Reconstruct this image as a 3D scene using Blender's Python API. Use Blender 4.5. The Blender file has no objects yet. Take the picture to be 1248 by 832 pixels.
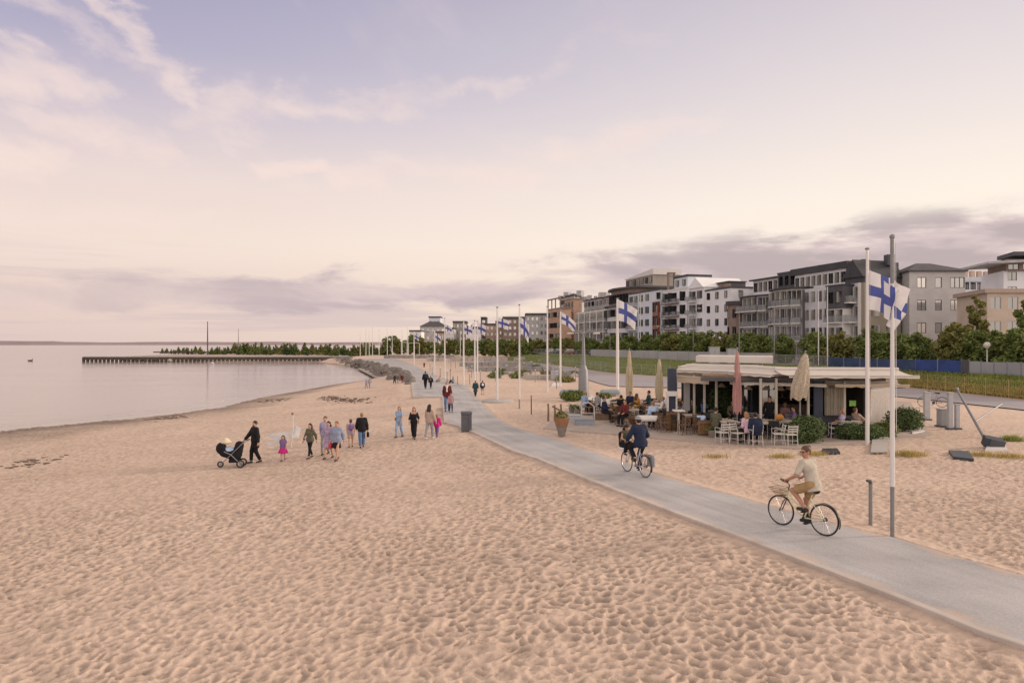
import bpy, math, random
import numpy as np
from mathutils import Matrix, Vector
random.seed(7); rng = np.random.default_rng(7)
PI = math.pi
C = bpy.context.scene.collection
H, F, CX, CY = 4.2, 832.0, 624.0, 419.0      # eye height, focal length in photo pixels, vanishing point
ZW = -1.2                                     # water level

def P(px, py, z=0.0):
    Y = (H - z) * F / (py - CY)
    return ((px - CX) / F * Y, Y, z)
def PY(px, Y, py):
    return ((px - CX) / F * Y, Y, H - (py - CY) * Y / F)
def sc(px_len, Y): return px_len * Y / F

# ------------------------------------------------------------------ materials
MATS = {}
def srgb(r, g, b):
    f = lambda c: ((c / 255) / 12.92) if c / 255 <= .04045 else ((c / 255 + .055) / 1.055) ** 2.4
    return (f(r), f(g), f(b))
def mat(name, col, rough=.7, var=.12, scale=6.0, bump=0.0, bscale=40.0, metal=0.0, spec=.35, trans=0.0, alpha=1.0, emit=0, transl=0.0, island=0.0):
    if name in MATS: return MATS[name]
    m = bpy.data.materials.new(name); m.use_nodes = True
    nt = m.node_tree; n = nt.nodes; l = nt.links
    b = n['Principled BSDF']
    b.inputs['Roughness'].default_value = rough
    b.inputs['Metallic'].default_value = metal
    b.inputs['Specular IOR Level'].default_value = spec
    b.inputs['Transmission Weight'].default_value = trans
    b.inputs['Alpha'].default_value = alpha
    tc = n.new('ShaderNodeTexCoord')
    nz = n.new('ShaderNodeTexNoise'); nz.inputs['Scale'].default_value = scale; nz.inputs['Detail'].default_value = 5
    l.new(tc.outputs['Object'], nz.inputs['Vector'])
    mr = n.new('ShaderNodeMapRange')
    mr.inputs[1].default_value = .25; mr.inputs[2].default_value = .75
    mr.inputs[3].default_value = 1 - var; mr.inputs[4].default_value = 1 + var
    l.new(nz.outputs['Fac'], mr.inputs[0])
    out = mr.outputs[0]
    if island:
        ge = n.new('ShaderNodeNewGeometry')
        m2 = n.new('ShaderNodeMapRange'); m2.inputs[3].default_value = 1 - island; m2.inputs[4].default_value = 1 + island
        l.new(ge.outputs['Random Per Island'], m2.inputs[0])
        mm = n.new('ShaderNodeMath'); mm.operation = 'MULTIPLY'
        l.new(out, mm.inputs[0]); l.new(m2.outputs[0], mm.inputs[1]); out = mm.outputs[0]
    vm = n.new('ShaderNodeVectorMath'); vm.operation = 'SCALE'
    vm.inputs[0].default_value = col; l.new(out, vm.inputs['Scale'])
    l.new(vm.outputs[0], b.inputs['Base Color'])
    if bump:
        nb = n.new('ShaderNodeTexNoise'); nb.inputs['Scale'].default_value = bscale; nb.inputs['Detail'].default_value = 4
        l.new(tc.outputs['Object'], nb.inputs['Vector'])
        bp = n.new('ShaderNodeBump'); bp.inputs['Strength'].default_value = bump; bp.inputs['Distance'].default_value = .02
        l.new(nb.outputs['Fac'], bp.inputs['Height']); l.new(bp.outputs[0], b.inputs['Normal'])
    if emit:
        b.inputs['Emission Color'].default_value = (*col, 1); b.inputs['Emission Strength'].default_value = emit
    if transl:
        t = n.new('ShaderNodeBsdfTranslucent'); l.new(vm.outputs[0], t.inputs['Color'])
        mx = n.new('ShaderNodeMixShader'); mx.inputs[0].default_value = transl
        l.new(b.outputs[0], mx.inputs[1]); l.new(t.outputs[0], mx.inputs[2])
        l.new(mx.outputs[0], n['Material Output'].inputs['Surface'])
    MATS[name] = m
    return m

# ------------------------------------------------------------------ objects
XF = {}
def tag(o, label=None, cat=None, group=None, kind=None):
    if label: o['label'] = label
    if cat: o['category'] = cat
    if group: o['group'] = group
    if kind: o['kind'] = kind
    return o
def thing(name, label, cat, loc=(0, 0, 0), rz=0.0, group=None):
    o = bpy.data.objects.new(name, None); C.objects.link(o)
    o.empty_display_size = .2
    o.location = loc; o.rotation_euler = (0, 0, rz)
    XF[o.name] = Matrix.Translation(loc) @ Matrix.Rotation(rz, 4, 'Z')
    return tag(o, label, cat, group)
def link_mesh(name, me, parent=None):
    o = bpy.data.objects.new(name, me); C.objects.link(o)
    if parent is not None:
        o.parent = parent
        XF[o.name] = XF.get(parent.name, Matrix())
    else:
        XF[o.name] = Matrix()
    return o
def np_mesh(name, v, f, mats, parent=None, smooth=True, mi=None):
    """v (n,3) array, f (m,k) array, k = 3 or 4; already in local space"""
    me = bpy.data.meshes.new(name)
    k = f.shape[1]
    me.vertices.add(len(v)); me.loops.add(f.size); me.polygons.add(len(f))
    me.vertices.foreach_set('co', np.ascontiguousarray(v, dtype=np.float32).ravel())
    me.loops.foreach_set('vertex_index', np.ascontiguousarray(f, dtype=np.int32).ravel())
    me.polygons.foreach_set('loop_start', np.arange(0, f.size, k, dtype=np.int32))
    me.polygons.foreach_set('use_smooth', np.full(len(f), smooth, dtype=bool))
    for m in (mats if isinstance(mats, (list, tuple)) else [mats]): me.materials.append(m)
    if mi is not None: me.polygons.foreach_set('material_index', np.asarray(mi, dtype=np.int32))
    me.update(calc_edges=True); me.validate()
    return link_mesh(name, me, parent)

class MB:
    def __init__(s): s.v = []; s.f = []; s.mi = []; s.m = 0
    def add(s, vs, fs):
        o = len(s.v); s.v += [tuple(p) for p in vs]
        for f in fs: s.f.append([i + o for i in f]); s.mi.append(s.m)
        return s
    def poly(s, pts): return s.add(pts, [list(range(len(pts)))])
    def boxm(s, mtx, sx, sy, sz, taper=1.0):
        vs = []
        for z in (-.5, .5):
            t = taper if z > 0 else 1
            for x, y in ((-.5, -.5), (.5, -.5), (.5, .5), (-.5, .5)): vs.append(mtx @ Vector((x * sx * t, y * sy * t, z * sz)))
        return s.add(vs, [[3, 2, 1, 0], [4, 5, 6, 7], [0, 1, 5, 4], [1, 2, 6, 5], [2, 3, 7, 6], [3, 0, 4, 7]])
    def box(s, c, size, rz=0.0, taper=1.0, rx=0.0, ry=0.0):
        mtx = Matrix.Translation(c) @ Matrix.Rotation(rz, 4, 'Z') @ Matrix.Rotation(ry, 4, 'Y') @ Matrix.Rotation(rx, 4, 'X')
        return s.boxm(mtx, *size, taper=taper)
    def bbox(s, c, size, b=.02, rz=0.0):
        """box standing with bevelled vertical and top edges"""
        x, y, z = size[0] / 2, size[1] / 2, size[2]
        def ring(i, zz):
            xx, yy = x - i, y - i; q = min(b, xx, yy)
            return [(xx - q, -yy, zz), (xx, -yy + q, zz), (xx, yy - q, zz), (xx - q, yy, zz), (-xx + q, yy, zz), (-xx, yy - q, zz), (-xx, -yy + q, zz), (-xx + q, -yy, zz)]
        R = [ring(0, -z / 2), ring(0, z / 2 - b), ring(b * .8, z / 2)]
        mtx = Matrix.Translation(c) @ Matrix.Rotation(rz, 4, 'Z')
        vs = [mtx @ Vector(p) for r in R for p in r]
        fs = [[7, 6, 5, 4, 3, 2, 1, 0], list(range(16, 24))]
        for k in (0, 8):
            for i in range(8): fs.append([k + i, k + (i + 1) % 8, k + 8 + (i + 1) % 8, k + 8 + i])
        return s.add(vs, fs)
    def tube(s, pts, r, n=8, cap=True, closed=False):
        pts = [Vector(p) for p in pts]; N = len(pts)
        rs = r if isinstance(r, (list, tuple)) else [r] * N
        vs = []; up = None
        for i, p in enumerate(pts):
            a = pts[(i - 1) % N] if (i > 0 or closed) else p
            b = pts[(i + 1) % N] if (i < N - 1 or closed) else p
            d = (b - a).normalized()
            if up is None:
                up = d.orthogonal().normalized()
            else:
                up = (up - d * up.dot(d))
                up = up.normalized() if up.length > 1e-6 else d.orthogonal().normalized()
            w = d.cross(up)
            for k in range(n):
                t = 2 * PI * k / n
                vs.append(p + (up * math.cos(t) + w * math.sin(t)) * rs[i])
        fs = []
        for i in range(N if closed else N - 1):
            j = (i + 1) % N
            for k in range(n): fs.append([i * n + k, i * n + (k + 1) % n, j * n + (k + 1) % n, j * n + k])
        if cap and not closed:
            fs.append(list(range(n))[::-1]); fs.append([(N - 1) * n + k for k in range(n)])
        return s.add(vs, fs)
    def cyl(s, a, b, r0, r1=None, n=10): return s.tube([a, b], [r0, r0 if r1 is None else r1], n)
    def lathe(s, c, prof, n=16):
        vs = []; fs = []
        for r, z in prof:
            for k in range(n):
                t = 2 * PI * k / n; vs.append((c[0] + r * math.cos(t), c[1] + r * math.sin(t), c[2] + z))
        for i in range(len(prof) - 1):
            for k in range(n): fs.append([i * n + k, i * n + (k + 1) % n, (i + 1) * n + (k + 1) % n, (i + 1) * n + k])
        fs.append(list(range(n))[::-1]); fs.append([(len(prof) - 1) * n + k for k in range(n)])
        return s.add(vs, fs)
    def sph(s, c, r, n=10):
        r = r if isinstance(r, (list, tuple)) else (r, r, r)
        vs = [(c[0], c[1], c[2] - r[2])]; fs = []; m = n // 2
        for i in range(1, m):
            a = -PI / 2 + PI * i / m
            for k in range(n):
                t = 2 * PI * k / n
                vs.append((c[0] + r[0] * math.cos(a) * math.cos(t), c[1] + r[1] * math.cos(a) * math.sin(t), c[2] + r[2] * math.sin(a)))
        vs.append((c[0], c[1], c[2] + r[2])); L = len(vs) - 1
        for k in range(n):
            fs.append([0, 1 + (k + 1) % n, 1 + k]); fs.append([L, L - n + k, L - n + (k + 1) % n])
        for i in range(m - 2):
            for k in range(n):
                a = 1 + i * n + k; b = 1 + i * n + (k + 1) % n
                fs.append([a, b, b + n, a + n])
        return s.add(vs, fs)
    def prism(s, poly, z0, z1):
        n = len(poly); z0s = z0 if isinstance(z0, list) else [z0] * n; z1s = z1 if isinstance(z1, list) else [z1] * n
        vs = [(p[0], p[1], z) for p, z in zip(poly, z0s)] + [(p[0], p[1], z) for p, z in zip(poly, z1s)]
        fs = [list(range(n))[::-1], list(range(n, 2 * n))] + [[i, (i + 1) % n, n + (i + 1) % n, n + i] for i in range(n)]
        return s.add(vs, fs)
    def build(s, name, mats, parent=None, local=False, angle=35, flat=False):
        me = bpy.data.meshes.new(name)
        vs = s.v
        if parent is not None and not local:
            iv = XF[parent.name].inverted()
            vs = [tuple(iv @ Vector(p)) for p in vs]
        me.from_pydata(vs, [], s.f)
        for m in (mats if isinstance(mats, (list, tuple)) else [mats]): me.materials.append(m)
        if any(s.mi): me.polygons.foreach_set('material_index', s.mi)
        if not flat:
            me.polygons.foreach_set('use_smooth', [True] * len(me.polygons))
            me.update(calc_edges=True)
            try: me.set_sharp_from_angle(angle=math.radians(angle))
            except Exception: pass
        me.update()
        return link_mesh(name, me, parent)

def copy_tree(o, loc=None, rz=None, parent=None, scale=None):
    c = o.copy(); C.objects.link(c); XF[c.name] = XF.get(o.name, Matrix())
    if parent is not None: c.parent = parent
    if loc is not None: c.location = loc
    if rz is not None: c.rotation_euler = (0, 0, rz)
    if scale is not None: c.scale = (scale,) * 3 if not isinstance(scale, (tuple, list)) else scale
    for ch in list(o.children): copy_tree(ch, parent=c)
    return c

# ------------------------------------------------------------------ terrain functions
COAST_PX = [(0, 521), (60, 516), (150, 508), (250, 497), (300, 485), (350, 477), (400, 468.5), (440, 463.5), (457, 460), (457, 456.5), (448, 451), (430, 446.5), (400, 443.5)]
cp = [P(a, b, ZW) for a, b in COAST_PX]
CO_Y = np.array([-20, 0, 20] + [c[1] for c in cp] + [205, 900]); CO_X = np.array([-75, -62, -47] + [c[0] for c in cp] + [-60, -60])
LEFT = [(950, 1760), (782, 1248), (768, 1205), (722, 1090), (678, 974), (650, 900), (624, 828), (585, 725), (558, 658), (548, 627), (525, 577), (519, 560), (514, 541), (487, 539), (483.5, 538), (483, 503), (468, 501), (455, 496), (447, 475), (441, 450), (438, 425), (437, 405)]
RIGHT = [(950, 2135), (701, 1248), (676, 1159), (654, 1087), (638, 1018), (612, 925), (602, 888), (577, 800), (536, 684), (529, 658), (520, 627), (509, 606), (496, 593), (482, 580), (469, 566), (459, 537), (451, 518), (441, 496), (437, 482), (436, 474)]
def edge(E, py):
    e = sorted(E); return np.interp(py, [a for a, b in e], [b for a, b in e])
def path_x(Y):
    py = np.clip(CY + H * F / np.maximum(Y, .5), 436.6, 950)
    Yc = H * F / (py - CY)
    return (edge(LEFT, py) - CX) / F * Yc, (edge(RIGHT, py) - CX) / F * Yc
def coast_x(Y): return np.interp(Y, CO_Y, CO_X)
def ground_z(X, Y):
    X = np.asarray(X, float); Y = np.asarray(Y, float)
    xc = coast_x(Y); xl, xr = path_x(Y)
    t = (X - xc) / np.maximum(xl - 1.2 - xc, 2.0)
    tt = np.clip(t, 0, 1)
    g = ZW + (-ZW) * (0.35 * tt + .65 * tt ** 2)
    return np.where(t < 0, ZW + np.maximum(-2.0, t * 3.0), g)
SINK = .035
def G(px, py, sink=SINK):
    """point on the sand that is seen at (px, py)"""
    z = 0.0
    for _ in range(12):
        p = P(px, py, z); z = float(ground_z(p[0], p[1]))
    return (p[0], p[1], z - sink)
# ------------------------------------------------------------------ noise on arrays
def hsh(i, j, s):
    a = np.sin(i * 127.1 + j * 311.7 + s * 74.7) * 43758.5453
    return a - np.floor(a)
def vnoise(x, y, s=0):
    i = np.floor(x); j = np.floor(y); u = x - i; v = y - j
    u = u * u * (3 - 2 * u); v = v * v * (3 - 2 * v)
    return (hsh(i, j, s) * (1 - u) + hsh(i + 1, j, s) * u) * (1 - v) + (hsh(i, j + 1, s) * (1 - u) + hsh(i + 1, j + 1, s) * u) * v
def dimples(x, y, cell, s, jitter=.9):
    """distance to the nearest of scattered points, each with its own depth"""
    u = x / cell; v = y / cell; i0 = np.floor(u); j0 = np.floor(v)
    best = np.full(x.shape, 9.0); dep = np.zeros(x.shape); sec = np.full(x.shape, 9.0)
    for a in (-1, 0, 1):
        for b in (-1, 0, 1):
            i = i0 + a; j = j0 + b
            cx = i + .5 + (hsh(i, j, s) - .5) * jitter; cy = j + .5 + (hsh(i, j, s + 3) - .5) * jitter
            th = hsh(i, j, s + 5) * PI; st = .75 + .5 * hsh(i, j, s + 9)
            dx = u - cx; dy = v - cy
            p = dx * np.cos(th) + dy * np.sin(th); q = -dx * np.sin(th) + dy * np.cos(th)
            d = np.sqrt((p * st) ** 2 + (q / st) ** 2)
            m = d < best
            sec = np.where(m, best, np.minimum(sec, d))
            dep = np.where(m, .35 + .65 * hsh(i, j, s + 7), dep); best = np.where(m, d, best)
    return best, sec, dep

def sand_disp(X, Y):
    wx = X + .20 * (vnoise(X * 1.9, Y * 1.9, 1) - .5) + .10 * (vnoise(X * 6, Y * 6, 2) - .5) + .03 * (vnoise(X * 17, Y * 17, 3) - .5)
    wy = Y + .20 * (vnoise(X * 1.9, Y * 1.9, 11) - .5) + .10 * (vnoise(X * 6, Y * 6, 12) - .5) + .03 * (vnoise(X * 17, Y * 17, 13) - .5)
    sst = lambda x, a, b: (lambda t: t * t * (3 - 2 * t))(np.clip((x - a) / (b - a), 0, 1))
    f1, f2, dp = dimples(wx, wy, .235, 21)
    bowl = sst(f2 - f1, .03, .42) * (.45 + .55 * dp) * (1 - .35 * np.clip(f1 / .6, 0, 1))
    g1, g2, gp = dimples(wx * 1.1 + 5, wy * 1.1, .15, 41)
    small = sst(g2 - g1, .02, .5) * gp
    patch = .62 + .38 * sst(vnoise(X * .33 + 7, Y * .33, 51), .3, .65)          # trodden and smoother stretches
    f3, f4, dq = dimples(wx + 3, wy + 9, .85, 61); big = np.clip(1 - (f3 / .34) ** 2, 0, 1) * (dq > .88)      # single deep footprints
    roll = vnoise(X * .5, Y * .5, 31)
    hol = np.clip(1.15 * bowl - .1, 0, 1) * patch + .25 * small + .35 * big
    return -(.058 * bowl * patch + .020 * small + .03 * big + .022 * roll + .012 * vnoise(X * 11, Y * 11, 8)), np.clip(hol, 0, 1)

# ------------------------------------------------------------------ sand
m_sand = bpy.data.materials.new('sand'); m_sand.use_nodes = True
def sand_material(m):
    nt = m.node_tree; n = nt.nodes; l = nt.links; b = n['Principled BSDF']
    b.inputs['Roughness'].default_value = .92; b.inputs['Specular IOR Level'].default_value = .15
    ge = n.new('ShaderNodeNewGeometry')
    n1 = n.new('ShaderNodeTexNoise'); n1.inputs['Scale'].default_value = .22; n1.inputs['Detail'].default_value = 6
    n2 = n.new('ShaderNodeTexNoise'); n2.inputs['Scale'].default_value = 3.2; n2.inputs['Detail'].default_value = 6
    n3 = n.new('ShaderNodeTexNoise'); n3.inputs['Scale'].default_value = 55; n3.inputs['Detail'].default_value = 3
    for q in (n1, n2, n3): l.new(ge.outputs['Position'], q.inputs['Vector'])
    r1 = n.new('ShaderNodeValToRGB')
    r1.color_ramp.elements[0].position = .3; r1.color_ramp.elements[1].position = .7
    r1.color_ramp.elements[0].color = (*SAND_A, 1); r1.color_ramp.elements[1].color = (*SAND_B, 1)
    l.new(n1.outputs['Fac'], r1.inputs[0])
    mr = n.new('ShaderNodeMapRange'); mr.inputs[1].default_value = .3; mr.inputs[2].default_value = .7; mr.inputs[3].default_value = .88; mr.inputs[4].default_value = 1.1
    l.new(n2.outputs['Fac'], mr.inputs[0])
    mr3 = n.new('ShaderNodeMapRange'); mr3.inputs[1].default_value = .3; mr3.inputs[2].default_value = .7; mr3.inputs[3].default_value = .9; mr3.inputs[4].default_value = 1.1
    l.new(n3.outputs['Fac'], mr3.inputs[0])
    mm = n.new('ShaderNodeMath'); mm.operation = 'MULTIPLY'; l.new(mr.outputs[0], mm.inputs[0]); l.new(mr3.outputs[0], mm.inputs[1])
    # wet strand along the water
    sx = n.new('ShaderNodeSeparateXYZ'); l.new(ge.outputs['Position'], sx.inputs[0])
    nw = n.new('ShaderNodeMath'); nw.operation = 'MULTIPLY_ADD'; nw.inputs[1].default_value = .22; l.new(n1.outputs['Fac'], nw.inputs[0]); l.new(sx.outputs['Z'], nw.inputs[2])
    wet = n.new('ShaderNodeMapRange'); wet.inputs[1].default_value = -1.08; wet.inputs[2].default_value = -.85; wet.inputs[3].default_value = .40; wet.inputs[4].default_value = 1
    l.new(nw.outputs[0], wet.inputs[0])
    m2 = n.new('ShaderNodeMath'); m2.operation = 'MULTIPLY'; l.new(mm.outputs[0], m2.inputs[0]); l.new(wet.outputs[0], m2.inputs[1])
    da = n.new('ShaderNodeAttribute'); da.attribute_name = 'hollow_shade_dirt'  # shade painted into the sand hollows, plus the brown dirt strip beside the kerb
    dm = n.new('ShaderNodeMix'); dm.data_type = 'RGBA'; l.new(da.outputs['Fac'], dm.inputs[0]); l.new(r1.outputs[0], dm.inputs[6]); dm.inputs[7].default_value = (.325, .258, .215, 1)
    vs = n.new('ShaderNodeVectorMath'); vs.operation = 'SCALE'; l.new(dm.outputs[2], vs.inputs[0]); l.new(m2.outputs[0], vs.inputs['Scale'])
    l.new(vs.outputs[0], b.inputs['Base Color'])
    # ripples and grains
    vo = n.new('ShaderNodeTexVoronoi'); vo.inputs['Scale'].default_value = 4.2; vo.feature = 'SMOOTH_F1'
    wr = n.new('ShaderNodeVectorMath'); wr.operation = 'MULTIPLY_ADD'; wr.inputs[1].default_value = (.25, .25, .25)
    l.new(n2.outputs['Color'], wr.inputs[0]); l.new(ge.outputs['Position'], wr.inputs[2]); l.new(wr.outputs[0], vo.inputs['Vector'])
    n4 = n.new('ShaderNodeTexNoise'); n4.inputs['Scale'].default_value = 14; n4.inputs['Detail'].default_value = 6; l.new(ge.outputs['Position'], n4.inputs['Vector'])
    ad = n.new('ShaderNodeMath'); ad.operation = 'MULTIPLY_ADD'; ad.inputs[1].default_value = .45
    l.new(n4.outputs['Fac'], ad.inputs[0]); l.new(vo.outputs['Distance'], ad.inputs[2])
    a2 = n.new('ShaderNodeMath'); a2.operation = 'MULTIPLY_ADD'; a2.inputs[1].default_value = .05
    l.new(n3.outputs['Fac'], a2.inputs[0]); l.new(ad.outputs[0], a2.inputs[2])
    bp = n.new('ShaderNodeBump'); bp.inputs['Strength'].default_value = .65; bp.inputs['Distance'].default_value = .05
    l.new(a2.outputs[0], bp.inputs['Height']); l.new(bp.outputs[0], b.inputs['Normal'])
SAND_A = (.565, .44, .355); SAND_B = (.645, .51, .42)
sand_material(m_sand)

# street line: facades run along it
A0 = np.array([53.0, 97.0]); U = np.array([-.247, .969]); NB = np.array([-.969, -.247])    # NB points to the beach
def off_street(X, Y): return (X - A0[0]) * NB[0] + (Y - A0[1]) * NB[1]

def make_sand():
    ys = [4.2]
    while ys[-1] < 62: ys.append(ys[-1] * 1.0034)
    while ys[-1] < 460: ys.append(ys[-1] * 1.013)
    ys = np.array(ys); ks = np.concatenate([np.arange(-1.6, -1.16, .02), np.arange(-1.16, -.8, .0042), np.arange(-.8, .82, .0031), np.arange(.82, 1.16, .0042), np.arange(1.16, 1.6, .02)])
    X = ys[:, None] * ks[None, :]; Y = np.repeat(ys[:, None], len(ks), 1)
    g = ground_z(X, Y)
    xl, xr = path_x(Y)
    fade = np.clip(1.15 - Y / 75, 0, 1)
    d, hol = sand_disp(X, Y)
    inside = (X > xl - .02) & (X < xr + .02)
    near = np.minimum(np.abs(X - xl), np.abs(X - xr))
    k = np.clip(near / .9, 0, 1)
    m = np.clip((off_street(X, Y) - 36) / 10, 0, 1)
    dd = -.035 * (1 - fade * k) + d * fade * k
    dd = np.where(m < 1, np.minimum(dd * m - .04 * (1 - m), -.02), dd)
    lip = np.where(X < xl, .05, .045) * np.clip(1 - near / .55, 0, 1) * (Y < 95)
    z = g + dd + np.where(inside, 0, lip)
    v = np.stack([X, Y, z], -1).reshape(-1, 3)
    nr, nc = X.shape
    idx = np.arange(nr * nc).reshape(nr, nc)
    f = np.stack([idx[:-1, :-1], idx[:-1, 1:], idx[1:, 1:], idx[1:, :-1]], -1).reshape(-1, 4)
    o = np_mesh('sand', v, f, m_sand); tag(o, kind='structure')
    at_ = o.data.attributes.new('hollow_shade_dirt', 'FLOAT', 'POINT'); at_.data.foreach_set('value', np.ascontiguousarray((np.maximum(hol * fade * k * m, np.where((X < xl) & (Y < 45), np.clip(1.5 - np.abs(near - .2) / .25, 0, 1) * .95 * vnoise(X * 1.3, Y * 1.3, 77), 0))).ravel(), dtype=np.float32))  # hollows get painted shade, the beach side of the path gets brown dirt
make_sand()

# ------------------------------------------------------------------ water
def water_mat():
    m = bpy.data.materials.new('water'); m.use_nodes = True
    nt = m.node_tree; n = nt.nodes; l = nt.links; b = n['Principled BSDF']
    b.inputs['Base Color'].default_value = (.30, .24, .21, 1); b.inputs['Roughness'].default_value = .12; b.inputs['IOR'].default_value = 1.33
    ge = n.new('ShaderNodeNewGeometry')
    mp = n.new('ShaderNodeMapping'); mp.inputs['Scale'].default_value = (.35, 1.3, 1); mp.inputs['Rotation'].default_value = (0, 0, .25)
    l.new(ge.outputs['Position'], mp.inputs[0])
    n1 = n.new('ShaderNodeTexNoise'); n1.inputs['Scale'].default_value = .9; n1.inputs['Detail'].default_value = 4
    l.new(mp.outputs[0], n1.inputs['Vector'])
    n2 = n.new('ShaderNodeTexNoise'); n2.inputs['Scale'].default_value = .06; n2.inputs['Detail'].default_value = 3
    l.new(mp.outputs[0], n2.inputs['Vector'])
    mr = n.new('ShaderNodeMapRange'); mr.inputs[1].default_value = .35; mr.inputs[2].default_value = .65; mr.inputs[3].default_value = .1; mr.inputs[4].default_value = 1
    l.new(n2.outputs['Fac'], mr.inputs[0])
    mu = n.new('ShaderNodeMath'); mu.operation = 'MULTIPLY'; l.new(n1.outputs['Fac'], mu.inputs[0]); l.new(mr.outputs[0], mu.inputs[1])
    bp = n.new('ShaderNodeBump'); bp.inputs['Strength'].default_value = .5; bp.inputs['Distance'].default_value = .09
    l.new(mu.outputs[0], bp.inputs['Height']); l.new(bp.outputs[0], b.inputs['Normal'])
    return m
M_water = water_mat()
w = MB(); w.poly([(-9000, -60, ZW), (40, -60, ZW), (40, 400, ZW), (-40, 460, ZW), (-40, 12000, ZW), (-9000, 12000, ZW)])
tag(w.build('water', M_water, flat=True), kind='structure')
# the thin wet edge where ripples run out
m_foam = mat('foam', (.62, .55, .52), .25, .1)
for off, wd, lab in ((.9, .16, 'thin pale ripple line running out along the near waterline'), (2.6, .10, 'second fainter ripple line a little farther out from the sand')):
    mb = MB(); yy = np.linspace(30, 88, 120); pr = None
    for y in yy:
        x = float(coast_x(y)) - off - .5 * math.sin(y * .5) * .4
        a = (x, y, ZW + .006); b = (x + wd * (1 + .5 * math.sin(y * 1.7)), y, ZW + .006)
        if pr: mb.poly([pr[0], pr[1], b, a])
        pr = (a, b)
    tag(mb.build('ripple_foam', m_foam, flat=True), kind='stuff', label=lab, cat='foam')

# ------------------------------------------------------------------ far shore, spit
m_hill = mat('far_hill', (.33, .27, .29), .95, .1, .01)
mb = MB(); pts = []
for i in range(61):
    x = -3600 + i * 62; h = 12 + 6 * vnoise(np.array(i * .31), np.array(.3), 3) + (4 if i < 22 else 0)
    pts.append((x, float(h)))
for (x0, h0), (x1, h1) in zip(pts, pts[1:]):
    mb.poly([(x0, 3400, ZW), (x1, 3400, ZW), (x1, 3420, ZW + h1), (x0, 3420, ZW + h0)])
    mb.poly([(x0, 3420, ZW + h0), (x1, 3420, ZW + h1), (x1, 3700, ZW), (x0, 3700, ZW)])
tag(mb.build('hills', m_hill), kind='structure')
m_land = mat('spit_ground', (.42, .34, .29), .95, .2, .08)
def px_poly(pts): return [(P(a, b, ZW)[0], P(a, b, ZW)[1]) for a, b in pts]
mb = MB()
lp = [(-150, 262), (-131, 272), (-95, 262), (-60, 250), (40, 250), (60, 470), (-190, 470), (-196, 420), (-160, 360), (-158, 300)]
mb.prism(lp, ZW - .5, ZW + .55)
tag(mb.build('terrain', m_land), kind='structure')

# ------------------------------------------------------------------ paths and roads
m_path = mat('path_concrete', (.46, .44, .445), .92, .10, .45, .25, 30)
m_kerb = mat('path_kerb', (.50, .45, .41), .9, .15, 2, .2, 30)
ZP = .05
def strip_from_rows(pys, El, Er, z, mb, wl=0, wr=0):
    prev = None; dn = lambda p: (p[0], p[1], z - .45)
    for py in pys:
        Y = (H - z) * F / (py - CY)
        a = ((edge(El, py) - CX) / F * Y, Y, z); b = ((edge(Er, py) - CX) / F * Y, Y, z)
        if prev:
            mb.poly([prev[0], prev[1], b, a]); mb.poly([dn(prev[0]), prev[0], a, dn(a)]); mb.poly([prev[1], dn(prev[1]), dn(b), b])
        prev = (a, b)
pys = sorted(set([950, 900, 850, 820] + [a for a, b in LEFT] + [a for a, b in RIGHT] + list(np.arange(440, 800, 4.0)) + [437.2, 438.2, 439, 483.2, 483.8]))
pys = [p for p in pys if p >= 437][::-1]
def make_path():
    global pys
    T = [0, .015, .04, .08, .14, .22, .35, .5, .65, .78, .86, .92, .96, .985, 1]; rows = []; E = []; A = []; al = 0; last = None
    pf = sorted(set(pys + list(np.arange(500, 950, 2.0))), reverse=True)
    for py in pf:
        Y = (H - ZP) * F / (py - CY); a = (edge(LEFT, py) - CX) / F * Y; b = (edge(RIGHT, py) - CX) / F * Y
        if last is not None: al += math.hypot((a + b) / 2 - last[0], Y - last[1])
        last = ((a + b) / 2, Y)
        for t in T:
            rows.append((a + (b - a) * t, Y, ZP + .012 * (1 - (2 * t - 1) ** 2))); E.append(min(t, 1 - t) * abs(b - a) * .75); A.append((t * abs(b - a), al, 0))
    n, m = len(pf), len(T); idx = np.arange(n * m).reshape(n, m)
    f = np.stack([idx[:-1, :-1], idx[:-1, 1:], idx[1:, 1:], idx[1:, :-1]], -1).reshape(-1, 4)
    v = np.array(rows); sk = v.copy(); sk[:, 2] -= .45; N = n * m
    fl = np.stack([idx[:-1, 0] + N, idx[:-1, 0], idx[1:, 0], idx[1:, 0] + N], -1); fr = np.stack([idx[:-1, -1], idx[:-1, -1] + N, idx[1:, -1] + N, idx[1:, -1]], -1)
    o = np_mesh('path', np.concatenate([v, sk]), np.concatenate([f, fl, fr]), m_path, smooth=False); tag(o, kind='structure')
    E2 = np.concatenate([E, np.zeros(N)]); A2 = np.concatenate([A, A])
    q = o.data.attributes.new('edge', 'FLOAT', 'POINT'); q.data.foreach_set('value', E2.astype(np.float32))
    q = o.data.attributes.new('along', 'FLOAT_VECTOR', 'POINT'); q.data.foreach_set('vector', A2.astype(np.float32).ravel())
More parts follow.
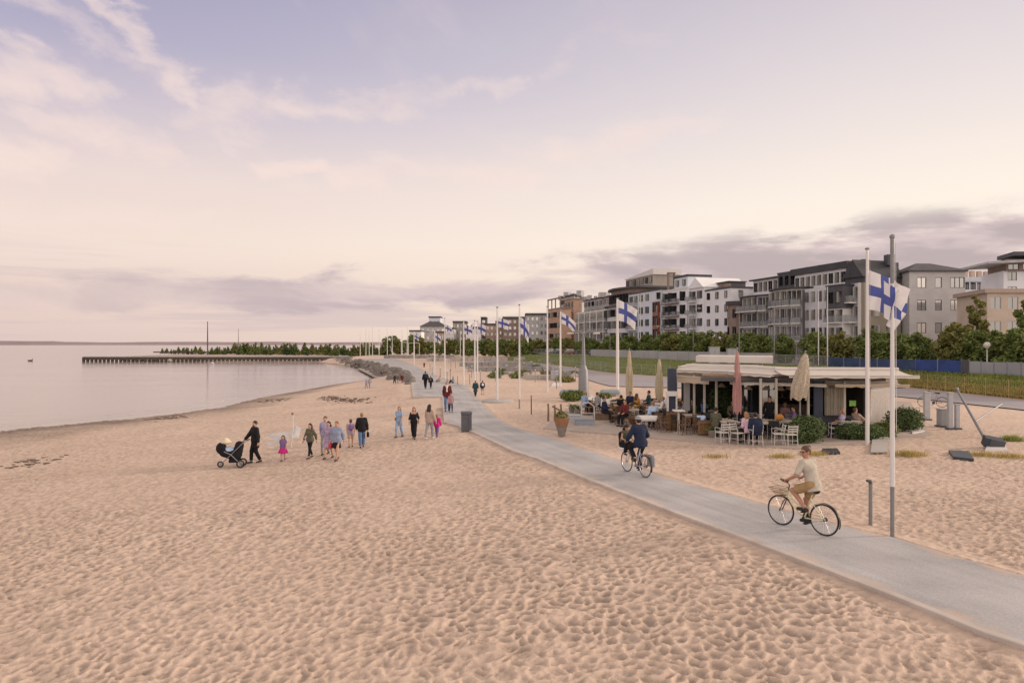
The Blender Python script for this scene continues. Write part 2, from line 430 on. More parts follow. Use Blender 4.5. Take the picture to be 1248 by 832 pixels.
def path_material():
    m = bpy.data.materials.new('path_concrete'); m.use_nodes = True; nt = m.node_tree; n = nt.nodes; l = nt.links; b = n['Principled BSDF']; b.inputs['Roughness'].default_value = .93; b.inputs['Specular IOR Level'].default_value = .2
    ae = n.new('ShaderNodeAttribute'); ae.attribute_name = 'edge'; aa = n.new('ShaderNodeAttribute'); aa.attribute_name = 'along'; ge = n.new('ShaderNodeNewGeometry')
    def nz(vec, sc, det=6, scl=None):
        q = n.new('ShaderNodeTexNoise'); q.inputs['Scale'].default_value = sc; q.inputs['Detail'].default_value = det
        if scl: mp = n.new('ShaderNodeMapping'); mp.inputs['Scale'].default_value = scl; l.new(vec, mp.inputs[0]); vec = mp.outputs[0]
        l.new(vec, q.inputs['Vector']); return q.outputs['Fac']
    def mr(x, a, b_, c, d): q = n.new('ShaderNodeMapRange'); q.inputs[1].default_value = a; q.inputs[2].default_value = b_; q.inputs[3].default_value = c; q.inputs[4].default_value = d; l.new(x, q.inputs[0]); return q.outputs[0]
    def mul(*xs):
        o = xs[0]
        for x in xs[1:]: q = n.new('ShaderNodeMath'); q.operation = 'MULTIPLY'; l.new(o, q.inputs[0]); l.new(x, q.inputs[1]); o = q.outputs[0]
        return o
    tone = mul(mr(nz(ge.outputs['Position'], .5), .3, .7, .82, 1.12), mr(nz(aa.outputs['Vector'], 1.0, 5, (2.6, .12, 1)), .3, .7, .9, 1.08), mr(nz(ge.outputs['Position'], 30, 3), .25, .75, .84, 1.14), mr(nz(ge.outputs['Position'], 4, 8), .6, .75, 1, .86))
    vs = n.new('ShaderNodeVectorMath'); vs.operation = 'SCALE'; vs.inputs[0].default_value = (.425, .420, .430); l.new(tone, vs.inputs['Scale'])
    # sand blown over the edges
    nn = n.new('ShaderNodeMath'); nn.operation = 'MULTIPLY_ADD'; nn.inputs[1].default_value = 1.5; l.new(nz(ge.outputs['Position'], 1.3, 8), nn.inputs[0]); mm = n.new('ShaderNodeMath'); mm.operation = 'MULTIPLY'; mm.inputs[1].default_value = -1.3; l.new(ae.outputs['Fac'], mm.inputs[0]); l.new(mm.outputs[0], nn.inputs[2])
    sf = mr(nn.outputs[0], .52, .95, 0, .8)
    mx = n.new('ShaderNodeMix'); mx.data_type = 'RGBA'; l.new(sf, mx.inputs[0]); l.new(vs.outputs[0], mx.inputs[6]); mx.inputs[7].default_value = (*SAND_A, 1); l.new(mx.outputs[2], b.inputs['Base Color'])
    bp = n.new('ShaderNodeBump'); bp.inputs['Strength'].default_value = .25; bp.inputs['Distance'].default_value = .01; l.new(nz(ge.outputs['Position'], 45, 4), bp.inputs['Height']); l.new(bp.outputs[0], b.inputs['Normal'])
    return m
m_path = path_material(); make_path()
# kerb along the beach side
kl = []
for py in [p for p in pys if p > 519]:
    Y = (H - ZP) * F / (py - CY); kl.append(((edge(LEFT, py) - CX) / F * Y, Y))
mb = MB(); prev = None
for i in range(len(kl)):
    a, b = kl[max(0, i - 2)], kl[min(len(kl) - 1, i + 2)]; L = math.hypot(b[0] - a[0], b[1] - a[1]); n_ = (-(b[1] - a[1]) / L, (b[0] - a[0]) / L)
    q = [(kl[i][0] + n_[0] * o_, kl[i][1] + n_[1] * o_, z_) for o_, z_ in ((-.02, ZP + .008), (.12, ZP + .008), (.13, ZP - .005), (.13, -.5))]
    if prev:
        for c in range(3): mb.poly([prev[c], q[c], q[c + 1], prev[c + 1]])
    prev = q
tag(mb.build('kerb', m_kerb, flat=True), kind='structure')

m_road = mat('promenade_asphalt', (.33, .31, .33), .9, .08, .4, .2, 20)
m_brick = mat('pink_paving', (.42, .29, .26), .9, .12, .8, .2, 20)
RT = [(1500, 512), (1248, 488), (1088, 471), (960, 466), (850, 463), (740, 455), (690, 447.5), (640, 442), (590, 439)]
RB = [(1500, 530), (1248, 499), (1088, 482), (960, 476), (850, 473), (740, 470), (700, 457), (650, 446), (590, 441.5)]
def road(T, B, z, m, name):
    xs = np.linspace(1500, 590, 60); mb = MB(); prev = None
    for x in xs:
        t = P(x, np.interp(x, [a for a, b in T[::-1]], [b for a, b in T[::-1]]), z); b = P(x, np.interp(x, [a for a, b in B[::-1]], [b for a, b in B[::-1]]), z)
        if prev: mb.poly([prev[1], b, t, prev[0]])
        prev = (t, b)
    tag(mb.build(name, m, flat=True), kind='structure')
road(RT, RB, .03, m_road, 'road')
road([(a, b - 1.3) for a, b in RT], [(a, b - .05) for a, b in RT], .036, m_brick, 'pavement')

# ------------------------------------------------------------------ embankment and street terrace
ZS = 1.5
def street_pt(s, d): return (A0[0] + U[0] * s + NB[0] * d, A0[1] + U[1] * s + NB[1] * d)
m_grass = mat('grass_ground', (.12, .145, .045), .95, .35, .5, .4, 8)
m_street = mat('street_ground', (.22, .2, .2), .9, .15, .2)
xs = np.linspace(1500, 590, 60); mb = MB(); prev = None; EMB = []
for x in xs:
    t = P(x, np.interp(x, [a for a, b in RT[::-1]], [b for a, b in RT[::-1]]) - 1.3, .03)
    s = (t[0] - A0[0]) * U[0] + (t[1] - A0[1]) * U[1]
    b = street_pt(s, 20); EMB.append((t, (b[0], b[1], ZS)))
for e0, e1 in zip(EMB, EMB[1:]):
    for k in range(4):
        q = lambda e, u: tuple(e[0][i] + (e[1][i] - e[0][i]) * u for i in (0, 1)) + (e[0][2] + (ZS - e[0][2]) * (u ** .8),)
        mb.poly([q(e0, k / 4), q(e1, k / 4), q(e1, (k + 1) / 4), q(e0, (k + 1) / 4)])
tag(mb.build('embankment', m_grass), kind='structure')
mb = MB()
a, b = EMB[0][1], EMB[-1][1]
mb.poly([(a[0], a[1], ZS), (400, -60, ZS), (2500, 100, ZS), (2500, 2500, ZS), (-30, 2500, ZS), (b[0] - 20, 420, ZS), (b[0], b[1], ZS)])
tag(mb.build('street', m_street, flat=True), kind='structure')

# grass growing on the embankment
def blades(pts, hmin, hmax, w, name, m, label, per=1):
    n = len(pts); pts = np.array(pts)
    th = rng.uniform(0, 2 * PI, n); h = rng.uniform(hmin, hmax, n); ln = rng.normal(0, .35, (n, 2)) * h[:, None]
    dx = np.cos(th) * w; dy = np.sin(th) * w
    v = np.empty((n, 3, 3)); v[:, 0] = pts + np.stack([dx, dy, 0 * dx], -1); v[:, 1] = pts - np.stack([dx, dy, 0 * dx], -1)
    v[:, 2, :2] = pts[:, :2] + ln; v[:, 2, 2] = pts[:, 2] + h
    f = np.arange(3 * n).reshape(n, 3)
    return np_mesh(name, v.reshape(-1, 3), f, m, smooth=False)
m_blade = mat('grass_blade', (.25, .29, .075), .8, .3, .6, transl=.3, island=.35)
m_blade_y = mat('dry_grass_blade', (.42, .34, .12), .8, .3, .8, transl=.3, island=.3)
def emb_pts(n, u0, u1, i0=0, i1=58):
    out = []
    for _ in range(n):
        i = random.randrange(i0, i1); w_ = random.random(); u = random.uniform(u0, u1)
        e = [tuple(EMB[i][k][c] * (1 - w_) + EMB[i + 1][k][c] * w_ for c in range(3)) for k in (0, 1)]
        out.append((e[0][0] + (e[1][0] - e[0][0]) * u, e[0][1] + (e[1][1] - e[0][1]) * u, e[0][2] + (ZS - e[0][2]) * u ** .8 - .02))
    return out
tag(blades(emb_pts(30000, 0.02, 1), .12, .32, .05, 'grass', m_blade, ''), kind='stuff', label='rough green grass growing on the embankment behind the promenade', cat='grass')
tag(blades(emb_pts(6500, 0.0, .30, 0, 34), .18, .42, .05, 'dry_grass', m_blade_y, ''), kind='stuff', label='yellowish dry weeds along the foot of the grassy embankment', cat='grass')
# ------------------------------------------------------------------ world, sun, camera
SUN_AZ, SUN_EL = math.radians(80), math.radians(16)      # azimuth from +Y towards +X
def make_world():
    wd = bpy.data.worlds.new('World'); bpy.context.scene.world = wd; wd.use_nodes = True
    nt = wd.node_tree; n = nt.nodes; l = nt.links; n.clear()
    out = n.new('ShaderNodeOutputWorld'); bg = n.new('ShaderNodeBackground'); l.new(bg.outputs[0], out.inputs[0])
    def mt(op, a, b=None, c=None, clamp=False):
        q = n.new('ShaderNodeMath'); q.operation = op; q.use_clamp = clamp
        for i, x in enumerate((a, b, c)):
            if x is None: continue
            if isinstance(x, (int, float)): q.inputs[i].default_value = x
            else: l.new(x, q.inputs[i])
        return q.outputs[0]
    def mrange(x, a, b, c=0, d=1, smooth=True):
        q = n.new('ShaderNodeMapRange'); q.interpolation_type = 'SMOOTHSTEP' if smooth else 'LINEAR'
        q.inputs[1].default_value = a; q.inputs[2].default_value = b; q.inputs[3].default_value = c; q.inputs[4].default_value = d
        l.new(x, q.inputs[0]); return q.outputs[0]
    def mix(fac, a, b):
        q = n.new('ShaderNodeMix'); q.data_type = 'RGBA'
        if isinstance(fac, (int, float)): q.inputs[0].default_value = fac
        else: l.new(fac, q.inputs[0])
        for i, x in ((6, a), (7, b)):
            if isinstance(x, tuple): q.inputs[i].default_value = (*x, 1)
            else: l.new(x, q.inputs[i])
        return q.outputs[2]
    def ramp(x, stops):
        q = n.new('ShaderNodeValToRGB'); e = q.color_ramp.elements
        e[0].position, e[1].position = stops[0][0], stops[-1][0]
        e[0].color = (*srgb(*stops[0][1]), 1); e[1].color = (*srgb(*stops[-1][1]), 1)
        for p, c in stops[1:-1]: k = e.new(p); k.color = (*srgb(*c), 1)
        l.new(x, q.inputs[0]); return q.outputs[0]
    def noise(vec, scale, detail=6, rough=.55, dist=0.0):
        q = n.new('ShaderNodeTexNoise'); q.inputs['Scale'].default_value = scale; q.inputs['Detail'].default_value = detail
        q.inputs['Roughness'].default_value = rough; q.inputs['Distortion'].default_value = dist
        l.new(vec, q.inputs['Vector']); return q.outputs['Fac']
    def comb(x, y, z):
        q = n.new('ShaderNodeCombineXYZ')
        for i, a in enumerate((x, y, z)):
            if isinstance(a, (int, float)): q.inputs[i].default_value = a
            else: l.new(a, q.inputs[i])
        return q.outputs[0]
    tc = n.new('ShaderNodeTexCoord'); sx = n.new('ShaderNodeSeparateXYZ'); l.new(tc.outputs['Generated'], sx.inputs[0])
    x, y, z = sx.outputs
    az = mt('ARCTAN2', x, y)
    hyp = mt('SQRT', mt('ADD', mt('MULTIPLY', x, x), mt('MULTIPLY', y, y)))
    el = mt('ARCTAN2', z, hyp)                       # elevation in radians
    e01 = mrange(el, 0, .8, 0, 1, False)
    # gradients for the seaward side and the sunset side (elevation .47 is the top of the view)
    left = ramp(e01, [(0, (222, 199, 192)), (.05, (230, 206, 197)), (.16, (241, 219, 208)), (.27, (234, 215, 210)), (.38, (203, 192, 205)), (.47, (176, 171, 196)), (.58, (160, 158, 188)), (.7, (178, 172, 190)), (.85, (206, 192, 184)), (1, (212, 194, 180))])
    right = ramp(e01, [(0, (255, 232, 206)), (.07, (255, 237, 214)), (.18, (255, 241, 226)), (.3, (246, 233, 225)), (.45, (226, 216, 218)), (.6, (206, 197, 206)), (.72, (206, 196, 196)), (1, (222, 202, 184))])
    wgt = mrange(az, -.75, .62)
    sky = mix(wgt, left, right)
    # thin pink wisps high on the left
    u = mt('ADD', az, mt('MULTIPLY', el, .35)); 
    ca = comb(mt('SUBTRACT', az, mt('MULTIPLY', el, .5)), mt('MULTIPLY', mt('ADD', el, mt('MULTIPLY', az, .22)), 2.6), 7.7)
    w1 = noise(ca, 3.3, 9, .56, .35)
    cb = comb(mt('SUBTRACT', az, mt('MULTIPLY', el, .6)), mt('MULTIPLY', mt('ADD', el, mt('MULTIPLY', az, .8)), 1.6), 2.2)
    w2 = noise(cb, 3.6, 9, .58, .35)
    fine = noise(ca, 13, 6, .6, .3)
    # broad strokes of thin cloud (positions as directions), frayed by noise
    wx = noise(comb(mt('MULTIPLY', az, 1), mt('MULTIPLY', el, 1.5), 4.4), 5.5, 6, .6, .2); wy = noise(comb(mt('MULTIPLY', az, 1), mt('MULTIPLY', el, 1.5), 8.8), 6, 6, .6, .2)
    pa = mt('MULTIPLY_ADD', mt('SUBTRACT', wx, .5), .34, az); pe = mt('MULTIPLY_ADD', mt('SUBTRACT', wy, .5), .15, el)
    def dirn(px, py):
        a = math.atan((px - CX) / F); return a, math.atan((CY - py) / F * math.cos(a))
    acc = None
    for (x0, y0, x1, y1, w_, st) in ((50, 0, 130, 50, .05, .7), (130, 50, 280, 125, .05, .6), (178, 5, 215, 75, .04, 1), (215, 75, 265, 125, .05, 1), (-60, 80, 90, 112, .05, .9), (90, 112, 210, 150, .05, .5), (240, 150, 400, 125, .055, .8), (400, 125, 640, 96, .04, .6),
                                     (50, 150, 210, 188, .045, .8), (-60, 180, 80, 196, .035, .8), (300, 198, 400, 196, .03, .9), (420, 214, 640, 208, .05, .75), (640, 190, 860, 160, .05, .45), (-80, 245, 230, 255, .04, .45), (690, 60, 800, 30, .05, .3)):
        a0, e0 = dirn(x0, y0); a1, e1 = dirn(x1, y1); da, de = a1 - a0, e1 - e0; L2 = da * da + de * de
        ra = mt('SUBTRACT', pa, a0); re = mt('SUBTRACT', pe, e0)
        t = mt('DIVIDE', mt('ADD', mt('MULTIPLY', ra, da), mt('MULTIPLY', re, de)), L2, clamp=True)
        dx = mt('SUBTRACT', ra, mt('MULTIPLY', t, da)); dy = mt('MULTIPLY', mt('SUBTRACT', re, mt('MULTIPLY', t, de)), 1.5)
        d = mt('SQRT', mt('ADD', mt('MULTIPLY', dx, dx), mt('MULTIPLY', dy, dy)))
        m_ = mt('MULTIPLY', mrange(d, w_ * 1.3, 0), st)
        acc = m_ if acc is None else mt('MAXIMUM', acc, m_)
    wv = mt('ADD', acc, mt('ADD', mt('MULTIPLY', mt('SUBTRACT', w1, .5), 1.5), mt('MULTIPLY', mt('SUBTRACT', fine, .5), 1.1)))
    wm = mt('MULTIPLY', mt('MULTIPLY', mrange(wv, .0, 1.25), mrange(acc, .0, .45)), mrange(el, .10, .17))
    w3 = mt('MULTIPLY', mt('MULTIPLY', mrange(w2, .45, .72), mrange(el, .12, .22)), mrange(az, .3, -.3, .08, .3))
    wm = mt('MULTIPLY', mt('MAXIMUM', wm, w3), .74)
    sky = mix(wm, sky, srgb(250, 226, 216))
    # low grey lavender bank, rising to the right
    big = noise(comb(mt('MULTIPLY', az, 1.0), mt('MULTIPLY', el, 3.6), 1.3), 4.6, 9, .58, .25)
    cen = mt('ADD', mt('ADD', .084, mt('MULTIPLY', az, .045)), mt('MULTIPLY', mrange(az, .12, .5), .012))
    dist = mt('ABSOLUTE', mt('SUBTRACT', el, cen))
    th = mrange(az, -.5, .3, .026, .045)
    band = mt('SUBTRACT', 1, mt('DIVIDE', dist, th))
    bm = mrange(mt('ADD', mt('MULTIPLY', band, .55), mt('MULTIPLY', mt('SUBTRACT', big, .47), 2.6)), .0, .45)
    bm = mt('MULTIPLY', bm, mrange(dist, .065, .035))
    bm = mt('MULTIPLY', bm, mrange(az, -.8, -.1, .3, .95))
    streak = noise(comb(mt('MULTIPLY', az, .8), mt('MULTIPLY', el, 16), 6.1), 3.0, 6, .6, .2)
    sm = mt('MULTIPLY', mrange(streak, .5, .66), mt('MULTIPLY', mrange(el, .0, .02), mrange(el, .15, .07)))
    sm = mt('MULTIPLY', sm, .5)
    bcol = mix(mrange(az, -.3, .55), srgb(192, 175, 181), srgb(182, 166, 169))
    sky = mix(sm, sky, srgb(203, 184, 190))
    bcol = mix(mt('MULTIPLY', mrange(big, .42, .62), .45), srgb(224, 202, 198), bcol) if False else mix(mrange(big, .44, .6), srgb(216, 196, 196), bcol)
    sky = mix(mt('MULTIPLY', bm, .97), sky, bcol)
    # bright rim above the bank
    rim = mt('MULTIPLY', mrange(mt('SUBTRACT', el, cen), .02, .06), mrange(mt('SUBTRACT', el, cen), .14, .06))
    sky = mix(mt('MULTIPLY', rim, mrange(az, -.1, .5, .1, .35)), sky, srgb(255, 244, 230))
    # below the horizon
    sky = mix(mrange(el, -.02, -.004), srgb(170, 145, 130), sky)
    ns = n.new('ShaderNodeTexSky'); ns.sky_type = 'NISHITA'; ns.sun_disc = False
    ns.sun_elevation = SUN_EL; ns.sun_rotation = SUN_AZ; ns.altitude = 10; ns.air_density = 1.2; ns.dust_density = 2.5
    # warm brightness added to the unseen sky behind the camera, lights surfaces facing it
    bk = mrange(y, .05, -.55, 1.0, 1.7)
    v1 = n.new('ShaderNodeVectorMath'); v1.operation = 'SCALE'; l.new(ns.outputs[0], v1.inputs[0]); v1.inputs['Scale'].default_value = .004 / .1
    v2 = n.new('ShaderNodeVectorMath'); v2.operation = 'SCALE'; sky = mix(mrange(y, .0, -.5, 0, .6), sky, srgb(232, 214, 202)); l.new(sky, v2.inputs[0]); l.new(mt('MULTIPLY', bk, 10.0), v2.inputs['Scale'])
    v3 = n.new('ShaderNodeVectorMath'); v3.operation = 'ADD'; l.new(v1.outputs[0], v3.inputs[0]); l.new(v2.outputs[0], v3.inputs[1])
    l.new(v3.outputs[0], bg.inputs['Color']); bg.inputs['Strength'].default_value = .1
make_world()
sl = bpy.data.lights.new('sun', 'SUN'); sl.energy = 2.7; sl.angle = math.radians(9); sl.color = (1.0, .80, .64)
so = bpy.data.objects.new('sun', sl); C.objects.link(so)
sd = Vector((math.sin(SUN_AZ) * math.cos(SUN_EL), math.cos(SUN_AZ) * math.cos(SUN_EL), math.sin(SUN_EL)))
so.rotation_euler = sd.to_track_quat('Z', 'Y').to_euler()
cam = bpy.data.cameras.new('camera'); co = bpy.data.objects.new('camera', cam); C.objects.link(co)
cam.sensor_width = 36; cam.lens = 36 * F / 1248; cam.sensor_fit = 'HORIZONTAL'
cam.shift_y = (CY - 416) / 1248; cam.clip_end = 20000; cam.clip_start = .1
co.location = (0, 0, H); co.rotation_euler = (PI / 2, 0, 0)
S = bpy.context.scene; S.camera = co
S.view_settings.view_transform = 'Standard'; S.view_settings.look = 'None'; S.view_settings.exposure = 0; S.view_settings.gamma = 1
S.render.engine = 'CYCLES'; S.cycles.max_bounces = 6; S.cycles.transparent_max_bounces = 12
# ------------------------------------------------------------------ buildings
def fac(px, d=0.0):
    """point of the street line (moved d towards the beach) seen at column px"""
    k = (px - CX) / F
    ax, ay = A0 + NB * d
    s = (ax - k * ay) / (k * U[1] - U[0])
    return np.array([ax + U[0] * s, ay + U[1] * s])
m_white = mat('white_render', (.76, .77, .80), .85, .07, .25, .1, 6)
m_pale = mat('pale_blue_render', (.62, .67, .74), .85, .08, .25)
m_silver = mat('silver_cladding', (.58, .59, .62), .6, .1, .4)
m_beige = mat('beige_brick', (.36, .33, .29), .9, .1, .6, .3, 9)
m_greyb = mat('grey_brick', (.46, .455, .45), .9, .09, .8, .3, 9)
m_olive = mat('olive_render', (.29, .265, .21), .9, .08, .5)
m_brown = mat('brown_cladding', (.25, .19, .16), .85, .2, .6)
m_orange = mat('orange_brick', (.46, .31, .235), .9, .15, .6)
m_pinkb = mat('pink_brick', (.52, .40, .33), .9, .12, .6)
m_dgrey = mat('dark_cladding', (.085, .085, .095), .7, .2, .8)
m_mgrey = mat('mid_grey_cladding', (.42, .415, .42), .8, .2, .6)
m_roof = mat('dark_roof_metal', (.05, .052, .06), .55, .2, .5)
m_slate = mat('slate_roof', (.085, .083, .09), .8, .2, 1.2)
m_frame = mat('window_frame', (.5, .49, .48), .6, .08)
m_dframe = mat('dark_window_frame', (.07, .07, .075), .6, .1)
m_slab = mat('balcony_slab', (.66, .65, .63), .85, .1)
def glass_mat(name, col, rough=.06):
    m = mat(name, col, rough, .35, .35, spec=.7); m.node_tree.nodes['Principled BSDF'].inputs['IOR'].default_value = 2.5
    return m
def bits(root, name, m, boxes):
    for bx_ in boxes:
        mb = MB(); mb.bbox(bx_[0], bx_[1], .05, *(bx_[2:] or (0,))); mb.build(name, m, root)
m_gl = [glass_mat('window_glass_dark', (.035, .04, .045)), glass_mat('window_glass_grey', (.24, .255, .27)), glass_mat('window_glass_curtain', (.62, .60, .54), .15), glass_mat('window_glass_blind', (.72, .70, .65), .2)]
m_rail = mat('rail_glass', (.30, .32, .34), .08, .1, 2, spec=.6, alpha=.35)
m_rust = mat('red_glazing', (.22, .07, .035), .3, .4, 1.2)
m_warm = mat('lit_window', (1.0, .66, .34), .4, .2, 2, emit=.9)

WIN = {}
def win_proto(w, h, style, gi):
    k = (round(w, 2), round(h, 2), style, gi)
    if k in WIN: return WIN[k]
    fm = m_dframe if style == 'dark' else m_frame
    t = .06 if w < 1.8 else .07
    mb = MB()
    mb.box((0, 0, h - t / 2), (w, .09, t)); mb.box((0, 0, t / 2), (w, .09, t))
    mb.box((-w / 2 + t / 2, 0, h / 2), (t, .088, h - 2 * t)); mb.box((w / 2 - t / 2, 0, h / 2), (t, .088, h - 2 * t))
    n = 1 if w < 1.0 else (2 if w < 1.9 else 3 if w < 3 else 4)
    for i in range(1, n): mb.box((-w / 2 + w * i / n, 0, h / 2), (t * .8, .085, h - 2 * t))
    f = mb.build('window', fm, flat=True); me = f.data; bpy.data.objects.remove(f)
    mp = MB(); mp.poly([(-w / 2 + t, .02, t), (w / 2 - t, .02, t), (w / 2 - t, .02, h - t), (-w / 2 + t, .02, h - t)])
    p = mp.build('pane', m_gl[gi], flat=True); pm = p.data; bpy.data.objects.remove(p)
    WIN[k] = (me, pm); return WIN[k]
def put_window(root, loc, ang, w, h, style='light', gi=None):
    if gi is None: gi = random.choices([0, 1, 2, 3], [3, 3, 3, 2.4])[0]
    me, pm = win_proto(w, h, style, gi)
    o = bpy.data.objects.new('window', me); C.objects.link(o); o.parent = root
    rl = XF[root.name].inverted() @ Vector(loc)
    o.location = rl; o.rotation_euler = (0, 0, ang)
    p = bpy.data.objects.new('pane', pm); C.objects.link(p); p.parent = o
    return o

def facade(mb, root, p0, p1, z0, floors, fh, spec):
    """wall from p0 to p1 (outside on the right hand) with real openings; windows become parts"""
    p0 = np.array(p0); p1 = np.array(p1); L = float(np.linalg.norm(p1 - p0)); d = (p1 - p0) / L; n = np.array([d[1], -d[0]])
    Q = lambda x, z, dep=0.0: (p0[0] + d[0] * x - n[0] * dep, p0[1] + d[1] * x - n[1] * dep, z)
    z1 = z0 + floors * fh
    if not spec:
        mb.poly([Q(0, z0), Q(L, z0), Q(L, z1), Q(0, z1)]); return
    cols = spec['cols']; ww = spec.get('w', 1.3); wh = spec.get('h', 1.5); sill = spec.get('sill', .9)
    skip = spec.get('skip', ()); first = spec.get('first', 0); rec = .12
    if isinstance(cols, int): xs = [L * (i + .5) / cols for i in range(cols)]
    else: xs = [c * L for c in cols]
    ws = ww if isinstance(ww, (list, tuple)) else [min(ww, L / len(xs) * .94)] * len(xs)
    xb = [0.0]
    for x, w_ in zip(xs, ws): xb += [x - w_ / 2, x + w_ / 2]
    xb.append(L)
    ang = math.atan2(d[1], d[0])
    for fl in range(floors):
        za = z0 + fl * fh; zs = za + sill; zt = min(zs + wh, za + fh - .08); zb = za + fh
        if fl < first:
            mb.poly([Q(0, za), Q(L, za), Q(L, zb), Q(0, zb)]); continue
        mb.poly([Q(0, za), Q(L, za), Q(L, zs), Q(0, zs)]); mb.poly([Q(0, zt), Q(L, zt), Q(L, zb), Q(0, zb)])
        for i in range(len(xb) - 1):
            a, b = xb[i], xb[i + 1]
            if i % 2 == 0 or ((i // 2), fl) in skip:
                mb.poly([Q(a, zs), Q(b, zs), Q(b, zt), Q(a, zt)]); continue
            for q in ([Q(a, zs), Q(b, zs), Q(b, zs, rec), Q(a, zs, rec)], [Q(a, zt, rec), Q(b, zt, rec), Q(b, zt), Q(a, zt)],
                      [Q(a, zs), Q(a, zs, rec), Q(a, zt, rec), Q(a, zt)], [Q(b, zs, rec), Q(b, zs), Q(b, zt), Q(b, zt, rec)]): mb.poly(q)
            put_window(root, Q((a + b) / 2, zs + .005, rec - .05), ang, b - a - .01, zt - zs - .01, spec.get('style', 'light'), random.choice(spec['gi']) if isinstance(spec.get('gi'), tuple) else spec.get('gi'))
def balcony(root, p0, p1, z, dep=1.4, rail=True, m=None, solid=False):
    p0 = np.array(p0); p1 = np.array(p1); L = float(np.linalg.norm(p1 - p0)); d = (p1 - p0) / L; n = np.array([d[1], -d[0]]); ang = math.atan2(d[1], d[0])
    c = (p0 + p1) / 2 + n * (dep / 2 + .01)
    mb = MB(); mb.box((c[0], c[1], z), (L, dep, .18), ang); o = mb.build('balcony', m or m_slab, root, flat=True)
    mb = MB()
    for (a, b) in ((p0 + n * (dep - .03), p1 + n * (dep - .03)), (p0 + n * .05, p0 + n * (dep - .06)), (p1 + n * .05, p1 + n * (dep - .06))):
        e = (a + b) / 2; mb.box((e[0], e[1], z + .09 + .5), (float(np.linalg.norm(b - a)), .03, .96), math.atan2(*(b - a)[::-1]))
    mb.build('railing', (m or m_slab) if solid else m_rail, o, flat=True)
    mb = MB(); a = p0 + n * (dep - .03); b = p1 + n * (dep - .03)
    mb.tube([(a[0], a[1], z + 1.09), (b[0], b[1], z + 1.09)], .03, 6); mb.build('handrail', m_dframe, o)
def volume(root, foot, z0, floors, fh, wm, specs, roof='flat', rm=None, over=.25, rh=.3, name='wall'):
    mb = MB(); n = len(foot); foot = [np.array(f, float) for f in foot]
    for i in range(n): facade(mb, root, foot[i], foot[(i + 1) % n], z0, floors, fh, specs.get(i))
    mb.build(name, wm, root, flat=True)
    z1 = z0 + floors * fh; c = sum(foot) / n
    def grow(p, o): v = p - c; return p + v / np.linalg.norm(v) * o
    out = [grow(p, over * 1.4) for p in foot]
    r = MB()
    if roof == 'flat': r.prism(out, z1 + .003, z1 + rh)
    elif roof == 'hip':
        e0 = (foot[0] + foot[3]) / 2; e1 = (foot[1] + foot[2]) / 2
        r0 = e0 + (e1 - e0) * .36; r1 = e0 + (e1 - e0) * .64
        vs = [(p[0], p[1], z1 + .003) for p in out] + [(p[0], p[1], z1 + .2) for p in out] + [(r0[0], r0[1], z1 + rh), (r1[0], r1[1], z1 + rh)]
        r.add(vs, [[3, 2, 1, 0], [0, 1, 5, 4], [1, 2, 6, 5], [2, 3, 7, 6], [3, 0, 4, 7], [4, 5, 9, 8], [6, 7, 8, 9], [5, 6, 9], [7, 4, 8]])
    elif roof == 'mono':      # rises away from edge 0
        zs = [z1 + .003] * n; zt = [z1 + .25, z1 + .25, z1 + rh, z1 + rh] if n == 4 else [z1 + rh] * n
        r.prism(out, zs, zt)
    elif roof == 'shed':      # rises along edge 0 from first to second corner
        r.prism(out, [z1 + .003] * 4, [z1 + .25, z1 + rh, z1 + rh, z1 + .25])
    elif roof == 'gable':     # ridge from the middle of edge 0 to the middle of edge 2
        a = (out[0] + out[1]) / 2; b = (out[2] + out[3]) / 2
        vs = [(p[0], p[1], z1 + .003) for p in out] + [(a[0], a[1], z1 + rh), (b[0], b[1], z1 + rh)]
        r.add(vs, [[3, 2, 1, 0], [0, 1, 4], [2, 3, 5], [1, 2, 5, 4], [3, 0, 4, 5]])
    if roof: return r.build('roof', rm or m_roof, root, flat=True)
def foot(pa, pb, depth, d=0.0):
    """four corners: facade from column pa (far) to pb (near) and depth behind it"""
    a, b = fac(pa, d), fac(pb, d)
    return [a, b, b - NB * depth, a - NB * depth]
def ztop(px, py, d=0.0):
    p = fac(px, d); return H - (py - CY) * p[1] / F
def bldg(label, px, d=0.0, cat='building', name='apartment_building', group=None):
    p = fac(px, d); return thing(name, label, cat, (p[0], p[1], ZS), math.atan2(U[1], U[0]) - PI, group)

# --- beige block with hipped roof at the right
r = thing('apartment_building', 'grey beige four storey block with dark hipped roof at the right end of the row', 'building', (62, 103, ZS))
ft = [(58.2, 100), (66.4, 100), (67.9, 110), (59.8, 109)]
volume(r, ft, ZS, 4, 3.32, m_greyb, {0: dict(cols=[.22, .52, .86], w=[1.35, 1.0, 2.1], h=1.55, sill=.95, style='dark'), 3: dict(cols=[.5], w=[1.4], h=1.5, skip=((0, 1), (0, 2)))}, 'hip', m_slate, .3, 1.75)
for i, y in enumerate((.4,)):
    mb = MB(); mb.box((57.2, 103.5, ZS + 15.4), (1.1, 1.1, 1.6)); mb.build('chimney', m_dgrey, r, flat=True)

